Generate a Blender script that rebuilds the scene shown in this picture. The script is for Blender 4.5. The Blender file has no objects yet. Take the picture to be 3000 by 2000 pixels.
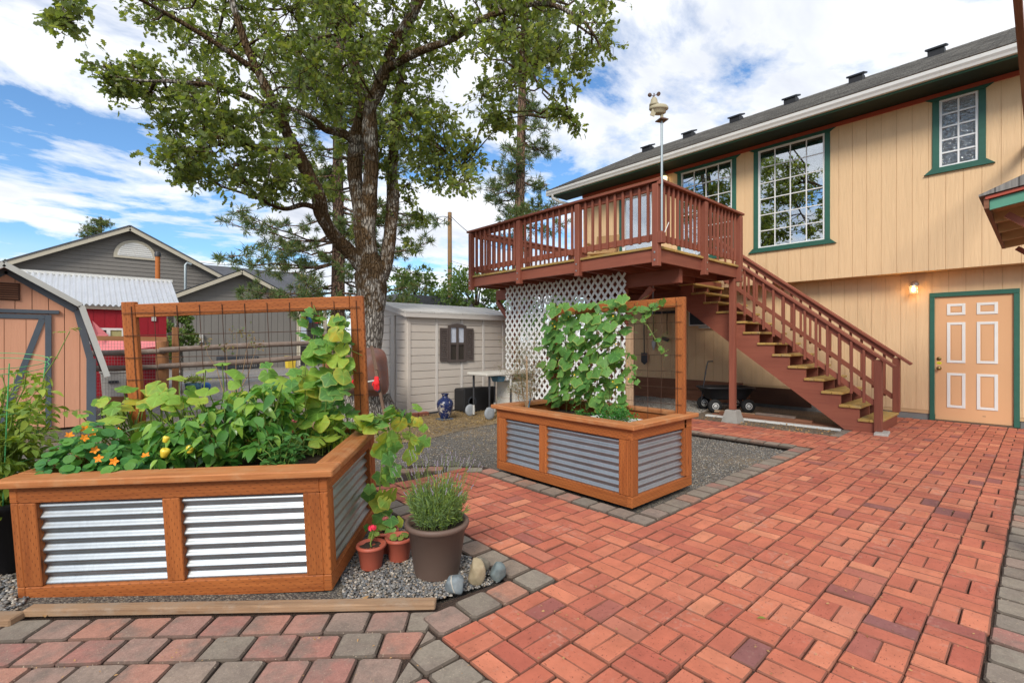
import bpy, math, random
import numpy as np
from mathutils import Vector, Matrix, Euler

random.seed(7)
RNG = np.random.default_rng(11)
rad = math.radians
SC = bpy.context.scene
COL = SC.collection

# ------------------------------------------------------------------ camera
CAM_H = 1.29
YAW = rad(42.2)          # camera heading measured from the house wall direction (+Y) towards the wall (+X)
cd = bpy.data.cameras.new('camera')
cd.sensor_width = 36.0
cd.lens = 16.975
cd.clip_start = 0.05
cd.clip_end = 3000
cam = bpy.data.objects.new('camera', cd)
cam.location = (0, 0, CAM_H)
cam.rotation_euler = (rad(90), 0, -YAW)
COL.objects.link(cam)
SC.camera = cam

# ------------------------------------------------------------------ light
SUN_DIR = Vector((-0.66, -0.45, 0.60)).normalized()      # towards the sun, veiled by thin cloud
EXPOSURE = 0.62
sd = bpy.data.lights.new('sun', 'SUN')
sd.energy = 2.0
sd.angle = rad(20)
sd.color = (1.0, 0.93, 0.82)
so = bpy.data.objects.new('sun', sd)
so.rotation_euler = SUN_DIR.to_track_quat('Z', 'Y').to_euler()
so.location = (-8, 0, 12)
COL.objects.link(so)

SC.view_settings.view_transform = 'Standard'
SC.view_settings.look = 'None'
SC.view_settings.gamma = 1.0
SC.view_settings.exposure = EXPOSURE
SC.view_settings.use_curve_mapping = False

# ------------------------------------------------------------------ node helper
class G:
    def __init__(s, tree):
        s.t = tree
        s.nodes = tree.nodes
    def n(s, typ, _in=None, **props):
        nd = s.nodes.new(typ)
        for k, v in props.items():
            setattr(nd, k, v)
        if _in:
            for k, v in _in.items():
                s.set(nd.inputs[k], v)
        return nd
    def set(s, sock, v):
        if isinstance(v, bpy.types.NodeSocket):
            s.t.links.new(v, sock)
        elif isinstance(v, (tuple, list)) and len(v) == 3 and sock.type == 'RGBA':
            sock.default_value = (*v, 1)
        else:
            sock.default_value = v
    def m(s, op, a, b=0.0, c=0.0, clamp=False):
        nd = s.n('ShaderNodeMath', operation=op, use_clamp=clamp)
        s.set(nd.inputs[0], a); s.set(nd.inputs[1], b); s.set(nd.inputs[2], c)
        return nd.outputs[0]
    def vm(s, op, a, b=(0, 0, 0)):
        nd = s.n('ShaderNodeVectorMath', operation=op)
        s.set(nd.inputs[0], a); s.set(nd.inputs[1], b)
        return nd.outputs[0]
    def mix(s, f, a, b, blend='MIX'):
        nd = s.n('ShaderNodeMix', data_type='RGBA', blend_type=blend)
        s.set(nd.inputs[0], f); s.set(nd.inputs[6], a); s.set(nd.inputs[7], b)
        return nd.outputs[2]
    def ramp(s, f, stops, interp='LINEAR'):
        nd = s.n('ShaderNodeValToRGB')
        cr = nd.color_ramp
        cr.interpolation = interp
        while len(cr.elements) < len(stops):
            cr.elements.new(0.5)
        for e, (p, c) in zip(cr.elements, stops):
            e.position = p
            if not isinstance(c, (tuple, list)):
                c = (c, c, c)
            e.color = (*c, 1)
        s.set(nd.inputs[0], f)
        return nd.outputs[0]
    def noise(s, vec, scale, detail=3, rough=0.55, w=None, dist=0.0):
        nd = s.n('ShaderNodeTexNoise', noise_dimensions='4D' if w is not None else '3D')
        s.set(nd.inputs['Vector'], vec)
        nd.inputs['Scale'].default_value = scale
        nd.inputs['Detail'].default_value = detail
        nd.inputs['Roughness'].default_value = rough
        nd.inputs['Distortion'].default_value = dist
        if w is not None:
            s.set(nd.inputs['W'], w)
        return nd.outputs[0]
    def coord(s, kind='Object'):
        return s.n('ShaderNodeTexCoord').outputs[kind]
    def scale(s, vec, sc, loc=(0, 0, 0), rot=(0, 0, 0)):
        nd = s.n('ShaderNodeMapping')
        s.set(nd.inputs[0], vec)
        nd.inputs['Scale'].default_value = sc
        nd.inputs['Location'].default_value = loc
        nd.inputs['Rotation'].default_value = rot
        return nd.outputs[0]
    def rnd(s):
        a = s.n('ShaderNodeObjectInfo').outputs['Random']
        b = s.n('ShaderNodeNewGeometry').outputs['Random Per Island']
        return s.m('FRACT', s.m('ADD', s.m('MULTIPLY', a, 7.31), s.m('MULTIPLY', b, 3.17)))
    def bump(s, h, strength=0.3, dist=0.01):
        nd = s.n('ShaderNodeBump')
        nd.invert = strength < 0
        nd.inputs['Strength'].default_value = abs(strength)
        nd.inputs['Distance'].default_value = dist
        s.set(nd.inputs['Height'], h)
        return nd.outputs[0]

MATS = {}
def new_mat(name):
    m = bpy.data.materials.new(name)
    m.use_nodes = True
    g = G(m.node_tree)
    p = m.node_tree.nodes['Principled BSDF']
    MATS[name] = m
    return m, g, p

def plain(name, col, rough=0.6, var=0.12, scale=6.0, metallic=0.0, bump=0.0, bscale=60.0, hue=None, spec=0.35, dirt=0.0):
    """Coloured surface with soft mottling, per-piece variation and optional fine relief."""
    m, g, p = new_mat(name)
    co = g.coord('Object')
    r = g.rnd()
    w = g.m('MULTIPLY', r, 40.0)
    nz = g.noise(co, scale, 4, 0.6, w)
    k = g.m('ADD', g.m('MULTIPLY', g.m('SUBTRACT', nz, 0.5), 2.2 * var), g.m('MULTIPLY', g.m('SUBTRACT', r, 0.5), var))
    k = g.m('ADD', k, 1.0)
    c = g.mix(1.0, col, g.n('ShaderNodeCombineXYZ', {0: k, 1: k, 2: k}).outputs[0], 'MULTIPLY')
    if hue:
        c = g.mix(g.ramp(g.noise(co, scale * 0.7, 3, 0.6, g.m('ADD', w, 9.0)), [(0.42, 0), (0.68, 1)]), c, hue)
    if dirt:
        d = g.ramp(g.noise(co, scale * 3, 5, 0.7, g.m('ADD', w, 3.0)), [(0.55, 0), (0.75, 1)])
        c = g.mix(g.m('MULTIPLY', d, dirt), c, (0.10, 0.07, 0.045))
    g.set(p.inputs['Base Color'], c)
    p.inputs['Roughness'].default_value = rough
    p.inputs['Metallic'].default_value = metallic
    p.inputs['Specular IOR Level'].default_value = spec
    if bump:
        g.set(p.inputs['Normal'], g.bump(g.noise(co, bscale, 4, 0.6, w), bump, 0.006))
    return m

def wood(name, col, dark, rough=0.65, incise=False, grain=1.0, wear=None, spec=0.3, knots=True):
    """Board lumber: grain runs along UV.x (metres along the board)."""
    m, g, p = new_mat(name)
    uv = g.coord('UV')
    r = g.rnd()
    w = g.m('MULTIPLY', r, 30.0)
    s1 = g.scale(uv, (3.0, 60.0, 1.0))
    gr = g.noise(s1, 1.0, 5, 0.62, w, 0.6)
    s2 = g.scale(uv, (0.9, 7.0, 1.0))
    big = g.noise(s2, 1.0, 3, 0.5, g.m('ADD', w, 5.0))
    f = g.m('ADD', g.m('MULTIPLY', gr, 0.7 * grain), g.m('MULTIPLY', big, 0.6))
    f = g.ramp(f, [(0.40, 0), (0.82, 1)])
    c = g.mix(f, dark, col)
    k = g.m('ADD', 0.88, g.m('MULTIPLY', r, 0.24))
    c = g.mix(1.0, c, g.n('ShaderNodeCombineXYZ', {0: k, 1: k, 2: k}).outputs[0], 'MULTIPLY')
    h = gr
    if knots:
        vo = g.n('ShaderNodeTexVoronoi', {'Vector': g.scale(uv, (1.6, 9.0, 1.0)), 'Scale': 1.0}, feature='F1')
        kn = g.ramp(vo.outputs['Distance'], [(0.03, 1), (0.09, 0)])
        c = g.mix(g.m('MULTIPLY', kn, 0.7), c, tuple(x * 0.35 for x in dark))
    if incise:
        sx = g.n('ShaderNodeSeparateXYZ', {0: uv})
        row = g.m('DIVIDE', sx.outputs[1], 0.0135)
        fr = g.m('FRACT', row)
        st = g.m('MULTIPLY', g.m('FLOOR', row), 0.37)
        fu = g.m('FRACT', g.m('ADD', g.m('DIVIDE', sx.outputs[0], 0.055), st))
        a = g.m('LESS_THAN', fu, 0.26)
        b = g.m('LESS_THAN', fr, 0.22)
        d = g.m('MULTIPLY', g.m('MULTIPLY', a, b), 0.62)
        c = g.mix(d, c, tuple(x * 0.22 for x in dark))
        h = g.m('SUBTRACT', gr, g.m('MULTIPLY', d, 1.2))
    if wear:
        ob = g.coord('Object')
        ww = g.ramp(g.noise(ob, 9.0, 5, 0.7, w), [(0.48, 0), (0.70, 1)])
        c = g.mix(g.m('MULTIPLY', ww, 0.7), c, wear)
    g.set(p.inputs['Base Color'], c)
    p.inputs['Roughness'].default_value = rough
    p.inputs['Specular IOR Level'].default_value = spec
    g.set(p.inputs['Normal'], g.bump(h, 0.35, 0.004))
    return m

def leafmat(name, cols, edge=None, trans=0.45, rough=0.5, veins=True, spec=0.3, yellow=None):
    """cols: list of leaf colours spread over the leaves; UV = (angle-ish, radius)."""
    m, g, p = new_mat(name)
    r = g.rnd()
    n = len(cols)
    c = g.ramp(r, [((i + 0.5) / n, cc) for i, cc in enumerate(cols)])
    uv = g.coord('UV')
    sx = g.n('ShaderNodeSeparateXYZ', {0: uv})
    ob = g.coord('Object')
    nz = g.noise(ob, 22.0, 3, 0.6, g.m('MULTIPLY', r, 30.0))
    k = g.m('ADD', 0.70, g.m('MULTIPLY', nz, 0.6))
    c = g.mix(1.0, c, g.n('ShaderNodeCombineXYZ', {0: k, 1: k, 2: k}).outputs[0], 'MULTIPLY')
    if yellow:
        yy = g.ramp(g.m('MULTIPLY', g.ramp(r, [(0.70, 0), (0.95, 1)]), g.noise(ob, 9.0, 3, 0.6, g.m('MULTIPLY', r, 11.0))), [(0.30, 0), (0.55, 1)])
        c = g.mix(yy, c, yellow)
    if veins:
        a = g.m('ABSOLUTE', g.m('SUBTRACT', g.m('FRACT', g.m('MULTIPLY', sx.outputs[0], 5.0)), 0.5))
        v = g.m('MULTIPLY', g.ramp(a, [(0.40, 0), (0.49, 1)]), 0.40)
        c = g.mix(v, c, tuple(min(1, x * 1.9 + 0.02) for x in cols[-1]))
    if edge:
        e = g.ramp(sx.outputs[1], [(0.86, 0), (0.98, 1)])
        c = g.mix(g.m('MULTIPLY', e, g.ramp(r, [(0.2, 0.2), (0.8, 0.9)])), c, edge)
    g.set(p.inputs['Base Color'], c)
    p.inputs['Roughness'].default_value = rough
    p.inputs['Specular IOR Level'].default_value = spec
    tr = g.n('ShaderNodeBsdfTranslucent')
    tc = g.mix(1.0, c, (1.35, 1.35, 0.55), 'MULTIPLY')
    g.set(tr.inputs[0], tc)
    mx = g.n('ShaderNodeMixShader', {0: trans})
    m.node_tree.links.new(p.outputs[0], mx.inputs[1])
    m.node_tree.links.new(tr.outputs[0], mx.inputs[2])
    out = [x for x in m.node_tree.nodes if x.type == 'OUTPUT_MATERIAL'][0]
    m.node_tree.links.new(mx.outputs[0], out.inputs[0])
    return m

# ------------------------------------------------------------------ sky
W = bpy.data.worlds.new('World')
SC.world = W
W.use_nodes = True
g = G(W.node_tree)
bg = W.node_tree.nodes['Background']
bg.inputs['Strength'].default_value = 0.12
sky = g.n('ShaderNodeTexSky', sky_type='NISHITA')
sky.sun_disc = False
sky.sun_elevation = math.asin(SUN_DIR.z)
sky.sun_rotation = math.atan2(SUN_DIR.x, SUN_DIR.y)
sky.air_density = 1.0
sky.dust_density = 0.6
sky.ozone_density = 2.0
dirv = g.coord('Generated')
sx = g.n('ShaderNodeSeparateXYZ', {0: dirv})
zz = g.m('ADD', g.m('MAXIMUM', sx.outputs[2], 0.0), 0.16)
px = g.m('DIVIDE', sx.outputs[0], zz)
py = g.m('DIVIDE', sx.outputs[1], zz)
pl = g.n('ShaderNodeCombineXYZ', {0: px, 1: py, 2: 0.0}).outputs[0]
st = g.scale(pl, (0.80, 1.10, 1.0), loc=(5.5, 17.2, 0.0), rot=(0, 0, rad(28)))
n1 = g.noise(st, 1.5, 10, 0.60, None, 0.25)
n2 = g.noise(g.scale(pl, (1.0, 1.0, 1.0), loc=(7.3, 2.2, 0.4)), 0.42, 2, 0.5)
cov = g.m('ADD', n1, g.m('MULTIPLY', g.m('SUBTRACT', n2, 0.5), 0.55))
fac = g.ramp(cov, [(0.395, 0.0), (0.432, 0.5), (0.495, 1.0)])
n3 = g.noise(g.scale(pl, (0.8, 1.3, 1.0), loc=(1.3, 5.2, 1.0), rot=(0, 0, rad(28))), 1.5, 6, 0.6, None, 0.2)
shade = g.ramp(g.m('ADD', g.m('MULTIPLY', n3, 0.75), g.m('MULTIPLY', cov, 0.25)), [(0.36, (6.8, 6.85, 6.95)), (0.50, (5.7, 5.85, 6.15)), (0.68, (3.8, 4.05, 4.6))])
blue = g.mix(1.0, sky.outputs[0], (0.66, 0.90, 1.08), 'MULTIPLY')
hz = g.ramp(sx.outputs[2], [(0.0, 0.85), (0.16, 0.0)])       # thicker cloud and haze low down, as at any horizon
fac = g.m('MAXIMUM', g.m('MULTIPLY', fac, 0.97), hz)
skyc = g.mix(fac, blue, shade)
skyc = g.mix(g.m('LESS_THAN', sx.outputs[2], -0.002), skyc, (0.9, 0.8, 0.65))
g.set(bg.inputs['Color'], skyc)
# ------------------------------------------------------------------ materials
wood('cedar', (0.43, 0.135, 0.034), (0.20, 0.05, 0.012), 0.6, incise=True)
wood('cedar_cap', (0.48, 0.19, 0.066), (0.24, 0.07, 0.02), 0.6, grain=1.1, wear=(0.46, 0.25, 0.12))
wood('timber', (0.33, 0.205, 0.12), (0.11, 0.06, 0.033), 0.85, grain=1.4, wear=(0.33, 0.255, 0.19))
wood('deck_stain', (0.30, 0.096, 0.058), (0.20, 0.060, 0.038), 0.6, grain=0.8, knots=False)
wood('deck_pine', (0.50, 0.33, 0.10), (0.30, 0.17, 0.045), 0.7, wear=(0.30, 0.24, 0.15))
wood('rail_grey', (0.24, 0.18, 0.145), (0.11, 0.075, 0.06), 0.85, wear=(0.30, 0.255, 0.225), knots=False)
wood('post_brown', (0.36, 0.17, 0.075), (0.20, 0.085, 0.035), 0.8)
wood('dark_plank', (0.09, 0.04, 0.022), (0.05, 0.022, 0.014), 0.7)
wood('brown_plank', (0.28, 0.125, 0.07), (0.15, 0.062, 0.034), 0.75)
wood('pale_lumber', (0.55, 0.38, 0.24), (0.40, 0.25, 0.14), 0.75)
wood('utility_wood', (0.36, 0.22, 0.11), (0.20, 0.11, 0.05), 0.85)

def siding(name, col, amp=0.22, sx=26.0, sz=2.2, rough=0.55):
    m, g, p = new_mat(name)
    co = g.coord('Object')
    r = g.rnd()
    w = g.m('MULTIPLY', r, 37.0)
    gr = g.noise(g.scale(co, (sx, sx, sz)), 1.0, 5, 0.62, w, 0.5)
    big = g.noise(co, 0.9, 4, 0.6, w)
    k = g.m('ADD', 0.86, g.m('ADD', g.m('MULTIPLY', gr, 0.14), g.m('MULTIPLY', big, 0.14)))
    c = g.mix(1.0, col, g.n('ShaderNodeCombineXYZ', {0: k, 1: k, 2: k}).outputs[0], 'MULTIPLY')
    wp = g.n('ShaderNodeNewGeometry').outputs['Position']
    stk = g.ramp(g.noise(g.scale(wp, (7.0, 7.0, 0.55)), 1.0, 4, 0.65), [(0.52, 0), (0.78, 1)])
    c = g.mix(g.m('MULTIPLY', stk, 0.16), c, tuple(x * 0.45 for x in col))
    pale = g.ramp(g.noise(g.scale(wp, (1.3, 1.3, 0.8)), 1.0, 4, 0.6), [(0.50, 0), (0.75, 1)])
    c = g.mix(g.m('MULTIPLY', pale, 0.12), c, tuple(min(0.9, x * 1.15 + 0.03) for x in col))
    g.set(p.inputs['Base Color'], c)
    p.inputs['Roughness'].default_value = rough
    p.inputs['Specular IOR Level'].default_value = 0.3
    g.set(p.inputs['Normal'], g.bump(gr, amp, 0.012))
    return m
siding('house_siding', (0.74, 0.505, 0.288), 0.8)
plain('groove', (0.60, 0.395, 0.21), 0.8)
siding('peach_siding', (0.64, 0.315, 0.195), 0.3)
plain('peach_groove', (0.30, 0.13, 0.07), 0.8)
siding('grey_siding', (0.20, 0.185, 0.168), 0.2, 4.0, 4.0, 0.7)
siding('red_siding', (0.30, 0.012, 0.022), 0.3)
plain('cream_trim', (0.52, 0.47, 0.37), 0.6)
plain('slate_trim', (0.085, 0.105, 0.13), 0.55, 0.15)
plain('white_trim', (0.74, 0.73, 0.70), 0.5, 0.06)
plain('white_vinyl', (0.78, 0.78, 0.77), 0.35, 0.03)
plain('gutter_white', (0.66, 0.655, 0.63), 0.4, 0.06, dirt=0.15)
plain('green_trim', (0.030, 0.115, 0.082), 0.5, 0.2, 12.0)
plain('teal_trim', (0.10, 0.30, 0.21), 0.5, 0.1)
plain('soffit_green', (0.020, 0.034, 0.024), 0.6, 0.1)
plain('red_trim', (0.44, 0.085, 0.05), 0.5, 0.1)
plain('tan_soffit', (0.46, 0.27, 0.12), 0.7, 0.1)
plain('door_paint', (0.68, 0.385, 0.20), 0.45, 0.05, 2.0)
plain('brass', (0.28, 0.20, 0.08), 0.35, 0.2, metallic=0.9)
plain('yellow_label', (0.75, 0.68, 0.02), 0.5, 0.05)
plain('label_ink', (0.18, 0.22, 0.02), 0.6, 0.05)
plain('threshold', (0.13, 0.09, 0.06), 0.6, 0.2)
plain('foundation', (0.20, 0.195, 0.185), 0.9, 0.25, 5.0, bump=0.4)
plain('concrete', (0.36, 0.34, 0.31), 0.9, 0.25, 9.0, bump=0.5)
plain('interior_dark', (0.035, 0.028, 0.022), 0.9)
plain('blind', (0.50, 0.47, 0.40), 0.6)
plain('lamp_metal', (0.55, 0.53, 0.50), 0.35, 0.1, metallic=0.7)
plain('black_plastic', (0.016, 0.016, 0.018), 0.5, 0.3)
plain('rubber', (0.02, 0.02, 0.02), 0.8, 0.3)
plain('grey_plastic', (0.50, 0.49, 0.46), 0.5, 0.1)
plain('grey_wheel', (0.30, 0.32, 0.34), 0.5, 0.1)
plain('light_plastic', (0.62, 0.585, 0.52), 0.5, 0.08)
plain('blue_plastic', (0.06, 0.17, 0.25), 0.45, 0.1)
plain('shed_plastic', (0.55, 0.49, 0.43), 0.5, 0.06, 3.0, bump=0.15)
plain('shed_plastic_grey', (0.57, 0.53, 0.49), 0.5, 0.05)
plain('shed_roof', (0.50, 0.48, 0.45), 0.6, 0.2, 5.0)
plain('shutter_brown', (0.085, 0.066, 0.06), 0.5, 0.1)
plain('curtain', (0.42, 0.45, 0.52), 0.8, 0.3, 20.0)
plain('terracotta_plastic', (0.40, 0.095, 0.058), 0.45, 0.08, 8.0)
plain('brown_pot', (0.135, 0.088, 0.068), 0.55, 0.10, 4.0)
plain('tray_rust', (0.15, 0.085, 0.075), 0.6, 0.3, 7.0, hue=(0.20, 0.075, 0.045))
plain('tray_mark', (0.30, 0.14, 0.04), 0.7, 0.1)
plain('handle_wood', (0.18, 0.11, 0.075), 0.8, 0.25, 10.0)
plain('glove_red', (0.75, 0.025, 0.03), 0.7, 0.15, 30.0)
plain('glove_dark', (0.03, 0.035, 0.05), 0.8, 0.2)
plain('steel', (0.45, 0.45, 0.45), 0.35, 0.15, metallic=0.9)
plain('dark_steel', (0.06, 0.06, 0.065), 0.5, 0.2, metallic=0.5)
plain('rust_wire', (0.085, 0.04, 0.025), 0.75, 0.3, 20.0, metallic=0.3)
plain('pale_wire', (0.28, 0.25, 0.24), 0.5, 0.2, metallic=0.4)
plain('cable', (0.03, 0.03, 0.035), 0.6)
plain('green_wire', (0.10, 0.42, 0.16), 0.5)
plain('pipe_grey', (0.35, 0.40, 0.42), 0.45, 0.15, metallic=0.6)
plain('sensor_tan', (0.42, 0.37, 0.25), 0.55, 0.12)
plain('sensor_brown', (0.12, 0.07, 0.05), 0.6)
plain('pink_fabric', (0.72, 0.22, 0.23), 0.8, 0.1)
plain('red_fabric', (0.60, 0.06, 0.09), 0.8, 0.1)
plain('rust_pipe', (0.42, 0.13, 0.03), 0.7, 0.2)
plain('tan_bin', (0.28, 0.19, 0.10), 0.6)
plain('dark_bin', (0.035, 0.04, 0.05), 0.6)
plain('bag_white', (0.72, 0.70, 0.66), 0.7, 0.1)
plain('blue_cloth', (0.22, 0.24, 0.42), 0.8, 0.1)
plain('flag_blue', (0.05, 0.16, 0.45), 0.8)
plain('yellow_pane', (0.42, 0.37, 0.16), 0.2, 0.3)
plain('flag_yellow', (0.70, 0.50, 0.05), 0.8)
plain('flag_red', (0.50, 0.02, 0.06), 0.8)
plain('soil', (0.045, 0.030, 0.021), 0.95, 0.4, 30.0, bump=1.0, bscale=90.0)
plain('tin', (0.50, 0.52, 0.53), 0.3, 0.15, metallic=0.8)
plain('bolt', (0.42, 0.42, 0.42), 0.35, 0.1, metallic=0.9)
plain('stem_green', (0.17, 0.24, 0.05), 0.6, 0.25, 12.0)
plain('stem_dry', (0.34, 0.22, 0.12), 0.8, 0.25, 12.0)
plain('petal_yellow', (0.90, 0.55, 0.03), 0.6, 0.1)
plain('petal_orange', (0.90, 0.27, 0.01), 0.6, 0.15)
plain('petal_pink', (0.85, 0.05, 0.10), 0.6, 0.15)
plain('petal_dusty', (0.48, 0.14, 0.13), 0.7, 0.2)
plain('petal_purple', (0.30, 0.25, 0.33), 0.7, 0.2)
plain('pepper_skin', (0.72, 0.55, 0.05), 0.22, 0.12, 10.0, spec=0.6)
plain('drip_white', (0.78, 0.78, 0.76), 0.4, 0.1)
plain('slate_flat', (0.10, 0.12, 0.15), 0.8, 0.3)
plain('dry_leaf', (0.40, 0.23, 0.095), 0.8, 0.3, 30.0)
plain('dry_straw', (0.52, 0.37, 0.17), 0.8, 0.35, 30.0)

# galvanised corrugated steel
def galv(name, tint, rough=0.26, zscale=14.0):
    m, g, p = new_mat(name)
    co = g.coord('Object')
    vo = g.n('ShaderNodeTexVoronoi', {'Vector': co, 'Scale': zscale})
    nz = g.noise(co, 5.0, 5, 0.65)
    k = g.m('ADD', 0.80, g.m('ADD', g.m('MULTIPLY', g.m('FRACT', g.m('MULTIPLY', vo.outputs['Distance'], 2.7)), 0.08), g.m('MULTIPLY', nz, 0.25)))
    g.set(p.inputs['Base Color'], g.mix(1.0, tint, g.n('ShaderNodeCombineXYZ', {0: k, 1: k, 2: k}).outputs[0], 'MULTIPLY'))
    p.inputs['Metallic'].default_value = 1.0
    g.set(p.inputs['Roughness'], g.m('ADD', rough, g.m('MULTIPLY', nz, 0.16)))
    return m
galv('galvanised', (0.41, 0.44, 0.46), 0.38)
galv('roof_steel', (0.78, 0.79, 0.80), 0.38)

# roof shingles: per-tab blocks along the eave, courses up the slope
def shingle(name, c1, c2, c3):
    m, g, p = new_mat(name)
    uv = g.coord('UV')
    br = g.n('ShaderNodeTexBrick', {'Vector': uv, 'Color1': (*c1, 1), 'Color2': (*c2, 1), 'Mortar': (*c3, 1), 'Scale': 1.0,
                                    'Mortar Size': 0.006, 'Brick Width': 0.27, 'Row Height': 0.14, 'Bias': 0.0}, offset=0.37)
    nz = g.noise(uv, 40.0, 4, 0.7)
    c = g.mix(g.ramp(nz, [(0.35, 0), (0.7, 0.75)]), br.outputs['Color'], c3)
    lo = g.noise(uv, 1.3, 4, 0.6)
    k = g.m('ADD', 0.72, g.m('MULTIPLY', lo, 0.56))
    c = g.mix(1.0, c, g.n('ShaderNodeCombineXYZ', {0: k, 1: k, 2: k}).outputs[0], 'MULTIPLY')
    g.set(p.inputs['Base Color'], c)
    p.inputs['Roughness'].default_value = 0.92
    g.set(p.inputs['Normal'], g.bump(nz, 0.5, 0.01))
    return m
shingle('shingles', (0.36, 0.345, 0.32), (0.19, 0.18, 0.17), (0.085, 0.08, 0.076))
shingle('shingles_far', (0.12, 0.125, 0.14), (0.09, 0.094, 0.106), (0.05, 0.052, 0.06))

# glass: mirror-like sky reflection over a dark room
def glass(name, refl, rough=0.0, ripple=0.0):
    m = bpy.data.materials.new(name); m.use_nodes = True; MATS[name] = m
    t = m.node_tree; t.nodes.clear(); g = G(t)
    gl = g.n('ShaderNodeBsdfGlossy', {'Color': (0.92, 0.95, 0.98, 1), 'Roughness': rough})
    tr = g.n('ShaderNodeBsdfTransparent', {'Color': (0.80, 0.84, 0.84, 1)})
    fr = g.n('ShaderNodeFresnel', {'IOR': 1.52})
    f = g.m('ADD', refl, g.m('MULTIPLY', fr.outputs[0], 0.8), clamp=True)
    if ripple:
        co = g.coord('Object')
        b = g.bump(g.noise(g.scale(co, (20, 14, 34), rot=(0.5, 0, 0)), 1.0, 2, 0.5, None, 0.8), ripple, 0.03)
        g.set(gl.inputs['Normal'], b)
    mx = g.n('ShaderNodeMixShader', {0: f})
    t.links.new(tr.outputs[0], mx.inputs[1]); t.links.new(gl.outputs[0], mx.inputs[2])
    out = g.n('ShaderNodeOutputMaterial'); t.links.new(mx.outputs[0], out.inputs[0])
    return m
glass('window_glass', 0.42)
glass('rippled_glass', 0.10, 0.16, 1.0)
plain('frost_back', (0.30, 0.27, 0.275), 0.5, 0.55, 22.0)

# lamp glow
def emit(name, col, s):
    m = bpy.data.materials.new(name); m.use_nodes = True; MATS[name] = m
    p = m.node_tree.nodes['Principled BSDF']
    p.inputs['Base Color'].default_value = (*col, 1)
    p.inputs['Emission Color'].default_value = (*col, 1)
    p.inputs['Emission Strength'].default_value = s
emit('lamp_glow', (1.0, 0.50, 0.10), 7.0)
emit('lamp_soft', (1.0, 0.80, 0.50), 1.2)

# clay brick pavers
def brickmat():
    m, g, p = new_mat('brick')
    co = g.coord('Object')
    r = g.rnd(); w = g.m('MULTIPLY', r, 60.0)
    c = g.ramp(r, [(0.00, (0.51, 0.152, 0.090)), (0.16, (0.42, 0.116, 0.074)), (0.34, (0.60, 0.205, 0.116)), (0.52, (0.48, 0.135, 0.080)),
                   (0.70, (0.55, 0.175, 0.098)), (0.82, (0.41, 0.108, 0.070)), (0.90, (0.63, 0.235, 0.132)), (0.97, (0.34, 0.105, 0.082)), (0.995, (0.25, 0.10, 0.09))])
    nz = g.noise(co, 9.0, 5, 0.65, w)
    k = g.m('ADD', 0.56, g.m('MULTIPLY', nz, 0.88))
    c = g.mix(1.0, c, g.n('ShaderNodeCombineXYZ', {0: k, 1: k, 2: k}).outputs[0], 'MULTIPLY')
    pit = g.ramp(g.noise(g.scale(co, (60, 160, 60)), 1.0, 2, 0.5, w), [(0.64, 0), (0.70, 1)])
    c = g.mix(g.m('MULTIPLY', pit, 0.75), c, (0.10, 0.03, 0.022))
    # worn, dirt-stained patches that run across many bricks
    wp = g.n('ShaderNodeNewGeometry').outputs['Position']
    st = g.ramp(g.noise(wp, 1.1, 5, 0.65), [(0.50, 0), (0.72, 1)])
    c = g.mix(g.m('MULTIPLY', st, 0.22), c, (0.22, 0.10, 0.075))
    ef = g.ramp(g.m('MULTIPLY', g.noise(wp, 2.3, 4, 0.7), g.noise(co, 30.0, 3, 0.6, w)), [(0.31, 0), (0.42, 1)])
    c = g.mix(g.m('MULTIPLY', ef, 0.35), c, (0.55, 0.36, 0.28))
    # joint sand and dirt cling to the bevels and flanks of every brick
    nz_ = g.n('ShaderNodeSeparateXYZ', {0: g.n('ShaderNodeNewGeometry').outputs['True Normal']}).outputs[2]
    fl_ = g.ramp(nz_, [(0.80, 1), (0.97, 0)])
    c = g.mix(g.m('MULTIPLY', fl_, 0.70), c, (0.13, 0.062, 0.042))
    g.set(p.inputs['Base Color'], c)
    p.inputs['Roughness'].default_value = 0.78
    p.inputs['Specular IOR Level'].default_value = 0.3
    h = g.m('SUBTRACT', g.noise(co, 70.0, 4, 0.7, w), g.m('MULTIPLY', pit, 0.8))
    g.set(p.inputs['Normal'], g.bump(h, 0.45, 0.004))
brickmat()

def pavermat(name, stops):
    m, g, p = new_mat(name)
    co = g.coord('Object')
    r = g.rnd(); w = g.m('MULTIPLY', r, 60.0)
    c = g.ramp(r, stops)
    nz = g.noise(co, 7.0, 4, 0.6, w)
    c = g.mix(g.ramp(nz, [(0.44, 0), (0.62, 0.75)]), c, (0.21, 0.165, 0.135))
    fine = g.noise(co, 95.0, 4, 0.85, w)
    mid_ = g.noise(co, 24.0, 4, 0.7, w)
    k = g.m('ADD', 0.12, g.m('ADD', g.m('MULTIPLY', fine, 1.05), g.m('MULTIPLY', mid_, 0.7)))
    c = g.mix(1.0, c, g.n('ShaderNodeCombineXYZ', {0: k, 1: k, 2: k}).outputs[0], 'MULTIPLY')
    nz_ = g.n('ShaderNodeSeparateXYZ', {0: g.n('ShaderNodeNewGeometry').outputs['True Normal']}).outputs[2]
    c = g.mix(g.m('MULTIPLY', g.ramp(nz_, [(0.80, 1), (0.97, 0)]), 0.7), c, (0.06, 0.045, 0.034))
    sp = g.ramp(g.noise(co, 120.0, 1, 0.5, w), [(0.68, 0), (0.73, 1)])
    c = g.mix(g.m('MULTIPLY', sp, 0.6), c, (0.52, 0.42, 0.30))
    g.set(p.inputs['Base Color'], c)
    p.inputs['Roughness'].default_value = 0.9
    p.inputs['Specular IOR Level'].default_value = 0.25
    g.set(p.inputs['Normal'], g.bump(fine, 0.8, 0.004))
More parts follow.
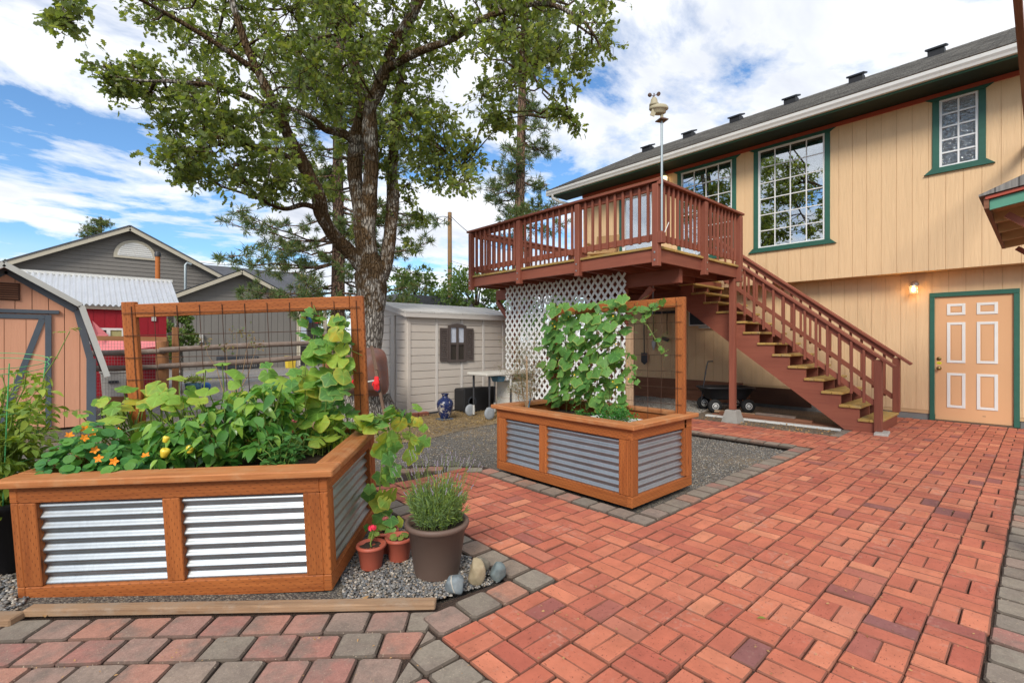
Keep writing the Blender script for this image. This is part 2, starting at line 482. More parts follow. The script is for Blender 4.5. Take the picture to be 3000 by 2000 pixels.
pavermat('paver_red', [(0.0, (0.40, 0.185, 0.145)), (0.3, (0.35, 0.165, 0.135)), (0.55, (0.43, 0.215, 0.155)), (0.8, (0.37, 0.20, 0.16)), (0.93, (0.30, 0.225, 0.18))])
pavermat('paver_grey', [(0.0, (0.24, 0.20, 0.158)), (0.35, (0.28, 0.235, 0.185)), (0.6, (0.22, 0.19, 0.155)), (0.9, (0.31, 0.235, 0.185))])
pavermat('paver_mix', [(0.0, (0.24, 0.20, 0.158)), (0.3, (0.28, 0.24, 0.19)), (0.5, (0.37, 0.20, 0.135)), (0.7, (0.23, 0.20, 0.16)), (0.9, (0.42, 0.20, 0.135))])

def groundmat(name, c1, c2, c3, scale=90.0, patch=None, bump=0.8):
    m, g, p = new_mat(name)
    wp = g.n('ShaderNodeNewGeometry').outputs['Position']
    vo = g.n('ShaderNodeTexVoronoi', {'Vector': wp, 'Scale': scale})
    rr = g.n('ShaderNodeSeparateColor', {0: vo.outputs['Color']}).outputs[0]
    c = g.ramp(rr, [(0.1, c1), (0.5, c2), (0.9, c3)])
    e = g.ramp(vo.outputs['Distance'], [(0.35, 0), (0.75, 1)])
    c = g.mix(g.m('MULTIPLY', e, 0.6), c, tuple(x * 0.3 for x in c1))
    lo = g.noise(wp, 0.9, 5, 0.65)
    k = g.m('ADD', 0.70, g.m('MULTIPLY', lo, 0.6))
    c = g.mix(1.0, c, g.n('ShaderNodeCombineXYZ', {0: k, 1: k, 2: k}).outputs[0], 'MULTIPLY')
    if patch:
        pp = g.ramp(g.m('ADD', g.m('MULTIPLY', g.noise(wp, 0.75, 5, 0.7), 0.8), g.m('MULTIPLY', g.noise(wp, 24.0, 3, 0.6), 0.2)), [(0.50, 0), (0.60, 1)])
        c = g.mix(g.m('MULTIPLY', pp, 0.75), c, patch)
    g.set(p.inputs['Base Color'], c)
    p.inputs['Roughness'].default_value = 0.95
    g.set(p.inputs['Normal'], g.bump(vo.outputs['Distance'], -bump, 0.01))
groundmat('gravel', (0.085, 0.078, 0.07), (0.15, 0.132, 0.112), (0.27, 0.235, 0.185), 95.0, (0.26, 0.19, 0.11))
groundmat('gravel_light', (0.18, 0.175, 0.17), (0.26, 0.25, 0.24), (0.34, 0.32, 0.30), 40.0, (0.26, 0.20, 0.15))
groundmat('dirt', (0.16, 0.12, 0.085), (0.21, 0.16, 0.11), (0.28, 0.21, 0.14), 60.0, (0.11, 0.105, 0.095))
groundmat('straw_dirt', (0.20, 0.14, 0.075), (0.34, 0.24, 0.125), (0.45, 0.32, 0.16), 70.0, (0.14, 0.11, 0.08))
groundmat('field', (0.10, 0.10, 0.05), (0.16, 0.14, 0.075), (0.22, 0.18, 0.10), 8.0)
groundmat('joint_sand', (0.055, 0.032, 0.022), (0.075, 0.042, 0.028), (0.11, 0.07, 0.045), 200.0)

def pebble():
    m, g, p = new_mat('pebble')
    r = g.rnd()
    c = g.ramp(r, [(0.0, (0.095, 0.10, 0.105)), (0.2, (0.15, 0.155, 0.16)), (0.4, (0.24, 0.215, 0.18)), (0.55, (0.10, 0.10, 0.105)), (0.7, (0.33, 0.25, 0.17)), (0.82, (0.19, 0.195, 0.205)), (0.93, (0.48, 0.43, 0.36))])
    g.set(p.inputs['Base Color'], c)
    p.inputs['Roughness'].default_value = 0.7
pebble()
def pebble_pale():
    m, g, p = new_mat('pebble_pale')
    c = g.ramp(g.rnd(), [(0.0, (0.22, 0.20, 0.175)), (0.3, (0.32, 0.295, 0.26)), (0.55, (0.26, 0.235, 0.205)), (0.8, (0.42, 0.38, 0.33))])
    g.set(p.inputs['Base Color'], c)
    p.inputs['Roughness'].default_value = 0.8
pebble_pale()

def bark(name, c1, c2, moss=None, sc=(9, 9, 2.2)):
    m, g, p = new_mat(name)
    co = g.coord('Object')
    v = g.scale(co, sc)
    vo = g.n('ShaderNodeTexVoronoi', {'Vector': g.vm('ADD', v, g.scale(g.n('ShaderNodeTexNoise', {'Vector': co, 'Scale': 6.0}).outputs[1], (0.8, 0.8, 0.8))), 'Scale': 1.6}, feature='DISTANCE_TO_EDGE')
    fz = g.noise(v, 3.0, 5, 0.7)
    h = g.m('ADD', g.ramp(vo.outputs['Distance'], [(0.0, 0), (0.22, 1)]), g.m('MULTIPLY', fz, 0.5))
    c = g.mix(g.ramp(h, [(0.35, 0), (1.15, 1)]), c1, c2)
    lo = g.noise(co, 2.0, 4, 0.6)
    k = g.m('ADD', 0.7, g.m('MULTIPLY', lo, 0.6))
    c = g.mix(1.0, c, g.n('ShaderNodeCombineXYZ', {0: k, 1: k, 2: k}).outputs[0], 'MULTIPLY')
    if moss:
        sz = g.n('ShaderNodeSeparateXYZ', {0: co}).outputs[2]
        hi = g.ramp(g.m('DIVIDE', sz, 6.0), [(0.28, 0.0), (0.44, 0.19)])
        mo = g.ramp(g.m('ADD', g.noise(co, 2.6, 5, 0.7), hi), [(0.58, 0), (0.68, 1)])
        c = g.mix(g.m('MULTIPLY', mo, 0.92), c, g.mix(g.noise(co, 30.0, 4, 0.7), moss, tuple(x * 0.35 for x in moss)))
    g.set(p.inputs['Base Color'], c)
    p.inputs['Roughness'].default_value = 0.95
    p.inputs['Specular IOR Level'].default_value = 0.15
    g.set(p.inputs['Normal'], g.bump(h, 0.9, 0.035))
bark('oak_bark', (0.12, 0.10, 0.083), (0.40, 0.365, 0.32), (0.13, 0.072, 0.026), (15, 15, 3.4))
bark('pine_bark', (0.06, 0.04, 0.03), (0.24, 0.15, 0.105), None, (6, 6, 1.6))

leafmat('oak_leaf', [(0.13, 0.18, 0.06), (0.18, 0.24, 0.066), (0.24, 0.295, 0.07), (0.13, 0.18, 0.08), (0.33, 0.36, 0.09), (0.19, 0.235, 0.115)], trans=0.56, veins=False, rough=0.45)
leafmat('needle', [(0.12, 0.20, 0.075), (0.16, 0.245, 0.08), (0.21, 0.285, 0.09), (0.14, 0.21, 0.10), (0.30, 0.26, 0.10)], trans=0.25, veins=False)
leafmat('far_leaf', [(0.12, 0.20, 0.06), (0.17, 0.26, 0.075), (0.22, 0.30, 0.085), (0.14, 0.21, 0.075)], trans=0.35, veins=False)
leafmat('cucumber_leaf', [(0.080, 0.21, 0.048), (0.115, 0.26, 0.062), (0.155, 0.31, 0.070), (0.095, 0.23, 0.055), (0.13, 0.285, 0.06)], edge=(0.40, 0.42, 0.10), trans=0.32)
leafmat('squash_leaf', [(0.16, 0.32, 0.05), (0.24, 0.42, 0.07), (0.33, 0.49, 0.08), (0.43, 0.52, 0.065), (0.20, 0.37, 0.07)], edge=(0.50, 0.46, 0.08), trans=0.42, yellow=(0.55, 0.46, 0.06))
leafmat('pepper_leaf', [(0.060, 0.19, 0.034), (0.11, 0.28, 0.045), (0.18, 0.36, 0.050), (0.065, 0.20, 0.045), (0.26, 0.42, 0.06)], trans=0.28, rough=0.28, veins=False, spec=0.5)
leafmat('nasturtium_leaf', [(0.065, 0.22, 0.045), (0.10, 0.28, 0.055), (0.16, 0.34, 0.05), (0.07, 0.22, 0.07)], trans=0.35)
leafmat('tomato_leaf', [(0.22, 0.33, 0.055), (0.32, 0.43, 0.075), (0.42, 0.48, 0.085), (0.17, 0.27, 0.055)], trans=0.4, veins=False)
leafmat('zinnia_leaf', [(0.06, 0.18, 0.04), (0.09, 0.22, 0.05)], trans=0.3, veins=False)
leafmat('parsley_leaf', [(0.05, 0.20, 0.035), (0.08, 0.26, 0.045), (0.045, 0.17, 0.035)], trans=0.35, veins=False)
leafmat('lavender_leaf', [(0.18, 0.28, 0.12), (0.24, 0.34, 0.15), (0.16, 0.27, 0.085), (0.32, 0.44, 0.08)], trans=0.25, veins=False)
leafmat('dill_leaf', [(0.16, 0.20, 0.09), (0.30, 0.22, 0.12), (0.36, 0.21, 0.13), (0.14, 0.19, 0.07)], trans=0.3, veins=False)
leafmat('geranium_leaf', [(0.16, 0.25, 0.05), (0.24, 0.30, 0.06)], trans=0.35, veins=False)

def rockmat(name, c1, c2, vein):
    m, g, p = new_mat(name)
    co = g.coord('Object')
    nz = g.noise(co, 9.0, 6, 0.65)
    c = g.mix(g.ramp(nz, [(0.35, 0), (0.7, 1)]), c1, c2)
    if vein:
        sx = g.n('ShaderNodeSeparateXYZ', {0: co})
        d = g.m('ABSOLUTE', g.m('ADD', g.m('ADD', g.m('MULTIPLY', sx.outputs[0], 0.8), g.m('MULTIPLY', sx.outputs[2], 0.35)), g.m('MULTIPLY', g.m('SUBTRACT', g.noise(co, 10.0, 2, 0.5), 0.5), 0.05)))
        c = g.mix(g.ramp(d, [(0.0012, 1), (0.0035, 0)]), c, (0.55, 0.48, 0.38))
    g.set(p.inputs['Base Color'], c)
    p.inputs['Roughness'].default_value = 0.75
    g.set(p.inputs['Normal'], g.bump(g.noise(co, 40.0, 5, 0.65), 0.35, 0.006))
rockmat('rock_blue', (0.12, 0.15, 0.165), (0.25, 0.28, 0.29), True)
rockmat('rock_tan', (0.26, 0.20, 0.115), (0.42, 0.34, 0.22), False)
rockmat('rock_brown', (0.15, 0.135, 0.10), (0.26, 0.23, 0.175), False)
rockmat('rock_green', (0.105, 0.135, 0.14), (0.21, 0.245, 0.235), False)

def vasemat():
    m, g, p = new_mat('vase_glaze')
    co = g.coord('Object')
    n = g.noise(co, 14.0, 6, 0.7)
    sz = g.n('ShaderNodeSeparateXYZ', {0: co}).outputs[2]
    band = g.ramp(g.m('DIVIDE', sz, 0.44), [(0.05, 0.0), (0.3, 0.10), (0.55, 0.06), (0.72, -0.0), (0.9, 0.0)])
    f = g.ramp(g.m('ADD', n, band), [(0.59, 0), (0.66, 1)])
    c = g.mix(f, (0.012, 0.022, 0.085), (0.46, 0.41, 0.34))
    f2 = g.ramp(g.noise(co, 5.0, 3, 0.6), [(0.66, 0), (0.72, 1)])
    c = g.mix(g.m('MULTIPLY', f2, 0.7), c, (0.20, 0.085, 0.04))
    g.set(p.inputs['Base Color'], c)
    p.inputs['Roughness'].default_value = 0.25
vasemat()
# ------------------------------------------------------------------ mesh helpers
def _chamfer_topo():
    corners = [(x, y, z) for x in (-1, 1) for y in (-1, 1) for z in (-1, 1)]
    idx = {c: i for i, c in enumerate(corners)}
    faces = []
    for a in range(3):
        b, c = [(1, 2), (2, 0), (0, 1)][a]
        for s in (-1, 1):
            loop = []
            for sb, sc_ in ((-1, -1), (1, -1), (1, 1), (-1, 1)):
                k = [0, 0, 0]; k[a] = s; k[b] = sb; k[c] = sc_
                loop.append(idx[tuple(k)] * 3 + a)
            faces.append((loop if s > 0 else loop[::-1], a))
    for c in range(3):
        a, b = [(1, 2), (2, 0), (0, 1)][c]
        for sa in (-1, 1):
            for sb in (-1, 1):
                k0 = [0, 0, 0]; k0[a] = sa; k0[b] = sb
                lo = list(k0); lo[c] = -1; hi = list(k0); hi[c] = 1
                l, h = idx[tuple(lo)] * 3, idx[tuple(hi)] * 3
                loop = [l + a, h + a, h + b, l + b]
                faces.append((loop[::-1] if sa * sb > 0 else loop, a))
    for k, i in idx.items():
        loop = [i * 3, i * 3 + 1, i * 3 + 2]
        faces.append((loop if k[0] * k[1] * k[2] > 0 else loop[::-1], 0))
    return corners, faces
_CC, _CF = _chamfer_topo()

class MB:
    """Collects shapes; build() links them as ONE mesh object."""
    def __init__(s):
        s.v = []; s.f = []; s.uv = []; s.sm = []
    def add(s, verts, faces, uvs=None, smooth=False):
        o = len(s.v)
        s.v.extend([tuple(v) for v in verts])
        for i, f in enumerate(faces):
            s.f.append([o + k for k in f])
            s.uv.append(uvs[i] if uvs is not None else [(verts[k][0], verts[k][1]) for k in f])
            s.sm.append(smooth)
        return s
    def box(s, c, size, rot=None, bev=0.0, long=None):
        hx, hy, hz = size[0] / 2, size[1] / 2, size[2] / 2
        H = (hx, hy, hz)
        L = long if long is not None else max(range(3), key=lambda i: H[i])
        o2 = [i for i in range(3) if i != L]
        ru, rv = random.random() * 9, random.random() * 9
        if bev > 0:
            b = min(bev, min(H) * 0.45)
            loc = []
            for (x, y, z) in _CC:
                sg = (x, y, z)
                for a in range(3):
                    loc.append(tuple(sg[i] * (H[i] if i == a else H[i] - b) for i in range(3)))
            faces = _CF
        else:
            loc = [(x * hx, y * hy, z * hz) for (x, y, z) in _CC]
            faces = [([k // 3 for k in f], a) for f, a in _CF[:6]]
        uvs = []; fl = []
        for f, a in faces:
            q = o2[0] if a == o2[1] else o2[1]
            if a == L:
                uvs.append([(loc[k][o2[0]] * 0.15 + ru, loc[k][o2[1]] + rv) for k in f])
            else:
                uvs.append([(loc[k][L] + ru, loc[k][q] + rv + (0.31 if a == o2[1] else 0)) for k in f])
            fl.append(f)
        if rot is not None:
            loc = [tuple(rot @ Vector(p)) for p in loc]
        s.add([(p[0] + c[0], p[1] + c[1], p[2] + c[2]) for p in loc], fl, uvs)
        return s
    def bb(s, x0, x1, y0, y1, z0, z1, bev=0.0, long=None):
        return s.box(((x0 + x1) / 2, (y0 + y1) / 2, (z0 + z1) / 2), (abs(x1 - x0), abs(y1 - y0), abs(z1 - z0)), None, bev, long)
    def bar(s, p, q, w, t, up=(0, 0, 1), bev=0.0, ext=0.0):
        """Rectangular bar from p to q, w wide (sideways), t thick (along up)."""
        p, q = Vector(p), Vector(q)
        d = (q - p); ln = d.length + 2 * ext; d.normalize()
        u = Vector(up); sd_ = d.cross(u)
        if sd_.length < 1e-4:
            sd_ = d.cross(Vector((1, 0, 0)))
        sd_.normalize(); u = sd_.cross(d).normalized()
        R_ = Matrix((d, sd_, u)).transposed()
        return s.box((p + q) / 2, (ln, w, t), R_, bev, 0)
    def tube(s, pts, rad_, seg=8, cap=True, smooth=True):
        pts = [Vector(p) for p in pts]
        n = len(pts)
        if not isinstance(rad_, (list, tuple)):
            rad_ = [rad_] * n
        vs = []; prev = None; ln = 0.0; lens = []
        for i, p in enumerate(pts):
            if i: ln += (p - pts[i - 1]).length
            lens.append(ln)
            d = (pts[min(i + 1, n - 1)] - pts[max(i - 1, 0)])
            d = d.normalized() if d.length > 1e-9 else Vector((0, 0, 1))
            if prev is None:
                a = d.cross(Vector((0, 0, 1)))
                if a.length < 0.05: a = d.cross(Vector((1, 0, 0)))
            else:
                a = prev - d * prev.dot(d)
                if a.length < 1e-6: a = d.cross(Vector((1, 0, 0)))
            a.normalize(); prev = a; b = d.cross(a)
            for k in range(seg):
                t = 2 * math.pi * k / seg
                vs.append(p + (a * math.cos(t) + b * math.sin(t)) * rad_[i])
        fs = []; uvs = []
        for i in range(n - 1):
            for k in range(seg):
                k2 = (k + 1) % seg
                fs.append([i * seg + k, i * seg + k2, (i + 1) * seg + k2, (i + 1) * seg + k])
                c = 2 * math.pi * rad_[i]
                uvs.append([(lens[i], k / seg * c), (lens[i], (k + 1) / seg * c), (lens[i + 1], (k + 1) / seg * c), (lens[i + 1], k / seg * c)])
        s.add(vs, fs, uvs, smooth)
        if cap:
            s.add(vs[:seg], [list(range(seg))[::-1]])
            s.add(vs[-seg:], [list(range(seg))])
        return s
    def lathe(s, prof, seg=24, c=(0, 0, 0), smooth=True, ax=None):
        vs = []; n = len(prof)
        for (r, z) in prof:
            for k in range(seg):
                t = 2 * math.pi * k / seg
                p = Vector((r * math.cos(t), r * math.sin(t), z))
                if ax is not None: p = ax @ p
                vs.append((p[0] + c[0], p[1] + c[1], p[2] + c[2]))
        fs = []
        for i in range(n - 1):
            for k in range(seg):
                k2 = (k + 1) % seg
                fs.append([i * seg + k, i * seg + k2, (i + 1) * seg + k2, (i + 1) * seg + k])
        s.add(vs, fs, None, smooth)
        if prof[0][0] > 1e-5: s.add(vs[:seg], [list(range(seg))[::-1]])
        if prof[-1][0] > 1e-5: s.add(vs[-seg:], [list(range(seg))])
        return s
    def prism(s, poly, o, ux, uy, depth, uvl=True):
        """Polygon (2-D, counter-clockwise seen against n) in plane o,ux,uy, extruded by depth along ux x uy."""
        o, ux, uy = Vector(o), Vector(ux), Vector(uy)
        nn = ux.cross(uy).normalized() * depth
        a = [o + ux * x + uy * y for x, y in poly]
        b = [p + nn for p in a]
        m = len(poly)
        fs = [list(range(m))[::-1], [m + k for k in range(m)]]
        uvs = [[poly[k] for k in range(m)][::-1], [poly[k] for k in range(m)]]
        for k in range(m):
            k2 = (k + 1) % m
            fs.append([k, k2, m + k2, m + k])
            L = math.dist(poly[k], poly[k2])
            uvs.append([(0, 0), (L, 0), (L, depth), (0, depth)])
        s.add(a + b, fs, uvs)
        return s
    def mesh(s, name, mat):
        me = bpy.data.meshes.new(name)
        me.from_pydata(s.v, [], s.f)
        uvl = me.uv_layers.new(name='UVMap')
        flat = [c for f in s.uv for p in f for c in (p[0], p[1])]
        uvl.data.foreach_set('uv', flat)
        me.polygons.foreach_set('use_smooth', s.sm)
        me.materials.append(MATS[mat])
        me.update()
        return me
    def build(s, name, mat, parent=None, loc=(0, 0, 0), rot=(0, 0, 0)):
        return link(name, s.mesh(name, mat), parent, loc, rot)

def link(name, me, parent=None, loc=(0, 0, 0), rot=(0, 0, 0)):
    o = bpy.data.objects.new(name, me)
    o.location = loc
    o.rotation_euler = rot
    if parent is not None:
        o.parent = parent
    COL.objects.link(o)
    return o
def tag(o, label, cat, group=None):
    o['label'] = label; o['category'] = cat
    if group: o['group'] = group
    return o
def thing(name, label, cat, loc=(0, 0, 0), rot=(0, 0, 0), group=None):
    o = bpy.data.objects.new(name, None)
    o.empty_display_size = 0.1
    o.location = loc; o.rotation_euler = rot
    COL.objects.link(o)
    return tag(o, label, cat, group)
def struct(o):
    o['kind'] = 'structure'; return o
def stuff(o):
    o['kind'] = 'stuff'; return o
def np_mesh(name, V, F, mat, uv=None, smooth=False):
    """Big meshes: V (n,3), F (m,k) all faces the same size."""
    me = bpy.data.meshes.new(name)
    V = np.ascontiguousarray(V, dtype=np.float32); F = np.ascontiguousarray(F, dtype=np.int32)
    m, k = F.shape
    me.vertices.add(len(V)); me.vertices.foreach_set('co', V.ravel())
    me.loops.add(m * k); me.loops.foreach_set('vertex_index', F.ravel())
    me.polygons.add(m)
    me.polygons.foreach_set('loop_start', np.arange(0, m * k, k, dtype=np.int32))
    me.polygons.foreach_set('loop_total', np.full(m, k, dtype=np.int32))
    if uv is not None:
        l = me.uv_layers.new(name='UVMap')
        l.data.foreach_set('uv', np.ascontiguousarray(uv[F.ravel()], dtype=np.float32).ravel())
    me.update(calc_edges=True)
    if smooth:
        me.polygons.foreach_set('use_smooth', np.ones(m, dtype=bool))
    me.materials.append(MATS[mat])
    return me

# view geometry used to place things that were measured in the photograph (2352 px wide) at their real distance
FOC = 1109.0
FW = Vector((math.sin(YAW), math.cos(YAW))); RT = Vector((math.cos(YAW), -math.sin(YAW)))
def at(px_, py_, d):
    u = (px_ - 1176.0) / FOC
    return Vector((d * (FW.x + u * RT.x), d * (FW.y + u * RT.y), CAM_H + (784.0 - py_) / FOC * d))
def ground_at(px_, py_, z=0.0):
    p = at(px_, py_, (CAM_H - z) * FOC / (py_ - 784.0)); p.z = z; return p
def on_x(px_, py_, X):
    v = at(px_, py_, 1.0); return at(px_, py_, X / v.x)
def on_y(px_, py_, Y):
    v = at(px_, py_, 1.0); return at(px_, py_, Y / v.y)
# ------------------------------------------------------------------ ground sheets
def sheet(name, pts, z, mat):
    mb = MB()
    mb.add([(x, y, z) for x, y in pts], [list(range(len(pts)))])
    return struct(mb.build(name, mat))
sheet('ground', [(-400, -400), (400, -400), (400, 400), (-400, 400)], -0.060, 'field')
sheet('driveway', [(-12, 10.8), (26, 10.2), (26, 60), (-12, 60)], -0.052, 'gravel_light')
sheet('yard', [(-6, -3), (14, -3), (14, 10.9), (-6, 10.9)], -0.048, 'gravel')
sheet('bare_soil', [(2.2, 6.0), (3.4, 5.6), (4.4, 5.9), (6.2, 6.1), (7.6, 6.6), (7.4, 7.6), (4.4, 7.7), (3.2, 8.6), (2.0, 8.2)], -0.040, 'straw_dirt')
sheet('yard_soil', [(7.68, 1.80), (8.6, 1.80), (10.4, 2.2), (10.4, 4.0), (9.4, 4.4), (7.68, 4.2)], -0.040, 'dirt')
patio = sheet('patio_bed', [(-3, -1.2), (10.44, -1.2), (10.44, 1.86), (7.70, 1.86), (7.70, 6.3), (6.42, 6.3), (6.42, 2.06), (3.16, 2.06), (3.16, 3.95), (2.55, 4.55), (1.74, 4.2), (1.74, 1.97), (1.36, 2.02), (-3, 5.45)], -0.013, 'joint_sand')

# gentle uneven settling of the paved surface
def settle(x, y):
    return 0.0025 * math.sin(x * 2.1 + 0.7) * math.cos(y * 2.7) + 0.0015 * math.sin(x * 5.3 + y * 3.1)
def tilt():
    return (random.gauss(0, 0.007), random.gauss(0, 0.007))

# ------------------------------------------------------------------ brick paving (basket weave)
BW, BL, TH = 0.0974, 0.1962, 0.06
MODU = 0.2005
bricks = []        # x, y, rotated?
def field(x0, y0, nx, ny, ph=0, skip=None):
    for i in range(nx):
        for j in range(ny):
            cx, cy = x0 + (i + 0.5) * MODU, y0 + (j + 0.5) * MODU
            if skip and skip(cx, cy): continue
            for s_ in (-1, 1):
                if (i + j + ph) % 2 == 0:
                    bricks.append((cx + s_ * MODU / 4, cy, 1))
                else:
                    bricks.append((cx, cy + s_ * MODU / 4, 0))
field(1.185, 0.166, 46, 8)
field(1.948, 1.770, 5, 11, 1, lambda x, y: (x - 1.9) * 0.75 + (y - 1.8) > 2.55 + 0.25)
field(6.660, 1.770, 5, 22, 1)
xx = 2.955
while xx < 6.62:
    bricks.append((xx + BL / 2, 1.822, 0)); xx += 0.2005
xx = 7.67
while xx < 8.3:
    bricks.append((xx + BL / 2, 1.822, 0)); xx += 0.2005
fwd = lambda b: b[0] * FW.x + b[1] * FW.y
def vis(b):
    d = fwd(b)
    if d < 1.5: return False
    u = (b[0] * RT.x + b[1] * RT.y) / d
    return abs(u) < 1.12
bricks = [b for b in bricks if vis(b)]
bricks.sort(key=fwd)
bm_proto = []
for k in range(6):
    mb = MB().box((0, 0, 0), (BL * random.uniform(0.975, 1.0), BW * random.uniform(0.96, 1.0), TH), None, random.uniform(0.0035, 0.0055))
    mb.v = [(x + random.gauss(0, 0.0013), y + random.gauss(0, 0.0013), z) for x, y, z in mb.v]
    bm_proto.append(mb)
bmesh_ = [m.mesh('brick', 'brick') for m in bm_proto]
rest = MB()
for i, (x, y, r) in enumerate(bricks):
    z = -TH / 2 + settle(x, y) + random.gauss(0, 0.0022)
    tx, ty = tilt()
    jx, jy = random.gauss(0, 0.0012), random.gauss(0, 0.0012)
    rz = (math.pi / 2 if r else 0) + random.gauss(0, 0.010) + (math.pi if random.random() < 0.5 else 0)
    if i < 300:
        link('brick', bmesh_[i % 6], patio, (x + jx, y + jy, z), (tx, ty, rz))
    else:
        M_ = Euler((tx, ty, rz)).to_matrix()
        src = bm_proto[i % 6]
        off = Vector((x + jx, y + jy, z))
        rest.add([tuple(M_ @ Vector(v) + off) for v in src.v], src.f, src.uv)
stuff(rest.build('brick_field', 'brick', patio))

# ------------------------------------------------------------------ square pavers
def paver_mesh(poly, th=0.06, bev=0.007, jit=0.0015):
    """Poly about its own centre, chamfered top."""
    n = len(poly)
    cx = sum(p[0] for p in poly) / n; cy = sum(p[1] for p in poly) / n
    P = [(x + random.gauss(0, jit), y + random.gauss(0, jit)) for x, y in poly]
    ins = []
    for x, y in P:
        d = math.hypot(x - cx, y - cy); k = max(0, 1 - bev * 1.4 / max(d, 1e-4))
        ins.append((cx + (x - cx) * k, cy + (y - cy) * k))
    V = [(x, y, -th) for x, y in P] + [(x, y, -bev) for x, y in P] + [(x, y, 0) for x, y in ins]
    Fc = [list(range(2 * n, 3 * n))]
    for a in (0, n):
        for k in range(n):
            k2 = (k + 1) % n
            Fc.append([a + k, a + k2, a + n + k2, a + n + k])
    return MB().add(V, Fc)
def rounded(w, h, c=0.012):
    w /= 2; h /= 2
    return [(-w + c, -h), (w - c, -h), (w, -h + c), (w, h - c), (w - c, h), (-w + c, h), (-w, h - c), (-w, -h + c)]
PV = [paver_mesh(rounded(0.164, 0.168, 0.014)) for _ in range(5)]
PVM = {m: [p.mesh('paver', m) for p in PV] for m in ('paver_red', 'paver_grey', 'paver_mix')}
def put_paver(x, y, rz, mat, z=0.004):
    k = random.randrange(5)
    return link('paver', PVM[mat][k], patio, (x + random.gauss(0, 0.002), y + random.gauss(0, 0.002), z + settle(x, y) + random.gauss(0, 0.002)),
         (random.gauss(0, 0.008), random.gauss(0, 0.008), rz + random.gauss(0, 0.012)))
# border and corner set square to the house
P_ = 0.171
alt = ['paver_grey', 'paver_mix', 'paver_red', 'paver_grey', 'paver_grey', 'paver_mix']
k = 0
for i in range(4):                      # along the gravel corner, towards the stones
    put_paver(1.280 + i * 0.1885, 1.862, 0, ['paver_red', 'paver_grey', 'paver_mix', 'paver_grey'][i]).scale = (1.11, 1, 1)
for j in range(12):
    put_paver(1.852, 2.045 + j * 0.176, 0, alt[(j * 2 + 1) % 6])
SEAM_P = Vector((1.345, 1.985)); SEAM_D = Vector((-0.80, -0.60)).normalized()
SEAM_N = Vector((-SEAM_D.y, SEAM_D.x))        # points to the house-square side
if SEAM_N.dot(Vector((1, -1))) < 0: SEAM_N = -SEAM_N
def seam(x, y): return (Vector((x, y)) - SEAM_P).dot(SEAM_N)
def clip(poly, sgn=1):
    """Part of a paver on one side of the cut line (sgn 1: the planter walk, -1: the corner squares)."""
    out = []
    for i in range(len(poly)):
        a, b = poly[i], poly[(i + 1) % len(poly)]
        da, db = sgn * seam(*a) + 0.003, sgn * seam(*b) + 0.003
        if da <= 0: out.append(a)
        if da * db < 0:
            t = da / (da - db); out.append((a[0] + (b[0] - a[0]) * t, a[1] + (b[1] - a[1]) * t))
    return out
def area_of(q): return abs(sum(q[i][0] * q[(i + 1) % len(q)][1] - q[(i + 1) % len(q)][0] * q[i][1] for i in range(len(q)))) / 2
for i in range(0, 9):
    for j in range(0, 7):
        x, y = 1.092 - i * P_, 1.862 - j * P_
        if fwd((x, y)) < 1.55: continue
        q = clip([(x + a, y + b) for a, b in rounded(0.164, 0.165, 0.012)], -1)
        if len(q) < 3 or area_of(q) < 0.0020: continue
        mat = 'paver_grey' if (i + j) % 2 == 0 else random.choice(['paver_red', 'paver_mix', 'paver_grey'])
        paver_mesh([(a - x, b - y) for a, b in q]).build('paver', mat, patio, (x, y, 0.003 + random.gauss(0, 0.002)), (random.gauss(0, 0.007), random.gauss(0, 0.007), 0))
# border beside the planter and the gravel square
for j in range(11):
    put_paver(3.052, 1.965 + j * 0.174, 0, alt[(j * 5) % 6])
for i in range(20):
    put_paver(3.225 + i * P_, 1.965, 0, alt[(i * 5 + 2) % 6])
for j in range(13):
    put_paver(6.558, 2.14 + j * 0.174, 0, ['paver_mix', 'paver_grey'][j % 2])
for i in range(5):                       # curved end of the path
    t = i / 4.0
    put_paver(2.42 + 0.56 * t, 4.30 - 0.46 * t + 0.06 * math.sin(t * 3.1), rad(-38), 'paver_mix')
for i in range(5):
    put_paver(1.86 + 0.12 * i, 4.02 + 0.10 * i, rad(35), 'paver_grey')
for i in range(4):
    put_paver(7.76 + i * P_, 1.905 + 0.0 * i, 0, 'paver_grey', 0.0)
# right-hand border
for i in range(48):
    put_paver(1.6 + i * 0.176, 0.076, 0, alt[(i * 7) % 6], 0.0)
    put_paver(1.6 + i * 0.176 + 0.06, -0.098, 0, alt[(i * 5 + 1) % 6], 0.0)

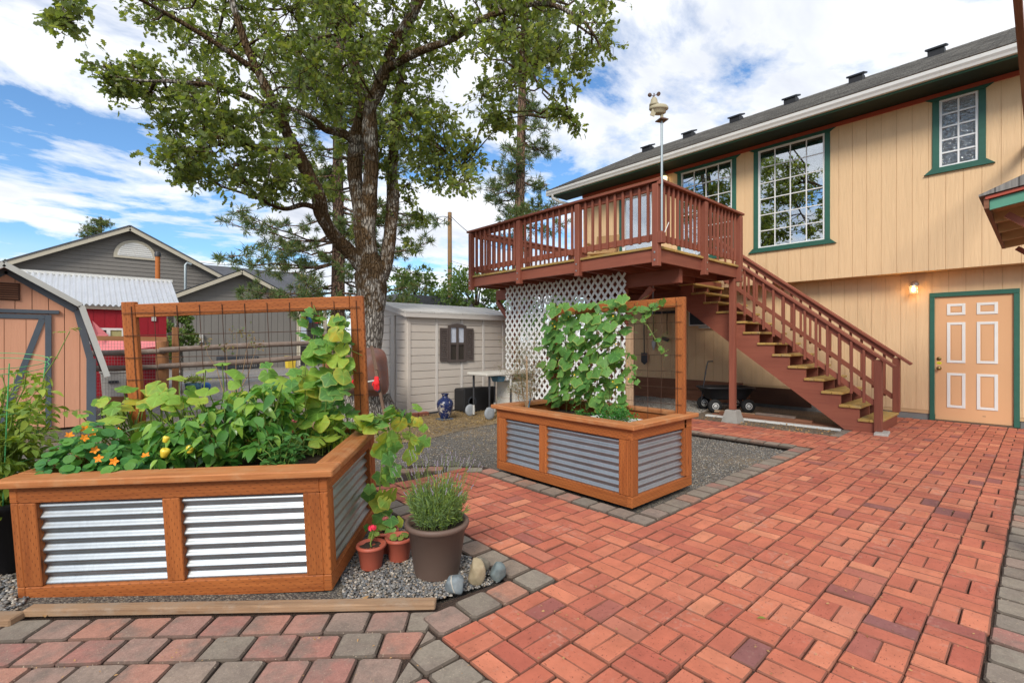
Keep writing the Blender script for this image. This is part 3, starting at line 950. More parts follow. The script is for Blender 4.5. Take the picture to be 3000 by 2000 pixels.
# paver walk parallel with the near planter, cut where it meets the corner
TA = rad(-39.8)
TU = Vector((math.cos(TA), math.sin(TA))); TV = Vector((-TU.y, TU.x))
ORG = Vector((-0.185, 3.225))
PW, PH = 0.182, 0.166
for r in range(7):
    for c in range(-4, 14):
        off = [0.0, 0.52, 0.15, 0.66, 0.3, 0.8, 0.1][r]
        u0, v0 = (c + off) * PW, -(r + 1) * PH - 0.030
        cen = ORG + TU * (u0 + PW / 2) + TV * (v0 + PH / 2)
        d = fwd((cen.x, cen.y))
        if d < 1.55: continue
        u = (cen.x * RT.x + cen.y * RT.y) / d
        if u < -1.2: continue
        base = [(x * 1.0, y * 1.0) for x, y in rounded(PW - 0.006, PH - 0.006, 0.010)]
        wp = [tuple(cen + TU * x + TV * y) for x, y in base]
        q = clip(wp)
        if len(q) < 3: continue
        area = area_of(q)
        if area < 0.0022: continue
        near_edge = c < -1 + (r % 3 == 2) or random.random() < 0.12 or area < 0.02
        mat = 'paver_grey' if near_edge else 'paver_red'
        lc = [(x - cen.x, y - cen.y) for x, y in q]
        paver_mesh(lc).build('paver', mat, patio, (cen.x, cen.y, 0.003 + random.gauss(0, 0.002)), (random.gauss(0, 0.006), random.gauss(0, 0.006), 0))

# ------------------------------------------------------------------ loose gravel
def pebbles(name, region, n, smin, smax, z, label=None, mat='pebble'):
    base = []
    for k in range(7):
        # squashed octahedron refined once: 18 verts, 32 faces
        o = np.array([[1, 0, 0], [-1, 0, 0], [0, 1, 0], [0, -1, 0], [0, 0, 1], [0, 0, -1]], float)
        ff = [(0, 2, 4), (2, 1, 4), (1, 3, 4), (3, 0, 4), (2, 0, 5), (1, 2, 5), (3, 1, 5), (0, 3, 5)]
        v = o + RNG.normal(0, 0.16, o.shape)
        vs = [tuple(p) for p in v]; cache = {}; f2 = []
        def midp(a, b):
            kk = (min(a, b), max(a, b))
            if kk not in cache:
                p = np.array(vs[a]) + np.array(vs[b]); p = p / np.linalg.norm(p) * RNG.uniform(0.85, 1.0)
                vs.append(tuple(p)); cache[kk] = len(vs) - 1
            return cache[kk]
        if smax > 0.008:
            for a, b, c in ff:
                ab, bc, ca = midp(a, b), midp(b, c), midp(c, a)
                f2 += [(a, ab, ca), (ab, b, bc), (ca, bc, c), (ab, bc, ca)]
        else:
            f2 = ff
        base.append((np.array(vs), np.array(f2)))
    Vs = []; Fs = []; off = 0
    pts = region(n)
    for (x, y, zb) in pts:
        v, f = base[RNG.integers(7)]
        s = RNG.uniform(smin, smax) * np.array([1.0, RNG.uniform(0.6, 0.95), RNG.uniform(0.45, 0.75)])
        a = RNG.uniform(0, 6.28); c_, s_ = math.cos(a), math.sin(a)
        w = v * s
        w = np.stack([w[:, 0] * c_ - w[:, 1] * s_ + x, w[:, 0] * s_ + w[:, 1] * c_ + y, w[:, 2] + zb + s[2] * RNG.uniform(0.0, 0.9)], 1)
        Vs.append(w); Fs.append(f + off); off += len(w)
    me = np_mesh(name, np.concatenate(Vs), np.concatenate(Fs), mat, None, True)
    o = stuff(link(name, me))
    o['label'] = label; o['category'] = 'gravel'
    return o
def in_poly(x, y, poly):
    c = False; j = len(poly) - 1
    for i in range(len(poly)):
        xi, yi = poly[i]; xj, yj = poly[j]
        if (yi > y) != (yj > y) and x < (xj - xi) * (y - yi) / (yj - yi) + xi: c = not c
        j = i
    return c
def poly_region(poly, z, ok=None):
    xs = [p[0] for p in poly]; ys = [p[1] for p in poly]
    def f(n):
        out = []
        while len(out) < n:
            x, y = random.uniform(min(xs), max(xs)), random.uniform(min(ys), max(ys))
            if in_poly(x, y, poly) and (ok is None or ok(x, y)): out.append((x, y, z))
        return out
    return f
sheet('gravel_corner', [(-1.6, 4.4), (1.30, 2.07), (1.64, 2.02), (1.755, 2.2), (1.755, 4.1), (1.2, 4.6), (-1.0, 6.2)], -0.012, 'gravel')
corner = [(1.00, 2.35), (1.32, 2.06), (1.70, 1.98), (1.76, 2.2), (1.76, 3.9), (1.5, 3.9)]
pebbles('gravel', poly_region(corner, -0.008), 9000, 0.005, 0.0115, 0, 'loose dark river gravel round the flower pots by the near planter')
left = [(-0.5, 3.35), (-0.22, 3.28), (-0.16, 3.5), (-0.35, 4.2), (-0.9, 4.0)]
pebbles('gravel', poly_region(left, -0.008), 1600, 0.007, 0.014, 0, 'loose dark gravel at the far left end of the near planter')
yardp = [(1.95, 4.6), (2.6, 4.55), (3.1, 4.0), (4.2, 3.9), (6.45, 3.6), (6.45, 6.3), (4.5, 6.6), (2.0, 6.2)]
pebbles('gravel', poly_region(yardp, -0.046), 16000, 0.004, 0.0085, 0, 'grey gravel between the brick path and the plastic shed')
squarep = [(4.15, 2.06), (6.46, 2.06), (6.46, 3.7), (4.15, 3.9)]
pebbles('gravel', poly_region(squarep, -0.046), 13000, 0.004, 0.0085, 0, 'grey gravel square behind the far planter beside the brick path')
wallp = [(7.75, 4.2), (9.4, 4.4), (10.35, 4.0), (10.35, 6.5), (7.75, 6.5)]
pebbles('gravel', poly_region(wallp, -0.046), 9000, 0.008, 0.015, 0, 'pale gravel along the foot of the house wall under the deck', 'pebble_pale')
# ------------------------------------------------------------------ the two-storey house
XU, XL = 10.10, 10.45
house = thing('house', 'two-storey tan house with green window trim, grey shingle roof and white gutter', 'house', (XU, 3.0, 0))
def hb(name, mat, fn, parent=house):
    mb = MB(); fn(mb)
    mb.v = [(x - XU, y - 3.0, z) for x, y, z in mb.v]
    return mb.build(name, mat, parent)
WIN = {'small': (0.675, 1.109, 4.02, 5.075), 'big': (2.685, 3.828, 3.14, 5.07), 'mid': (4.35, 5.48, 3.14, 5.06)}
SLIDER = (6.17, 7.05, 2.56, 4.85)
DOOR = (0.314, 1.205, 0.02, 2.005)
openings_u = list(WIN.values()) + [SLIDER]
def strips(y0, y1, z0, z1, holes):
    """Rectangles of a vertical board y0..y1 left over round the openings."""
    ys = sorted({y0, y1, *[min(max(v, y0), y1) for h in holes for v in h[:2]]})
    out = []
    for a, b in zip(ys[:-1], ys[1:]):
        if b - a < 0.004: continue
        segs = [(z0, z1)]
        for h in holes:
            if h[0] < (a + b) / 2 < h[1]:
                ns = []
                for s0, s1 in segs:
                    if h[3] <= s0 or h[2] >= s1: ns.append((s0, s1)); continue
                    if h[2] > s0: ns.append((s0, h[2]))
                    if h[3] < s1: ns.append((h[3], s1))
                segs = ns
        out += [(a, b, s0, s1) for s0, s1 in segs]
    return out
def wall_boards(x, y0, y1, z0f, z1, holes):
    y = y0
    while y < y1 - 0.01:
        e = min(y + 0.2035, y1)
        rects = strips(y + 0.0028, e - 0.0028, z0f((y + e) / 2), z1, holes)
        for a, b, s0, s1 in rects:
            hb('siding_board', 'house_siding', lambda mb: mb.bb(x, x + 0.014, a, b, s0, s1, 0, 2))
        y = e
wall_boards(XU, -1.2, 8.30, lambda y: 2.42, 5.20, openings_u)
low = lambda y: 0.16 if y < 2.92 else 0.40
wall_boards(XL, -1.2, 8.30, low, 2.425, [DOOR])
def sheathing(mb):
    for a, b, s0, s1 in strips(-1.2, 8.28, 2.426, 5.20, openings_u): mb.bb(XU + 0.0065, XU + 0.10, a, b, s0, s1)
hb('wall', 'groove', sheathing)
def sheathing2(mb):
    for a, b, s0, s1 in strips(-1.2, 8.28, 0.10, 2.42, [DOOR]): mb.bb(XL + 0.0065, XL + 0.10, a, b, s0, s1)
hb('wall', 'groove', sheathing2)
hb('overhang_soffit', 'house_siding', lambda m: m.bb(XU + 0.012, XL + 0.11, -1.2, 8.29, 2.428, 2.46))
hb('foundation', 'foundation', lambda m: (m.bb(XL + 0.02, XL + 0.3, -1.2, 0.24, -0.1, 0.158), m.bb(XL + 0.02, XL + 0.3, 1.28, 2.92, -0.1, 0.158), m.bb(XL + 0.018, XL + 0.3, 2.92, 8.28, -0.1, 0.398)))
# dark rooms behind the glass, gable ends, floor
hb('interior', 'interior_dark', lambda m: (m.bb(13.2, 13.3, -1.2, 8.2, 2.5, 5.3), m.bb(XU + 0.101, 13.3, -1.2, 8.2, 2.47, 2.50), m.bb(XU + 0.101, 13.3, -1.2, 8.2, 5.20, 5.24),
   m.bb(XU + 0.101, 13.3, 8.16, 8.2, 2.5, 5.2), m.bb(XU + 0.101, 13.3, -1.2, -1.16, 2.5, 5.2), m.bb(XU + 0.101, 13.3, 4.02, 4.08, 2.5, 5.2), m.bb(XU + 0.101, 13.3, 1.8, 1.86, 2.5, 5.2)))
hb('end_wall', 'house_siding', lambda m: (m.bb(XL + 0.101, 17.0, 8.201, 8.30, 0.1, 2.42), m.bb(XU + 0.101, 17.0, 8.205, 8.30, 2.461, 5.19)))
hb('back_wall', 'house_siding', lambda m: m.bb(16.9, 17.0, -1.2, 8.2, 0.1, 5.2))

# windows ---------------------------------------------------------------
def window(key, cols, rows, glassmat, blind=True):
    y0, y1, z0, z1 = WIN[key]
    fr = 0.026
    w = hb('window', 'white_vinyl', lambda m: (m.bb(XU - 0.004, XU + 0.05, y0 - 0.004, y0 + fr, z0, z1), m.bb(XU - 0.004, XU + 0.05, y1 - fr, y1 + 0.004, z0, z1),
        m.bb(XU - 0.003, XU + 0.049, y0 + fr - 0.001, y1 - fr + 0.001, z0 + 0.001, z0 + fr), m.bb(XU - 0.003, XU + 0.049, y0 + fr - 0.001, y1 - fr + 0.001, z1 - fr, z1 - 0.001)))
    def par(name, mat, f):
        mb = MB(); f(mb); mb.v = [(x - XU, y - 3.0, z) for x, y, z in mb.v]
        return mb.build(name, mat, w)
    yc = (y0 + y1) / 2; hw = (y1 - y0) / 2 + 0.088
    par('sill', 'green_trim', lambda m: m.prism([(-hw - 0.10, -0.085), (hw + 0.10, -0.085), (hw + 0.005, 0.0), (-hw - 0.005, 0.0)], (XU + 0.02, yc, z0 - 0.002), (0, -1, 0), (0, 0, 1), 0.060))
    par('head_casing', 'green_trim', lambda m: m.prism([(-hw, 0.0), (hw, 0.0), (hw + 0.09, 0.05), (-hw - 0.09, 0.05)], (XU + 0.02, yc, z1 + 0.002), (0, -1, 0), (0, 0, 1), 0.050))
    par('side_casing', 'green_trim', lambda m: m.bb(XU - 0.022, XU + 0.02, y0 - 0.088, y0 - 0.006, z0, z1, 0.004))
    par('side_casing', 'green_trim', lambda m: m.bb(XU - 0.022, XU + 0.02, y1 + 0.006, y1 + 0.088, z0, z1, 0.004))
    a0, a1, b0, b1 = y0 + fr, y1 - fr, z0 + fr, z1 - fr
    for i in range(cols):
        for j in range(rows):
            p0, p1 = a0 + (a1 - a0) * i / cols, a0 + (a1 - a0) * (i + 1) / cols
            q0, q1 = b0 + (b1 - b0) * j / rows, b0 + (b1 - b0) * (j + 1) / rows
            par('pane', glassmat, lambda m: m.bb(XU + 0.022, XU + 0.026, p0, p1, q0, q1))
    def mun(m):
        mw = 0.0085 if key != 'small' else 0.011
        for i in range(1, cols):
            y = a0 + (a1 - a0) * i / cols; m.bb(XU + 0.012, XU + 0.021, y - mw, y + mw, b0, b1)
        for j in range(1, rows):
            z = b0 + (b1 - b0) * j / rows; m.bb(XU + 0.0135, XU + 0.0205, a0, a1, z - mw, z + mw)
    par('muntin_grid', 'white_vinyl', mun)
    if blind:
        def bl(m):
            for k in range(6): m.bb(XU + 0.075, XU + 0.105, a0, a1, b1 - 0.03 - k * 0.028, b1 - 0.008 - k * 0.028)
        par('blind', 'blind', bl)
    else:
        par('privacy_backing', 'frost_back', lambda m: m.bb(XU + 0.04, XU + 0.046, a0, a1, b0, b1))
    return w
window('small', 2, 5, 'rippled_glass', False)
window('big', 4, 6, 'window_glass')
window('mid', 4, 6, 'window_glass')
# sliding door on the deck
y0, y1, z0, z1 = SLIDER
sl = hb('sliding_door', 'white_vinyl', lambda m: (m.bb(XU - 0.01, XU + 0.06, y0, y0 + 0.07, z0, z1), m.bb(XU - 0.01, XU + 0.06, y1 - 0.07, y1, z0, z1), m.bb(XU - 0.009, XU + 0.059, y0 + 0.07, y1 - 0.07, z1 - 0.07, z1), m.bb(XU - 0.009, XU + 0.059, y0 + 0.07, y1 - 0.07, z0, z0 + 0.09)))
hbs = lambda n, mt, f: hb(n, mt, f, sl)
hbs('pane', 'window_glass', lambda m: m.bb(XU + 0.02, XU + 0.025, y0 + 0.07, y1 - 0.07, z0 + 0.09, z1 - 0.07))
hbs('casing', 'green_trim', lambda m: (m.bb(XU - 0.02, XU + 0.02, y1 + 0.004, y1 + 0.085, z0, z1), m.bb(XU - 0.02, XU + 0.02, y0 - 0.085, y0 - 0.004, z0, z1), m.bb(XU - 0.021, XU + 0.02, y0 - 0.12, y1 + 0.12, z1 + 0.003, z1 + 0.085)))

# entry door ------------------------------------------------------------
y0, y1, z0, z1 = DOOR
dr = hb('door', 'door_paint', lambda m: m.bb(XL + 0.012, XL + 0.055, y0, y1, z0, z1, 0.003))
hd = lambda n, mt, f: hb(n, mt, f, dr)
for c0, c1 in ((0.163, 0.408), (0.553, 0.817)):
    for r0, r1 in ((0.056, 0.147), (0.206, 0.533), (0.615, 0.895)):
        ya, yb = y1 - (y1 - y0) * c1, y1 - (y1 - y0) * c0
        za, zb = z1 - (z1 - z0) * r1, z1 - (z1 - z0) * r0
        w_ = 0.040
        def mould(m):
            m.bb(XL + 0.002, XL + 0.0115, ya, ya + w_, za, zb, 0.003); m.bb(XL + 0.002, XL + 0.0115, yb - w_, yb, za, zb, 0.003)
            m.bb(XL + 0.0025, XL + 0.0115, ya + w_, yb - w_, za, za + w_, 0.003); m.bb(XL + 0.0025, XL + 0.0115, ya + w_, yb - w_, zb - w_, zb, 0.003)
        hd('panel_moulding', 'white_trim', mould)
        hd('raised_panel', 'door_paint', lambda m: m.bb(XL + 0.007, XL + 0.0115, ya + w_ + 0.012, yb - w_ - 0.012, za + w_ + 0.012, zb - w_ - 0.012, 0.002))
AXX = Matrix.Rotation(rad(-90), 3, 'Y')
ky = y1 - 0.050
hd('knob', 'brass', lambda m: m.lathe([(0.030, 0.0), (0.031, 0.006), (0.012, 0.012), (0.012, 0.032), (0.026, 0.042), (0.029, 0.055), (0.020, 0.066), (0.0, 0.069)], 16, (XL + 0.011, ky, 0.855), True, AXX))
hd('deadbolt', 'brass', lambda m: m.lathe([(0.029, 0.0), (0.029, 0.012), (0.018, 0.018), (0.0, 0.019)], 16, (XL + 0.011, ky, 1.012), True, AXX))
hd('lock_label', 'yellow_label', lambda m: m.prism([(-0.035, 0), (-0.018, -0.020), (0.018, -0.020), (0.035, 0), (0.018, 0.020), (-0.018, 0.020)], (XL + 0.0115, ky, 0.940), (0, -1, 0), (0, 0, 1), 0.0015))
def ink(m):
    for k in range(4): m.bb(XL + 0.0088, XL + 0.0098, ky - 0.016 + k * 0.009, ky - 0.0105 + k * 0.009, 0.934, 0.946)
hd('label_lettering', 'label_ink', ink)
hd('door_scuff', 'threshold', lambda m: [m.bb(XL + 0.0105, XL + 0.0125, y0 + 0.30 + k * 0.012, y0 + 0.306 + k * 0.012, z0 + 0.10, z0 + 0.115) for k in range(3)])
hb('door_casing', 'green_trim', lambda m: (m.bb(XL - 0.022, XL + 0.03, y1 + 0.004, y1 + 0.068, 0.0, z1 + 0.006, 0.004), m.bb(XL - 0.022, XL + 0.03, y0 - 0.068, y0 - 0.004, 0.0, z1 + 0.006, 0.004), m.bb(XL - 0.022, XL + 0.03, y0 - 0.068, y1 + 0.068, z1 + 0.007, z1 + 0.078, 0.004)))
hb('door_sill', 'threshold', lambda m: m.bb(XL - 0.05, XL + 0.06, y0 - 0.002, y1 + 0.002, -0.02, 0.018, 0.004))

# eaves -----------------------------------------------------------------
YE0, YE1 = -1.2, 8.97
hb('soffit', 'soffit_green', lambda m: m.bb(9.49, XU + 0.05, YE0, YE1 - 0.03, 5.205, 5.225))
hb('frieze', 'red_trim', lambda m: m.bb(XU - 0.018, XU + 0.01, YE0, 8.32, 5.124, 5.196))
hb('fascia', 'green_trim', lambda m: m.bb(9.462, 9.488, YE0, YE1 - 0.02, 5.150, 5.33))
def gut(m):
    pr = [(0.0, 0.0), (0.062, 0.0), (0.074, 0.035), (0.096, 0.070), (0.100, 0.118), (0.088, 0.118), (0.084, 0.074), (0.064, 0.042), (0.055, 0.012), (0.0, 0.012)]
    m.prism([(-x, z) for x, z in pr][::-1], (9.461, YE1, 5.178), (1, 0, 0), (0, 0, 1), YE1 - YE0)
hb('gutter', 'gutter_white', gut)
hb('gutter_end_cap', 'gutter_white', lambda m: m.bb(9.361, 9.463, YE1 + 0.001, YE1 + 0.006, 5.176, 5.298))
hb('downspout', 'gutter_white', lambda m: m.tube([(9.41, 8.78, 5.178), (9.41, 8.78, 5.10), (9.55, 8.66, 5.0), (9.95, 8.40, 4.90), (10.02, 8.37, 4.80), (10.02, 8.37, 2.5)], 0.038, 8))
# roof in real shingle courses
EX, EZ, RX, RZ = 9.38, 5.315, 13.5, 7.345
def roof(m):
    L = math.hypot(RX - EX, RZ - EZ); n = int(L / 0.14)
    ux, uz = (RX - EX) / L, (RZ - EZ) / L
    nx, nz = -uz, ux
    for k in range(n):
        s0, s1 = k * L / n - 0.02, (k + 1) * L / n
        t0, t1 = 0.014, 0.002
        jit = random.uniform(-0.004, 0.004)
        p = [(EX + ux * (s0 + jit) + nx * 0, EZ + uz * (s0 + jit)), (EX + ux * s1, EZ + uz * s1), (EX + ux * s1 + nx * t1, EZ + uz * s1 + nz * t1), (EX + ux * (s0 + jit) + nx * t0, EZ + uz * (s0 + jit) + nz * t0)]
        V = [(x, YE0, z) for x, z in p] + [(x, YE1, z) for x, z in p]
        v0 = k * 0.14
        A = [(YE0, v0), (YE1, v0), (YE1, v0 + 0.139), (YE0, v0 + 0.139)]
        m.add(V, [[3, 2, 6, 7], [0, 3, 7, 4], [4, 7, 6, 5], [0, 1, 2, 3]], [[(YE0, v0 + 0.01), (YE0, v0 + 0.139), (YE1, v0 + 0.139), (YE1, v0 + 0.01)], [(YE0, v0), (YE0, v0 + 0.01), (YE1, v0 + 0.01), (YE1, v0)], A, A])
rf = hb('roof', 'shingles', roof)
hb('roof_deck', 'tan_soffit', lambda m: (m.prism([(EX, EZ - 0.05), (RX, RZ - 0.05), (17.62, EZ - 0.05), (17.62, EZ - 0.01), (RX, RZ - 0.004), (EX, EZ - 0.004)], (0, YE1 - 0.002, 0), (1, 0, 0), (0, 0, 1), YE1 - YE0 - 0.004)), rf)
hb('back_slope', 'shingles', lambda m: m.add([(RX, YE0, RZ + 0.01), (17.7, YE0, 5.29), (17.7, YE1, 5.29), (RX, YE1, RZ + 0.01)], [[0, 3, 2, 1]]), rf)
hb('ridge_cap', 'shingles', lambda m: m.prism([(-0.14, -0.06), (0, 0.012), (0.14, -0.06), (0.14, -0.045), (0, 0.03), (-0.14, -0.045)], (RX, YE1, RZ), (1, 0, 0), (0, 0, 1), YE1 - YE0), rf)
for yv in (1.489, 2.854, 4.204, 5.539, 6.877, 8.229):
    v = hb('roof_vent', 'black_plastic', lambda m: m.bb(13.0, 13.26, yv - 0.13, yv + 0.13, 6.98, 7.29), rf)
    hb('vent_cap', 'dark_bin', lambda m: m.box((13.12, yv, 7.315), (0.34, 0.34, 0.04), Matrix.Rotation(rad(-20), 3, 'Y'), 0.01), rf)

# porch roof and low eave of the wing at the right
px0, px1, pyE, pz = 5.80, 8.45, 0.35, 2.47
wing = thing('porch_roof', 'low shingled porch roof with teal fascia and bare rafters at right edge', 'porch', (px0, pyE, pz))
def wb(name, mat, f):
    mb = MB(); f(mb); mb.v = [(x - px0, y - pyE, z - pz) for x, y, z in mb.v]
    return mb.build(name, mat, wing)
sl_ = 0.16
def slab(m, x0, x1, ya, yb, zt, th):
    za, zb = zt, zt + (ya - yb) * sl_
    m.add([(x0, ya, za - th), (x1, ya, za - th), (x1, yb, zb - th), (x0, yb, zb - th), (x0, ya, za), (x1, ya, za), (x1, yb, zb), (x0, yb, zb)],
          [[0, 3, 2, 1], [4, 5, 6, 7], [0, 1, 5, 4], [1, 2, 6, 5], [2, 3, 7, 6], [3, 0, 4, 7]], None)
wb('rake_fascia', 'teal_trim', lambda m: slab(m, px0, px0 + 0.03, pyE - 0.035, -0.30, pz + 0.03, 0.085))
wb('drip_board', 'red_trim', lambda m: slab(m, px0 - 0.03, px0 + 0.02, pyE - 0.01, -0.30, pz + 0.058, 0.026))
wb('roof_boards', 'tan_soffit', lambda m: slab(m, px0 + 0.031, px1, pyE - 0.03, -0.30, pz + 0.03, 0.02))
wb('shingle_layer', 'shingles', lambda m: m.add([(px0 - 0.05, pyE + 0.03, pz + 0.06), (px1 + 0.05, pyE + 0.03, pz + 0.06), (px1 + 0.05, -0.30, pz + 0.164), (px0 - 0.05, -0.30, pz + 0.164),
    (px0 - 0.05, pyE + 0.03, pz + 0.075), (px1 + 0.05, pyE + 0.03, pz + 0.075), (px1 + 0.05, -0.30, pz + 0.36), (px0 - 0.05, -0.30, pz + 0.36)], [[0, 3, 2, 1], [4, 5, 6, 7], [0, 1, 5, 4], [1, 2, 6, 5], [2, 3, 7, 6], [3, 0, 4, 7]]))
wb('eave_board', 'brown_plank', lambda m: m.bb(px0 - 0.02, px1, pyE - 0.032, pyE, pz - 0.045, pz + 0.052))
for xr in (6.35, 6.95, 7.55, 8.15):
    wb('rafter', 'tan_soffit', lambda m: m.bar((xr, pyE - 0.035, pz - 0.035), (xr, -0.30, pz - 0.035 + 0.615 * sl_), 0.04, 0.09))
for xr in (6.05, 8.3):
    wb('porch_post', 'deck_stain', lambda m: m.bb(xr - 0.05, xr + 0.05, -0.29, -0.19, 0.0, pz + 0.06, 0.004))
    wb('bracket', 'deck_stain', lambda m: m.bar((xr, -0.19, pz - 0.45), (xr, 0.22, pz - 0.07), 0.05, 0.05))
wing2 = thing('wing_eave', 'brown board edge of a high eave along the right picture edge', 'eave', (4.0, 0.17, 4.0))
MB().bb(0, 6.09, -0.05, 0, 0, 0.13).build('fascia_board', 'brown_plank', wing2)
MB().bb(0.1, 0.20, -0.33, -0.23, -4.0, 0.10, 0.004).build('support_post', 'brown_plank', wing2)
MB().bb(0.1, 0.20, -0.23, -0.051, 0.0, 0.09).build('cross_tie', 'brown_plank', wing2)

# wall lantern by the door (lit) and carriage lamp on the deck
lamp = thing('wall_lantern', 'small lit wall lantern glowing orange beside the entry door', 'wall lamp', (XL, 1.464, 2.19))
MB().lathe([(0.055, 0), (0.055, 0.012), (0.03, 0.03), (0.0, 0.032)], 14, (0, 0, 0.06), True, AXX).build('back_plate', 'lamp_metal', lamp)
MB().tube([(-0.03, 0, 0.06), (-0.07, 0, 0.075), (-0.105, 0, 0.06), (-0.11, 0, 0.04)], 0.014, 8).build('arm', 'lamp_metal', lamp)
MB().lathe([(0.0, 0.045), (0.055, 0.035), (0.062, 0.02), (0.058, 0.012), (0.0, 0.012)][::-1], 14, (-0.11, 0, 0)).build('cap', 'lamp_metal', lamp)
cg = MB()
for sx_ in (-1, 1):
    for sy_ in (-1, 1):
        cg.bb(-0.11 + sx_ * 0.045 - 0.004, -0.11 + sx_ * 0.045 + 0.004, sy_ * 0.045 - 0.004, sy_ * 0.045 + 0.004, -0.10, 0.012)
for zc in (-0.10, -0.045):
    cg.bb(-0.159, -0.151, -0.05, 0.05, zc, zc + 0.008); cg.bb(-0.069, -0.061, -0.05, 0.05, zc, zc + 0.008)
    cg.bb(-0.151, -0.069, -0.05, -0.042, zc, zc + 0.008); cg.bb(-0.151, -0.069, 0.042, 0.05, zc, zc + 0.008)
cg.build('cage', 'lamp_metal', lamp)
MB().lathe([(0.0, -0.085), (0.028, -0.075), (0.036, -0.04), (0.030, -0.005), (0.012, 0.010)], 12, (-0.11, 0, 0)).build('bulb', 'lamp_glow', lamp)
pd_ = bpy.data.lights.new('lantern_light', 'POINT'); pd_.energy = 2.4; pd_.color = (1.0, 0.55, 0.18); pd_.shadow_soft_size = 0.04
po = bpy.data.objects.new('lantern_light', pd_); po.parent = lamp; po.location = (-0.16, 0, -0.04); COL.objects.link(po)
lamp2 = thing('carriage_lamp', 'ornate cream carriage lamp high on wall above the deck', 'wall lamp', (XU, 5.83, 4.98))
MB().lathe([(0.05, 0), (0.05, 0.015), (0.0, 0.02)], 12, (0, 0, 0), True, AXX).build('back_plate', 'sensor_tan', lamp2)
MB().tube([(-0.01, 0, -0.02), (-0.06, 0, -0.16), (-0.12, 0, -0.18), (-0.13, 0, -0.12)], 0.012, 8).build('arm', 'sensor_tan', lamp2)
MB().lathe([(0.03, -0.12), (0.06, -0.10), (0.075, 0.05), (0.05, 0.07)], 8, (-0.13, 0, 0), False).build('glass_body', 'lamp_soft', lamp2)
MB().lathe([(0.085, 0.07), (0.06, 0.11), (0.02, 0.15), (0.008, 0.20), (0.0, 0.21)], 12, (-0.13, 0, 0)).build('finial', 'sensor_tan', lamp2)

# air conditioner set into the lower wall
ac = thing('air_conditioner', 'white-framed window air conditioner set in wall under the stairs', 'air conditioner', (XL, 5.2, 1.64))
MB().bb(-0.10, 0.05, -0.26, 0.235, 0.0, 0.37, 0.008).build('housing', 'white_trim', ac)
MB().bb(-0.108, -0.101, -0.22, 0.20, 0.03, 0.34).build('grille_back', 'dark_steel', ac)
gr = MB()
for k in range(14): gr.bb(-0.118, -0.109, -0.22, 0.20, 0.035 + k * 0.022, 0.043 + k * 0.022)
gr.build('grille_louvres', 'dark_bin', ac)
MB().bb(-0.06, 0.0, -0.52, 0.02, -0.055, -0.005).build('support_ledge', 'grey_plastic', ac)

# planks standing against the foot of the wall
for k, (ya, yb, za, zb, mat, lab) in enumerate([
        (4.25, 7.6, 0.215, 0.42, 'brown_plank', 'long brown plank on edge, upper one along foot of house wall'),
        (4.10, 7.5, -0.05, 0.20, 'brown_plank', 'long brown plank on edge, lower one along foot of house wall'),
        (2.95, 4.06, 0.04, 0.37, 'dark_plank', 'dark stained plank leaning on house wall behind the garden cart')]):
    xo = [10.36, 10.33, 10.27][k]
    o = MB().bb(xo, xo + 0.045, ya, yb, za, zb, 0.004).build('plank', mat)
    tag(o, lab, 'plank', 'planks along the wall foot')
# ------------------------------------------------------------------ raised deck
DX0, DX1, DXR, DY0, DY1, DZ = 5.65, 10.09, 8.28, 3.40, 7.40, 2.54
deck = thing('deck', 'raised red-brown wooden deck with slatted railings in front of upper windows', 'deck', (DX0, DY0, 0))
def db(name, mat, f, parent=deck):
    mb = MB(); f(mb); mb.v = [(x - DX0, y - DY0, z) for x, y, z in mb.v]
    return mb.build(name, mat, parent)
# decking boards run along the house, pale ends showing on the stair side
x = DX0 - 0.03
i = 0
while x < DX1 - 0.02:
    e = min(x + 0.139, DX1)
    ys = DY0 - 0.035 if e < DXR + 0.06 else 4.56
    db('decking_board', 'deck_pine', lambda m: m.bb(x, e, ys + random.uniform(-0.006, 0.006), DY1 + 0.03, DZ - 0.034, DZ, 0.003, 1))
    x = e + 0.006; i += 1
RZ0, RZ1 = 2.335, 2.505
db('rim_joist', 'deck_stain', lambda m: m.bb(DX0, DX0 + 0.04, DY0, DY1, RZ0, RZ1, 0.003))
db('rim_joist', 'deck_stain', lambda m: m.bb(DX0 + 0.041, DXR, DY0, DY0 + 0.04, RZ0, RZ1, 0.003))
db('rim_joist', 'deck_stain', lambda m: m.bb(DX0 + 0.041, DX1, DY1 - 0.04, DY1, RZ0, RZ1, 0.003))
db('rim_joist', 'deck_stain', lambda m: m.bb(DXR - 0.04, DXR, DY0 + 0.041, 4.56, RZ0, RZ1, 0.003))
db('rim_joist', 'deck_stain', lambda m: m.bb(DXR + 0.001, DX1, 4.56, 4.60, RZ0, RZ1, 0.003))
y = DY0 + 0.40
while y < DY1 - 0.15:
    xe = DXR - 0.041 if y < 4.55 else DX1
    db('joist', 'deck_stain', lambda m: m.bb(DX0 + 0.042, xe, y, y + 0.04, RZ0 + 0.001, RZ1 - 0.002))
    y += 0.405
db('beam', 'deck_stain', lambda m: m.bb(6.40, 6.49, 3.50, 7.55, 2.13, RZ0 - 0.001, 0.004))
db('beam', 'deck_stain', lambda m: m.bb(9.25, 9.34, 4.75, 7.55, 2.15, RZ0 - 0.001, 0.004))
for yp in (4.46, 7.05):
    db('support_post', 'deck_stain', lambda m: m.bb(6.40, 6.49, yp - 0.045, yp + 0.045, -0.05, 2.129, 0.004))
    for s_ in (-1, 1):
        db('knee_brace', 'deck_stain', lambda m: m.bar((6.445, yp + s_ * 0.055, 1.66), (6.445, yp + s_ * 0.50, 2.10), 0.07, 0.085, (0, 0, 1), 0.003))
pier = (8.06, 3.46)
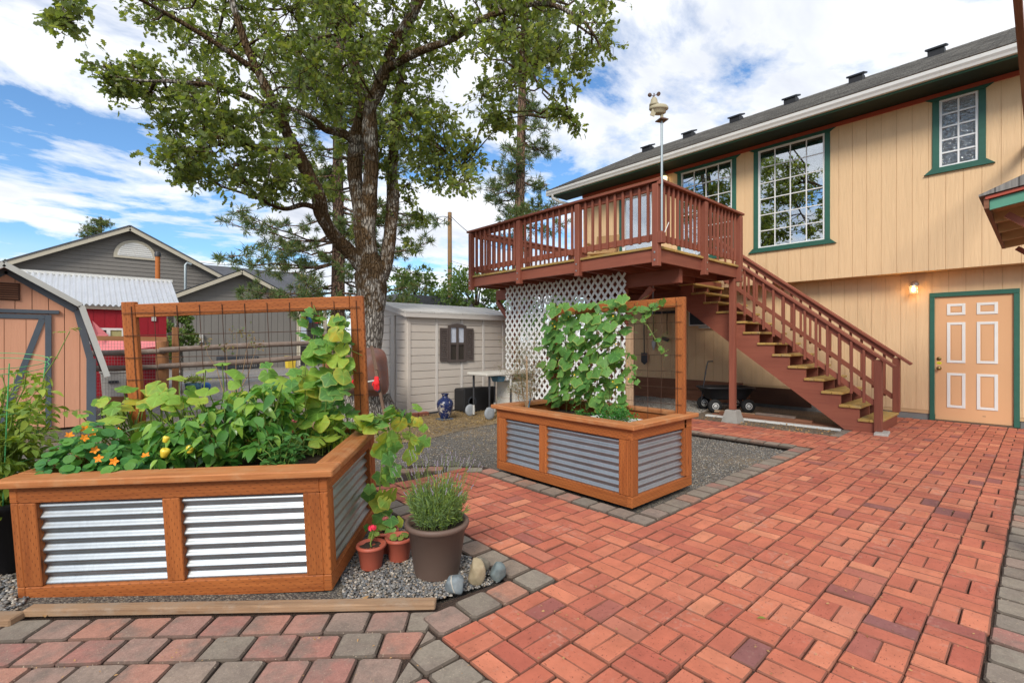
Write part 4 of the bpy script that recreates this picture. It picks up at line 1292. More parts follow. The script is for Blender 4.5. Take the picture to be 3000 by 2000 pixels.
db('support_post', 'deck_stain', lambda m: m.bb(pier[0] - 0.045, pier[0] + 0.045, pier[1] - 0.045, pier[1] + 0.045, 0.17, RZ0 - 0.001, 0.004))
pb = MB().lathe([(0.19, 0.0), (0.185, 0.02), (0.125, 0.20), (0.115, 0.21)], 4, (0, 0, 0), False, Matrix.Rotation(rad(45), 3, 'Z'))
tag(pb.build('concrete_pier', 'concrete', None, (pier[0], pier[1], -0.045)), 'grey concrete pier block under the thin deck post beside stairs', 'pier block')

# railings: posts bolted to the rim, square pickets, two rails, flat cap
CAPZ = 3.385
def rail_run(p0, p1, outward, posts, npick):
    """p0,p1: 2-D ends on the outer face of the rim."""
    p0, p1 = Vector(p0), Vector(p1); d = (p1 - p0).normalized(); n = Vector(outward)
    for k, t in enumerate(posts):
        c = p0.lerp(p1, t)
        q = c - n * -0.022
        db('post', 'deck_stain', lambda m: m.box((q.x, q.y, (2.27 + CAPZ) / 2 - 0.02), (0.088, 0.088, CAPZ - 2.27 - 0.04), None, 0.005, 2))
        for zb in (2.35, 2.45):
            bo = q + n * 0.045
            R_ = Matrix.Rotation(rad(90), 3, 'Y') if abs(n.x) > 0.5 else Matrix.Rotation(rad(90), 3, 'X')
            db('bolt', 'bolt', lambda m: m.lathe([(0.013, -0.004), (0.013, 0.006), (0.0, 0.0065)], 8, (bo.x, bo.y, zb), False, R_ if n.x + n.y > 0 else R_ @ Matrix.Rotation(math.pi, 3, 'X')))
    m2 = n * -0.03
    a, b = p0 + m2, p1 + m2
    db('rail_cap', 'deck_stain', lambda m: m.bar((p0.x - d.x * 0.06, p0.y - d.y * 0.06, CAPZ), (p1.x + d.x * 0.06, p1.y + d.y * 0.06, CAPZ), 0.14, 0.036, (0, 0, 1), 0.004))
    db('top_rail', 'deck_stain', lambda m: m.bar((a.x, a.y, CAPZ - 0.066), (b.x, b.y, CAPZ - 0.066), 0.036, 0.086, (0, 0, 1), 0.003))
    db('bottom_rail', 'deck_stain', lambda m: m.bar((a.x, a.y, 2.665), (b.x, b.y, 2.665), 0.036, 0.085, (0, 0, 1), 0.003))
    for t0, t1 in zip(posts[:-1], posts[1:]):
        for k in range(npick):
            t = t0 + (t1 - t0) * (k + 1) / (npick + 1)
            c = p0.lerp(p1, t) + n * 0.008
            db('picket', 'deck_stain', lambda m: m.box((c.x, c.y, (2.60 + CAPZ - 0.02) / 2), (0.034, 0.034, CAPZ - 0.02 - 2.60), None, 0.003, 2))
rail_run((DX0, DY0), (DX0, DY1), (-1, 0), [0.0, 0.33, 0.655, 0.99], 9)
rail_run((DX0, DY0), (DXR - 0.13, DY0), (0, -1), [0.5, 0.985], 0)
for k in range(19):
    c = Vector((DX0 + 0.135 + k * 0.122, DY0 - 0.008))
    if abs(c.x - (DX0 + 1.25)) < 0.06: continue
    db('picket', 'deck_stain', lambda m: m.box((c.x, c.y, (2.60 + CAPZ - 0.02) / 2), (0.034, 0.034, CAPZ - 0.02 - 2.60), None, 0.003, 2))
rail_run((DX0 + 0.1, DY1), (DX1, DY1), (0, 1), [0.33, 0.66, 0.98], 0)
for k in range(32):
    c = Vector((DX0 + 0.15 + k * 0.135, DY1 + 0.008))
    db('picket', 'deck_stain', lambda m: m.box((c.x, c.y, (2.60 + CAPZ - 0.02) / 2), (0.034, 0.034, CAPZ - 0.02 - 2.60), None, 0.003, 2))

# ------------------------------------------------------------------ stairs
SX0, SX1, SY, RUN, RISE, NT = 8.37, 9.57, 1.55, 0.23, 0.1814, 13
stairs = thing('staircase', 'red-brown wooden staircase with pale pine treads climbing to the deck', 'staircase', (SX0, SY, 0))
def sb(name, mat, f):
    mb = MB(); f(mb); mb.v = [(x - SX0, y - SY, z) for x, y, z in mb.v]
    return mb.build(name, mat, stairs)
for k in range(NT):
    z = (k + 1) * RISE; y = SY + k * RUN
    for q in range(2):
        ya = y - 0.015 + q * 0.137
        sb('tread_board', 'deck_pine', lambda m: m.bb(SX0 - 0.03, SX1 + 0.03, ya, ya + 0.132, z - 0.036, z, 0.004, 0))
pts = []
zb = -0.005
for k in range(NT):
    y = SY + k * RUN + 0.01; z = (k + 1) * RISE - 0.038
    pts.append((y, max(z - RISE, 0.0) if k else 0.0)); pts.append((y, z))
pts.append((SY + NT * RUN + 0.01, NT * RISE - 0.038))
top_y = SY + NT * RUN + 0.01
low_ = [(top_y, NT * RISE - 0.40), (SY + 0.42, 0.0)]
poly = pts + low_
for xs in (SX0, (SX0 + SX1) / 2 - 0.02, SX1 - 0.04):
    sb('stringer', 'deck_stain', lambda m: m.prism([(p[0], p[1]) for p in poly][::-1], (xs + 0.04, 0, 0), (0, 1, 0), (0, 0, 1), -0.04))
sb('toe_riser', 'deck_stain', lambda m: m.bb(SX0 + 0.045, SX1 - 0.045, SY - 0.005, SY + 0.012, 0.003, RISE - 0.037))
sl2 = RISE / RUN
def rz(y, h): return RISE + (y - SY) * sl2 + h
def stair_rail(xc, ytop, out):
    sb('newel_post', 'deck_stain', lambda m: m.bb(xc - 0.044, xc + 0.044, SY - 0.03, SY + 0.06, 0.0 if out < 0 else RISE, rz(SY + 0.015, 0.84), 0.004))
    ye = SY - 0.17
    sb('handrail', 'deck_stain', lambda m: m.bar((xc, ye, rz(ye, 0.89)), (xc, ytop, rz(ytop, 0.89)), 0.135, 0.036, (0, 0, 1), 0.004))
    sb('upper_rail', 'deck_stain', lambda m: m.bar((xc, SY + 0.05, rz(SY + 0.05, 0.815)), (xc, ytop, rz(ytop, 0.815)), 0.036, 0.07, (0, 0, 1), 0.003))
    sb('lower_rail', 'deck_stain', lambda m: m.bar((xc, SY + 0.05, rz(SY + 0.05, 0.19)), (xc, ytop, rz(ytop, 0.19)), 0.036, 0.07, (0, 0, 1), 0.003))
    n = int((ytop - SY - 0.1) / 0.150)
    for k in range(n):
        y = SY + 0.175 + k * 0.150
        if y > ytop - 0.03: break
        sb('picket', 'deck_stain', lambda m: m.bb(xc + out * 0.019, xc + out * 0.053, y - 0.017, y + 0.017, rz(y, 0.10), rz(y, 0.855), 0.003, 2))
stair_rail(SX0 - 0.01, 3.52, -1)
stair_rail(SX1 + 0.01, 4.50, 1)
tag(MB().box((0, 0, 0), (0.36, 0.16, 0.05), None, 0.008).build('concrete_pad', 'concrete', None, (8.33, 1.52, 0.006), (0, 0, rad(6))), 'flat pale concrete pad under the near stair newel post', 'concrete pad')

# ------------------------------------------------------------------ white lattice under the deck
lat = thing('lattice_screen', 'white diagonal lattice screen hanging under the deck front', 'lattice', (6.33, 4.36, 0.10))
LW, LH = 2.80, 2.27
def strip(a, b, off):
    """Diagonal slat clipped to the panel rectangle."""
    (x0, z0), (x1, z1) = a, b
    t0, t1 = 0.0, 1.0
    dx, dz = x1 - x0, z1 - z0
    for p, q in ((-dx, x0), (dx, LW - x0), (-dz, z0), (dz, LH - z0)):
        if abs(p) < 1e-9:
            if q < 0: return
        else:
            t = q / p
            if p < 0: t0 = max(t0, t)
            else: t1 = min(t1, t)
    if t1 - t0 < 0.02: return
    A = (off, x0 + dx * t0, z0 + dz * t0); B = (off, x0 + dx * t1, z0 + dz * t1)
    if math.dist(A, B) < 0.06: return
    MB().bar(A, B, 0.040, 0.006, (1, 0, 0)).build('slat', 'white_vinyl', lat)
ang = math.tan(rad(52))
sp = 0.134
k = -LH / ang
while k < LW:
    strip((k, 0), (k + LH / ang, LH), 0.0)
    strip((LW - k, 0), (LW - k - LH / ang, LH), -0.0066)
    k += sp
MB().bb(0.005, 0.045, 0.03, LW, 0.0, 0.05).build('bottom_rail', 'pale_lumber', lat)
tag(MB().bb(6.30, 6.39, 4.255, 4.345, -0.05, 1.52, 0.004).build('lattice_post', 'pale_lumber'), 'pale unpainted wooden post at right end of the white lattice', 'post')
# ------------------------------------------------------------------ raised planters
def mat_of(loc, yaw, pitch, roll):
    return Matrix.Translation(loc) @ Matrix.Rotation(yaw, 4, 'Z') @ Matrix.Rotation(pitch, 4, 'X') @ Matrix.Rotation(roll, 4, 'Y')
def corrugated(x0, x1, z0, z1, pitch=0.0575, amp=0.0095, axis='x', nseg=10):
    """Sheet with horizontal corrugations, in the plane y=0, facing -y."""
    n = max(2, int((z1 - z0) / pitch * nseg))
    V = []; F = []
    cols = 12
    for i in range(n + 1):
        z = z0 + (z1 - z0) * i / n
        ph = 2 * math.pi * (z - z0) / pitch
        y = -amp * math.sin(ph) * (1.0 if True else 1)
        for c in range(cols + 1):
            x = x0 + (x1 - x0) * c / cols
            V.append((x, y, z))
    for i in range(n):
        for c in range(cols):
            a = i * (cols + 1) + c
            F.append([a, a + 1, a + cols + 2, a + cols + 1])
    return MB().add(V, F, None, True)
def planter(label, M, W, D, H, T, mid):
    o = thing('raised_planter', label, 'planter', group='raised garden planters')
    o.matrix_world = M
    t = 0.040; s = 0.088
    def b(name, mat, x0, x1, y0, y1, z0, z1, bev=0.004):
        return MB().bb(x0, x1, y0, y1, z0, z1, bev).build(name, mat, o)
    ov = 0.045
    # front and back frames
    for yf, sg in ((0.0, 1), (D, -1)):
        ya, yb = (0.0, t) if sg > 0 else (D - t, D)
        b('bottom_rail', 'cedar', t, W - t, ya, yb, 0.0, s - 0.002)
        b('top_rail', 'cedar', t, W - t, ya, yb, H - s, H - 0.001)
        for xa in (t - 0.002, W - t - s + 0.002, mid):
            b('stile', 'cedar', xa, xa + s, ya + 0.001 * sg, yb, s, H - s - 0.002)
        for xa, xb in ((t + s - 0.02, mid + 0.02), (mid + s - 0.02, W - t - s + 0.02)):
            m = corrugated(xa, xb, s - 0.01, H - s + 0.01)
            m.v = [(x, (y + t * 0.72) if sg > 0 else (D - t * 0.72 - y), z) for x, y, z in m.v]
            m.build('corrugated_panel', 'galvanised', o)
    # sides
    for sg in (1, -1):
        xa, xb = (0.0, t) if sg > 0 else (W - t, W)
        b('bottom_rail', 'cedar', xa, xb, 0.0, D, 0.001, s - 0.001)
        b('top_rail', 'cedar', xa, xb, 0.0, D, H - s + 0.001, H)
        for yy in (0.0, D - s):
            b('stile', 'cedar', xa + 0.0005, xb - 0.0005, yy + 0.0005, yy + s, s, H - s)
        m = corrugated(s - 0.02, D - s + 0.02, s - 0.01, H - s + 0.01)
        m.v = [((t * 0.72 + y) if sg > 0 else (W - t * 0.72 - y), x, z) for x, y, z in m.v]
        m.build('corrugated_panel', 'galvanised', o)
    # cap boards
    cw = 0.135
    b('cap_board', 'cedar_cap', -ov, W + ov, -ov, cw - ov, H + 0.001, H + 0.039, 0.006)
    b('cap_board', 'cedar_cap', -ov, cw - ov, cw - ov + 0.002, D + ov, H + 0.0012, H + 0.0385, 0.006)
    b('cap_board', 'cedar_cap', W + ov - cw, W + ov, cw - ov + 0.002, D + ov, H + 0.0012, H + 0.0385, 0.006)
    b('cap_board', 'cedar_cap', cw - ov + 0.002, W + ov - cw - 0.002, D + ov - cw + 0.03, D + ov, H + 0.001, H + 0.038, 0.006)
    # trellis
    yt = D - 0.085
    b('trellis_post', 'cedar', 0.0, 0.088, yt - 0.05, yt - 0.012, 0.10, T, 0.004)
    b('trellis_post', 'cedar', W - 0.088, W, yt - 0.05, yt - 0.012, 0.10, T, 0.004)
    MB().box((0, 0, 0), (W - 0.18, 0.038, 0.088), None, 0.004).build('trellis_rail', 'cedar', o, (W / 2, yt - 0.031, T - 0.052), (0, rad(-0.7), 0))
    wm = MB()
    k = 0; x = 0.07
    while x < W - 0.02:
        wm.tube([(x + random.gauss(0, 0.004), yt - 0.056, H - 0.05), (x + random.gauss(0, 0.003), yt - 0.057 + random.gauss(0, 0.002), (H + T) / 2), (x, yt - 0.055, T - 0.03)], 0.0023, 5)
        x += 0.147
    z = T - 0.075
    while z > H - 0.02:
        wm.tube([(0.01, yt - 0.060, z), (W * 0.5, yt - 0.061, z - 0.006 + random.gauss(0, 0.002)), (W - 0.02, yt - 0.060, z)], 0.0023, 5)
        z -= 0.147
    wm.build('wire_mesh', 'rust_wire', o)
    # soil with a slightly mounded surface
    nx, ny = 24, 14
    V = [(t + 0.005 + (W - 2 * t - 0.01) * i / nx, t + 0.005 + (D - 2 * t - 0.01) * j / ny, H - 0.085 + random.gauss(0, 0.007)) for j in range(ny + 1) for i in range(nx + 1)]
    F = [[j * (nx + 1) + i, j * (nx + 1) + i + 1, (j + 1) * (nx + 1) + i + 1, (j + 1) * (nx + 1) + i] for j in range(ny) for i in range(nx)]
    MB().add(V, F, None, True).build('soil', 'soil', o)
    return o
M1 = mat_of((-0.212, 3.510, -0.048), rad(-40.46), rad(3.19), rad(-1.65))
M2 = mat_of((3.185, 3.745, 0.0), rad(-90), 0, 0)
B1 = planter('near planter of corrugated steel and orange timber overflowing with pepper and squash plants', M1, 1.584, 0.95, 0.61, 1.555, 0.75)
B2 = planter('far planter of corrugated steel and orange timber on the brick corner with cucumber trellis', M2, 1.61, 0.94, 0.61, 1.685, 0.60)
tag(MB().box((0, 0, 0), (0.62, 0.22, 0.05), None, 0.01).build('drip_tray', 'drip_white', None, M2 @ Vector((1.16, 0.52, 0.56)), (0, 0, rad(-86))), 'white plastic tray lying on the soil of the far planter', 'tray')

# edging timbers in front of the near planter
a, b_ = ORG + TV * 0.012 + TU * 0.02, ORG + TU * 1.935 + TV * 0.0
tm = MB().bar((a.x, a.y, 0.022), (b_.x, b_.y, 0.018), 0.060, 0.036, (0, 0, 1), 0.006)
tag(tm.build('edging_timber', 'timber'), 'long weathered edging timber lying in front of the near planter', 'timber')
a2, b2 = ORG - TU * 0.75 + TV * -0.035, ORG + TU * 0.03 + TV * -0.045
tm = MB().bar((a2.x, a2.y, 0.016), (b2.x, b2.y, 0.016), 0.08, 0.036, (0, 0, 1), 0.006)
tag(tm.build('edging_timber', 'timber'), 'short pale edging timber at far left end of the long one', 'timber')

# ------------------------------------------------------------------ leaves
def palmate(R, lobes=5, depth=0.13, notch=0.72, seg=20, cup=0.16, wave=0.03, rim=True):
    V = [(0, 0, 0)]; UV = [(0.0, 0.0)]
    th = [(-1 + 2 * i / seg) * math.pi * 0.94 for i in range(seg + 1)]
    ph = random.uniform(0, 6)
    fl = random.uniform(-0.10, 0.22)
    for fr in (0.5, 1.0):
        for a in th:
            r = R * (1 - (1 - notch) * (abs(a) / math.pi) ** 2.2) * (1 + depth * math.cos(lobes * a)) * (0.9 + 0.1 * math.cos(a)) * fr
            if fr == 1.0: r *= 1 + random.uniform(-0.03, 0.03)
            x, y = r * math.cos(a), r * math.sin(a)
            q = r / R
            z = R * (-cup * q * q + wave * math.cos(lobes * a) * q + wave * 1.6 * math.sin(3 * a + ph) * q * q + fl * abs(y / R) * q)
            V.append((x, y, z)); UV.append((a / (2 * math.pi) + 1.0, fr))
    n = seg + 1
    F = []; FU = []
    for i in range(seg):
        F.append([0, 1 + i, 2 + i]); F.append([1 + i, 1 + n + i, 2 + n + i, 2 + i])
    for f in F: FU.append([UV[k] for k in f])
    for q in range(0, len(F), 2):      # centre takes the wedge's own angle
        FU[q][0] = (FU[q][1][0], 0.0)
    return MB().add(V, F, FU, True)
def lance(L, wr=0.42, droop=0.35, fold=0.18, n=6):
    V = []; UV = []
    tw = random.uniform(-0.25, 0.25)
    for i in range(n + 1):
        t = i / n
        w = wr * L * 0.5 * (math.sin(math.pi * t ** 0.75) ** 0.9) if 0 < t < 1 else 0.0
        z = -droop * L * t * t
        x = L * (t - 0.12 * droop * t * t)
        for s in (-1, 0, 1):
            V.append((x, s * w, z + abs(s) * w * fold + s * w * tw * t)); UV.append((t, abs(s)))
    F = []
    for i in range(n):
        for c in range(2):
            a = i * 3 + c
            F.append([a, a + 3, a + 4, a + 1])
    return MB().add(V, F, [[UV[k] for k in f] for f in F], True)
def disc(R, seg=11):
    V = [(0, 0, 0)]; UV = [(0, 0)]
    for i in range(seg):
        a = 2 * math.pi * i / seg; r = R * random.uniform(0.94, 1.05)
        V.append((r * math.cos(a), r * math.sin(a), R * random.uniform(0.02, 0.22))); UV.append((a / (2 * math.pi), 1))
    F = [[0, 1 + i, 1 + (i + 1) % seg] for i in range(seg)]
    return MB().add(V, F, [[UV[k] for k in f] for f in F], True)
def compound(L):
    m = MB()
    for k, (t, a) in enumerate([(0.25, 62), (0.25, -62), (0.55, 55), (0.55, -55), (0.8, 0)]):
        l = lance(L * (0.38 if k < 4 else 0.45), 0.5, 0.5, 0.15, 4)
        R_ = Matrix.Rotation(rad(a + random.uniform(-12, 12)), 3, 'Z')
        l.v = [tuple(R_ @ Vector(v) + Vector((t * L, 0, -0.25 * L * t * t))) for v in l.v]
        m.add(l.v, l.f, l.uv, True)
    m.tube([(0, 0, 0), (0.5 * L, 0, -0.06 * L), (0.85 * L, 0, -0.18 * L)], 0.0016, 3, False)
    return m
def protos(fn, n, name, mat): return [fn().mesh(name, mat) for _ in range(n)]
LEAF = {
    'cucumber': protos(lambda: palmate(0.075, 5, random.uniform(0.09, 0.16), 0.66, 20, random.uniform(0.1, 0.3)), 7, 'leaf', 'cucumber_leaf'),
    'squash': protos(lambda: palmate(0.10, 5, random.uniform(0.05, 0.11), 0.75, 20, random.uniform(0.05, 0.35), 0.045), 7, 'leaf', 'squash_leaf'),
    'pepper': protos(lambda: lance(0.13, random.uniform(0.42, 0.55), random.uniform(0.15, 0.6), random.uniform(0.05, 0.4)), 7, 'leaf', 'pepper_leaf'),
    'nasturtium': protos(lambda: disc(0.029), 5, 'leaf', 'nasturtium_leaf'),
    'tomato': protos(lambda: compound(0.17), 6, 'leaf', 'tomato_leaf'),
    'zinnia': protos(lambda: lance(0.062, 0.5, 0.25, 0.15), 5, 'leaf', 'zinnia_leaf'),
    'geranium': protos(lambda: palmate(0.030, 7, 0.10, 0.7, 14, 0.2), 3, 'leaf', 'geranium_leaf'),
}
def orient(normal, along):
    n = Vector(normal).normalized(); x = Vector(along); x = x - n * x.dot(n)
    if x.length < 1e-4: x = n.orthogonal()
    x.normalize(); y = n.cross(x)
    return Matrix((x, y, n)).transposed().to_4x4()
def leaf(kind, parent, base, pos, normal, along, sc=1.0):
    o = bpy.data.objects.new('leaf', random.choice(LEAF[kind]))
    o.parent = parent
    o.matrix_local = Matrix.Translation(Vector(pos) - Vector(base)) @ orient(normal, along) @ Matrix.Diagonal((sc, sc, sc, 1))
    COL.objects.link(o)
    return o
def rvec(s=1.0): return Vector((random.gauss(0, s), random.gauss(0, s), random.gauss(0, s)))
def curve(a, b, sag=0.0, n=5, wob=0.0, up=(0, 0, 1)):
    a, b = Vector(a), Vector(b); out = []
    for i in range(n + 1):
        t = i / n
        p = a.lerp(b, t) + Vector(up) * (sag * 4 * t * (1 - t))
        if 0 < i < n and wob: p += rvec(wob)
        out.append(p)
    return out
TOCAM = lambda p: (Vector((0, 0, 1.6)) - Vector(p)).normalized()

# ---- far planter: cucumber vine on the trellis
def W2(x, y, z): return M2 @ Vector((x, y, z))
base = W2(0.5, 0.8, 0.53)
vine = thing('cucumber_vine', 'dense green cucumber vine climbing the wire trellis of the far planter', 'vine', base)
st = MB()
def outline_ok(x, z):
    if z > 1.52: return -0.02 < x < 1.12
    if z > 1.2: return -0.08 < x < 1.02 - 0.1 * (1.52 - z)
    if z > 0.85: return -0.04 < x < 1.0
    return 0.08 < x < 0.98
pts = []
tries = 0
while len(pts) < 250 and tries < 20000:
    tries += 1
    x, z = random.uniform(-0.12, 1.2), random.uniform(0.63, 1.70)
    if not outline_ok(x, z): continue
    if min([math.hypot(x - q[0], z - q[1]) for q in pts] + [9]) < 0.042: continue
    pts.append((x, z))
out_n = (M2.to_3x3() @ Vector((0, -1, 0)))
for x, z in pts:
    dep = random.uniform(-0.06, 0.22)
    p = W2(x, 0.80 - dep, z)
    n = (out_n * 0.8 + Vector((0, 0, 0.65)) + rvec(0.28)).normalized()
    along = Vector((0, 0, -1)) + rvec(0.45)
    leaf('cucumber', vine, base, p, n, along, random.uniform(0.70, 1.22) * (0.85 if z > 1.55 else 1))
    q = W2(x + random.gauss(0, 0.05), 0.86, z - random.uniform(0.02, 0.10))
    st.tube([q - base, (Vector(q).lerp(p, 0.5) + rvec(0.01)) - base, p - base], 0.0022, 4, False)
for k in range(9):
    x0 = 0.10 + k * 0.105
    P = [W2(x0 + random.gauss(0, 0.03), 0.82, z) - base for z in (0.52, 0.75, 1.0, 1.25, 1.5, 1.62)]
    st.tube(P, 0.0038, 5, False)
# trailing tip at top right with curling tendrils
tip = [W2(1.00, 0.80, 1.58), W2(1.15, 0.78, 1.60), W2(1.28, 0.74, 1.54), W2(1.34, 0.72, 1.62), W2(1.42, 0.72, 1.66)]
st.tube([p - base for p in tip], 0.0032, 5, False)
tip2 = [W2(1.10, 0.78, 1.52), W2(1.28, 0.74, 1.44), W2(1.38, 0.72, 1.30), W2(1.46, 0.70, 1.18), W2(1.52, 0.70, 1.22)]
st.tube([p - base for p in tip2], 0.0028, 5, False)
tip3 = [W2(0.98, 0.80, 1.25), W2(1.08, 0.76, 1.12), W2(1.14, 0.74, 0.98), W2(1.10, 0.74, 0.86)]
st.tube([p - base for p in tip3], 0.0024, 5, False)
for pth, n_, sc in ((tip, 18, 0.75), (tip2, 12, 0.55), (tip3, 14, 0.6)):
    for k in range(n_):
        t = random.random() * (len(pth) - 1.01); i = int(t)
        p = pth[i].lerp(pth[i + 1], t - i) + rvec(0.022)
        leaf('cucumber', vine, base, p, out_n * 0.6 + Vector((0, 0, 0.6)) + rvec(0.4), Vector((0, 0, -1)) + rvec(0.6), random.uniform(0.3, 1.0) * sc)
        q = p + rvec(0.06)
        st.tube([p - base, (p + q) / 2 + rvec(0.012) - base, q - base], 0.0011, 3, False)
stuff(st.build('stems', 'stem_green', vine))
fl = MB()
def blossom(mb, p, r, n=5):
    ax = rvec(1).normalized()
    M_ = orient(out_n + rvec(0.4), ax).to_3x3()
    for k in range(n):
        a = 2 * math.pi * k / n
        d = M_ @ Vector((math.cos(a), math.sin(a), 0.25)); e = M_ @ Vector((math.cos(a + 0.55), math.sin(a + 0.55), 0.15)); f = M_ @ Vector((math.cos(a - 0.55), math.sin(a - 0.55), 0.15))
        mb.add([p, p + f * r * 0.6, p + d * r, p + e * r * 0.6], [[0, 1, 2, 3]])
for k in range(24):
    x, z = random.choice([(random.uniform(0.85, 1.12), random.uniform(0.8, 1.6)), (random.uniform(0.1, 1.0), random.uniform(0.8, 1.6))])
    blossom(fl, W2(x, 0.68, z) - base, 0.011)
fl.build('blossoms', 'petal_yellow', vine)

# ---- blades: many small leaf faces in one mesh
SH = {
 'blade': (np.array([[0, 0, 0], [0.45, 0.5, 0.06], [1, 0, -0.05], [0.45, -0.5, 0.06]]), np.array([[0, 1, 2], [0, 2, 3]])),
 'oak': (np.array([[0, 0, 0], [.22, .13, .02], [.30, .30, .05], [.44, .16, .02], [.55, .40, .07], [.70, .18, .02], [.84, .26, .0], [1.0, 0, -.06], [.84, -.26, .0], [.70, -.18, .02], [.55, -.40, .07], [.44, -.16, .02], [.30, -.30, .05], [.22, -.13, .02]]),
         np.array([[0, 1, 13], [1, 2, 3], [1, 3, 11], [1, 11, 13], [13, 11, 12], [3, 4, 5], [3, 5, 9], [3, 9, 11], [11, 9, 10], [5, 6, 7], [5, 7, 9], [9, 7, 8]])),
}
def scatter(name, kind, P, D, N, S, Wd, mat, parent=None, base=(0, 0, 0)):
    """One mesh of many small leaves: positions, directions, normals, lengths, width ratios."""
    Vb, Fb = SH[kind]
    P = np.asarray(P, float) - np.array(base); D = np.asarray(D, float); N = np.asarray(N, float)
    D = D / (np.linalg.norm(D, axis=1, keepdims=True) + 1e-9)
    Y = np.cross(N, D); Y /= (np.linalg.norm(Y, axis=1, keepdims=True) + 1e-9)
    Z = np.cross(D, Y)
    S = np.asarray(S, float)[:, None, None]; Wd = np.asarray(Wd, float)[:, None, None]
    V = P[:, None, :] + S * (Vb[None, :, 0:1] * D[:, None, :] + Wd * Vb[None, :, 1:2] * Y[:, None, :] + Vb[None, :, 2:3] * Z[:, None, :])
    n, k = len(P), len(Vb)
    F = (Fb[None] + (np.arange(n) * k)[:, None, None]).reshape(-1, Fb.shape[1])
    uv = np.tile(Vb[:, :2], (n, 1))
    me = np_mesh(name, V.reshape(-1, 3), F, mat, uv, False)
    return link(name, me, parent)

# dill at the left corner of the far planter
base = W2(0.14, 0.30, 0.53)
dill = thing('dill_plant', 'wispy half-dry dill plant at the left corner of the far planter', 'dill', base)
sm = MB(); P = []; D = []
for k in range(7):
    a = random.uniform(0, 6.28)
    top = base + Vector((0.10 * math.cos(a), 0.12 * math.sin(a) + 0.05, random.uniform(0.45, 0.78)))
    path = curve(base + rvec(0.012), top, 0.0, 6, 0.008)
    sm.tube([p - base for p in path], [0.0045 - 0.0005 * i for i in range(7)], 5, False)
    for q in path[2:]:
        for j in range(6):
            e = q + Vector((random.gauss(0, 0.07), random.gauss(0, 0.07), random.uniform(0.0, 0.10)))
            sm.tube([q - base, (q + e) / 2 + rvec(0.006) - base, e - base], 0.0011, 3, False)
            for _ in range(16):
                P.append(e + rvec(0.024)); D.append(rvec(1) + Vector((0, 0, 0.6)))
sm.build('stems', 'stem_dry', dill)
n = len(P)
stuff(scatter('fronds', 'blade', P, D, RNG.normal(0, 1, (n, 3)), RNG.uniform(0.02, 0.045, n), RNG.uniform(0.05, 0.10, n), 'dill_leaf', dill, base))
stk = MB().tube([(0, 0, 0), (0.004, 0.002, 0.3), (0.0, 0.004, 0.62)], 0.006, 6)
tag(stk.build('bamboo_stake', 'stem_dry', None, W2(0.28, 0.16, 0.52)), 'thin bamboo stake standing beside the dill in the far planter', 'stake')
tag(MB().box((0, 0, 0), (0.02, 0.004, 0.13), None, 0.001).build('plant_tie', 'blue_plastic', None, W2(0.30, 0.17, 0.66), (0.15, 0.1, 0.3)), 'teal plastic tie on the stake in the far planter', 'plant tie')

def bushy(name, label, cat, base, n_stalk, h, spread, nleaf, kind_mat, size, wr, stem='stem_green'):
    o = thing(name, label, cat, base)
    sm = MB(); P = []; D = []; base = Vector(base)
    for k in range(n_stalk):
        a = random.uniform(0, 6.28); r = spread * math.sqrt(random.random())
        top = base + Vector((r * math.cos(a), r * math.sin(a), h * random.uniform(0.55, 1.0)))
        path = curve(base + Vector((0.25 * r * math.cos(a), 0.25 * r * math.sin(a), 0)), top, 0.02, 4, 0.004)
        sm.tube([p - base for p in path], 0.0018, 4, False)
        for _ in range(nleaf):
            q = path[-1] + rvec(0.022) - Vector((0, 0, abs(random.gauss(0, 0.02))))
            P.append(q); D.append(rvec(1) + Vector((math.cos(a), math.sin(a), 0.3)))
    sm.build('stems', stem, o)
    n = len(P)
    stuff(scatter('leaves', 'blade', P, D, RNG.normal(0, 0.5, (n, 3)) + np.array([0, 0, 1]), RNG.uniform(*size, n), RNG.uniform(*wr, n), kind_mat, o, base))
    return o
bushy('parsley_plant', 'low curly parsley clump at right end of the far planter', 'parsley', W2(1.20, 0.36, 0.53), 34, 0.17, 0.17, 26, 'parsley_leaf', (0.014, 0.026), (0.7, 1.1))
bushy('parsley_plant', 'small parsley sprig at front middle of the far planter', 'parsley', W2(0.86, 0.30, 0.53), 12, 0.12, 0.09, 22, 'parsley_leaf', (0.014, 0.024), (0.7, 1.1))

# ---- near planter
def W1(x, y, z): return M1 @ Vector((x, y, z))
UP1 = M1.to_3x3() @ Vector((0, 0, 1))
# squash along the trellis
base = W1(0.55, 0.74, 0.53)
sq = thing('squash_plant', 'broad pale yellow-green squash leaves along the trellis of the near planter', 'squash', base)
st = MB()
spots = []
for k in range(150):
    spots.append((random.uniform(-0.02, 1.42), random.uniform(0.42, 0.90), random.uniform(0.58, 0.98), random.uniform(0.30, 0.72)))
for t in [(0.10, 0.66, 1.00), (0.24, 0.70, 0.98), (0.33, 0.62, 1.02), (0.42, 0.70, 1.05), (0.30, 0.55, 0.92), (0.58, 0.72, 1.10), (0.70, 0.70, 1.14), (0.82, 0.66, 1.08), (0.76, 0.72, 1.02), (0.92, 0.72, 0.98), (0.50, 0.60, 0.94), (0.16, 0.55, 0.90), (0.66, 0.60, 0.98), (1.02, 0.70, 0.98), (-0.02, 0.62, 0.94), (0.20, 0.45, 0.86)]:
    spots.append((*t, random.uniform(0.55, 0.85)))
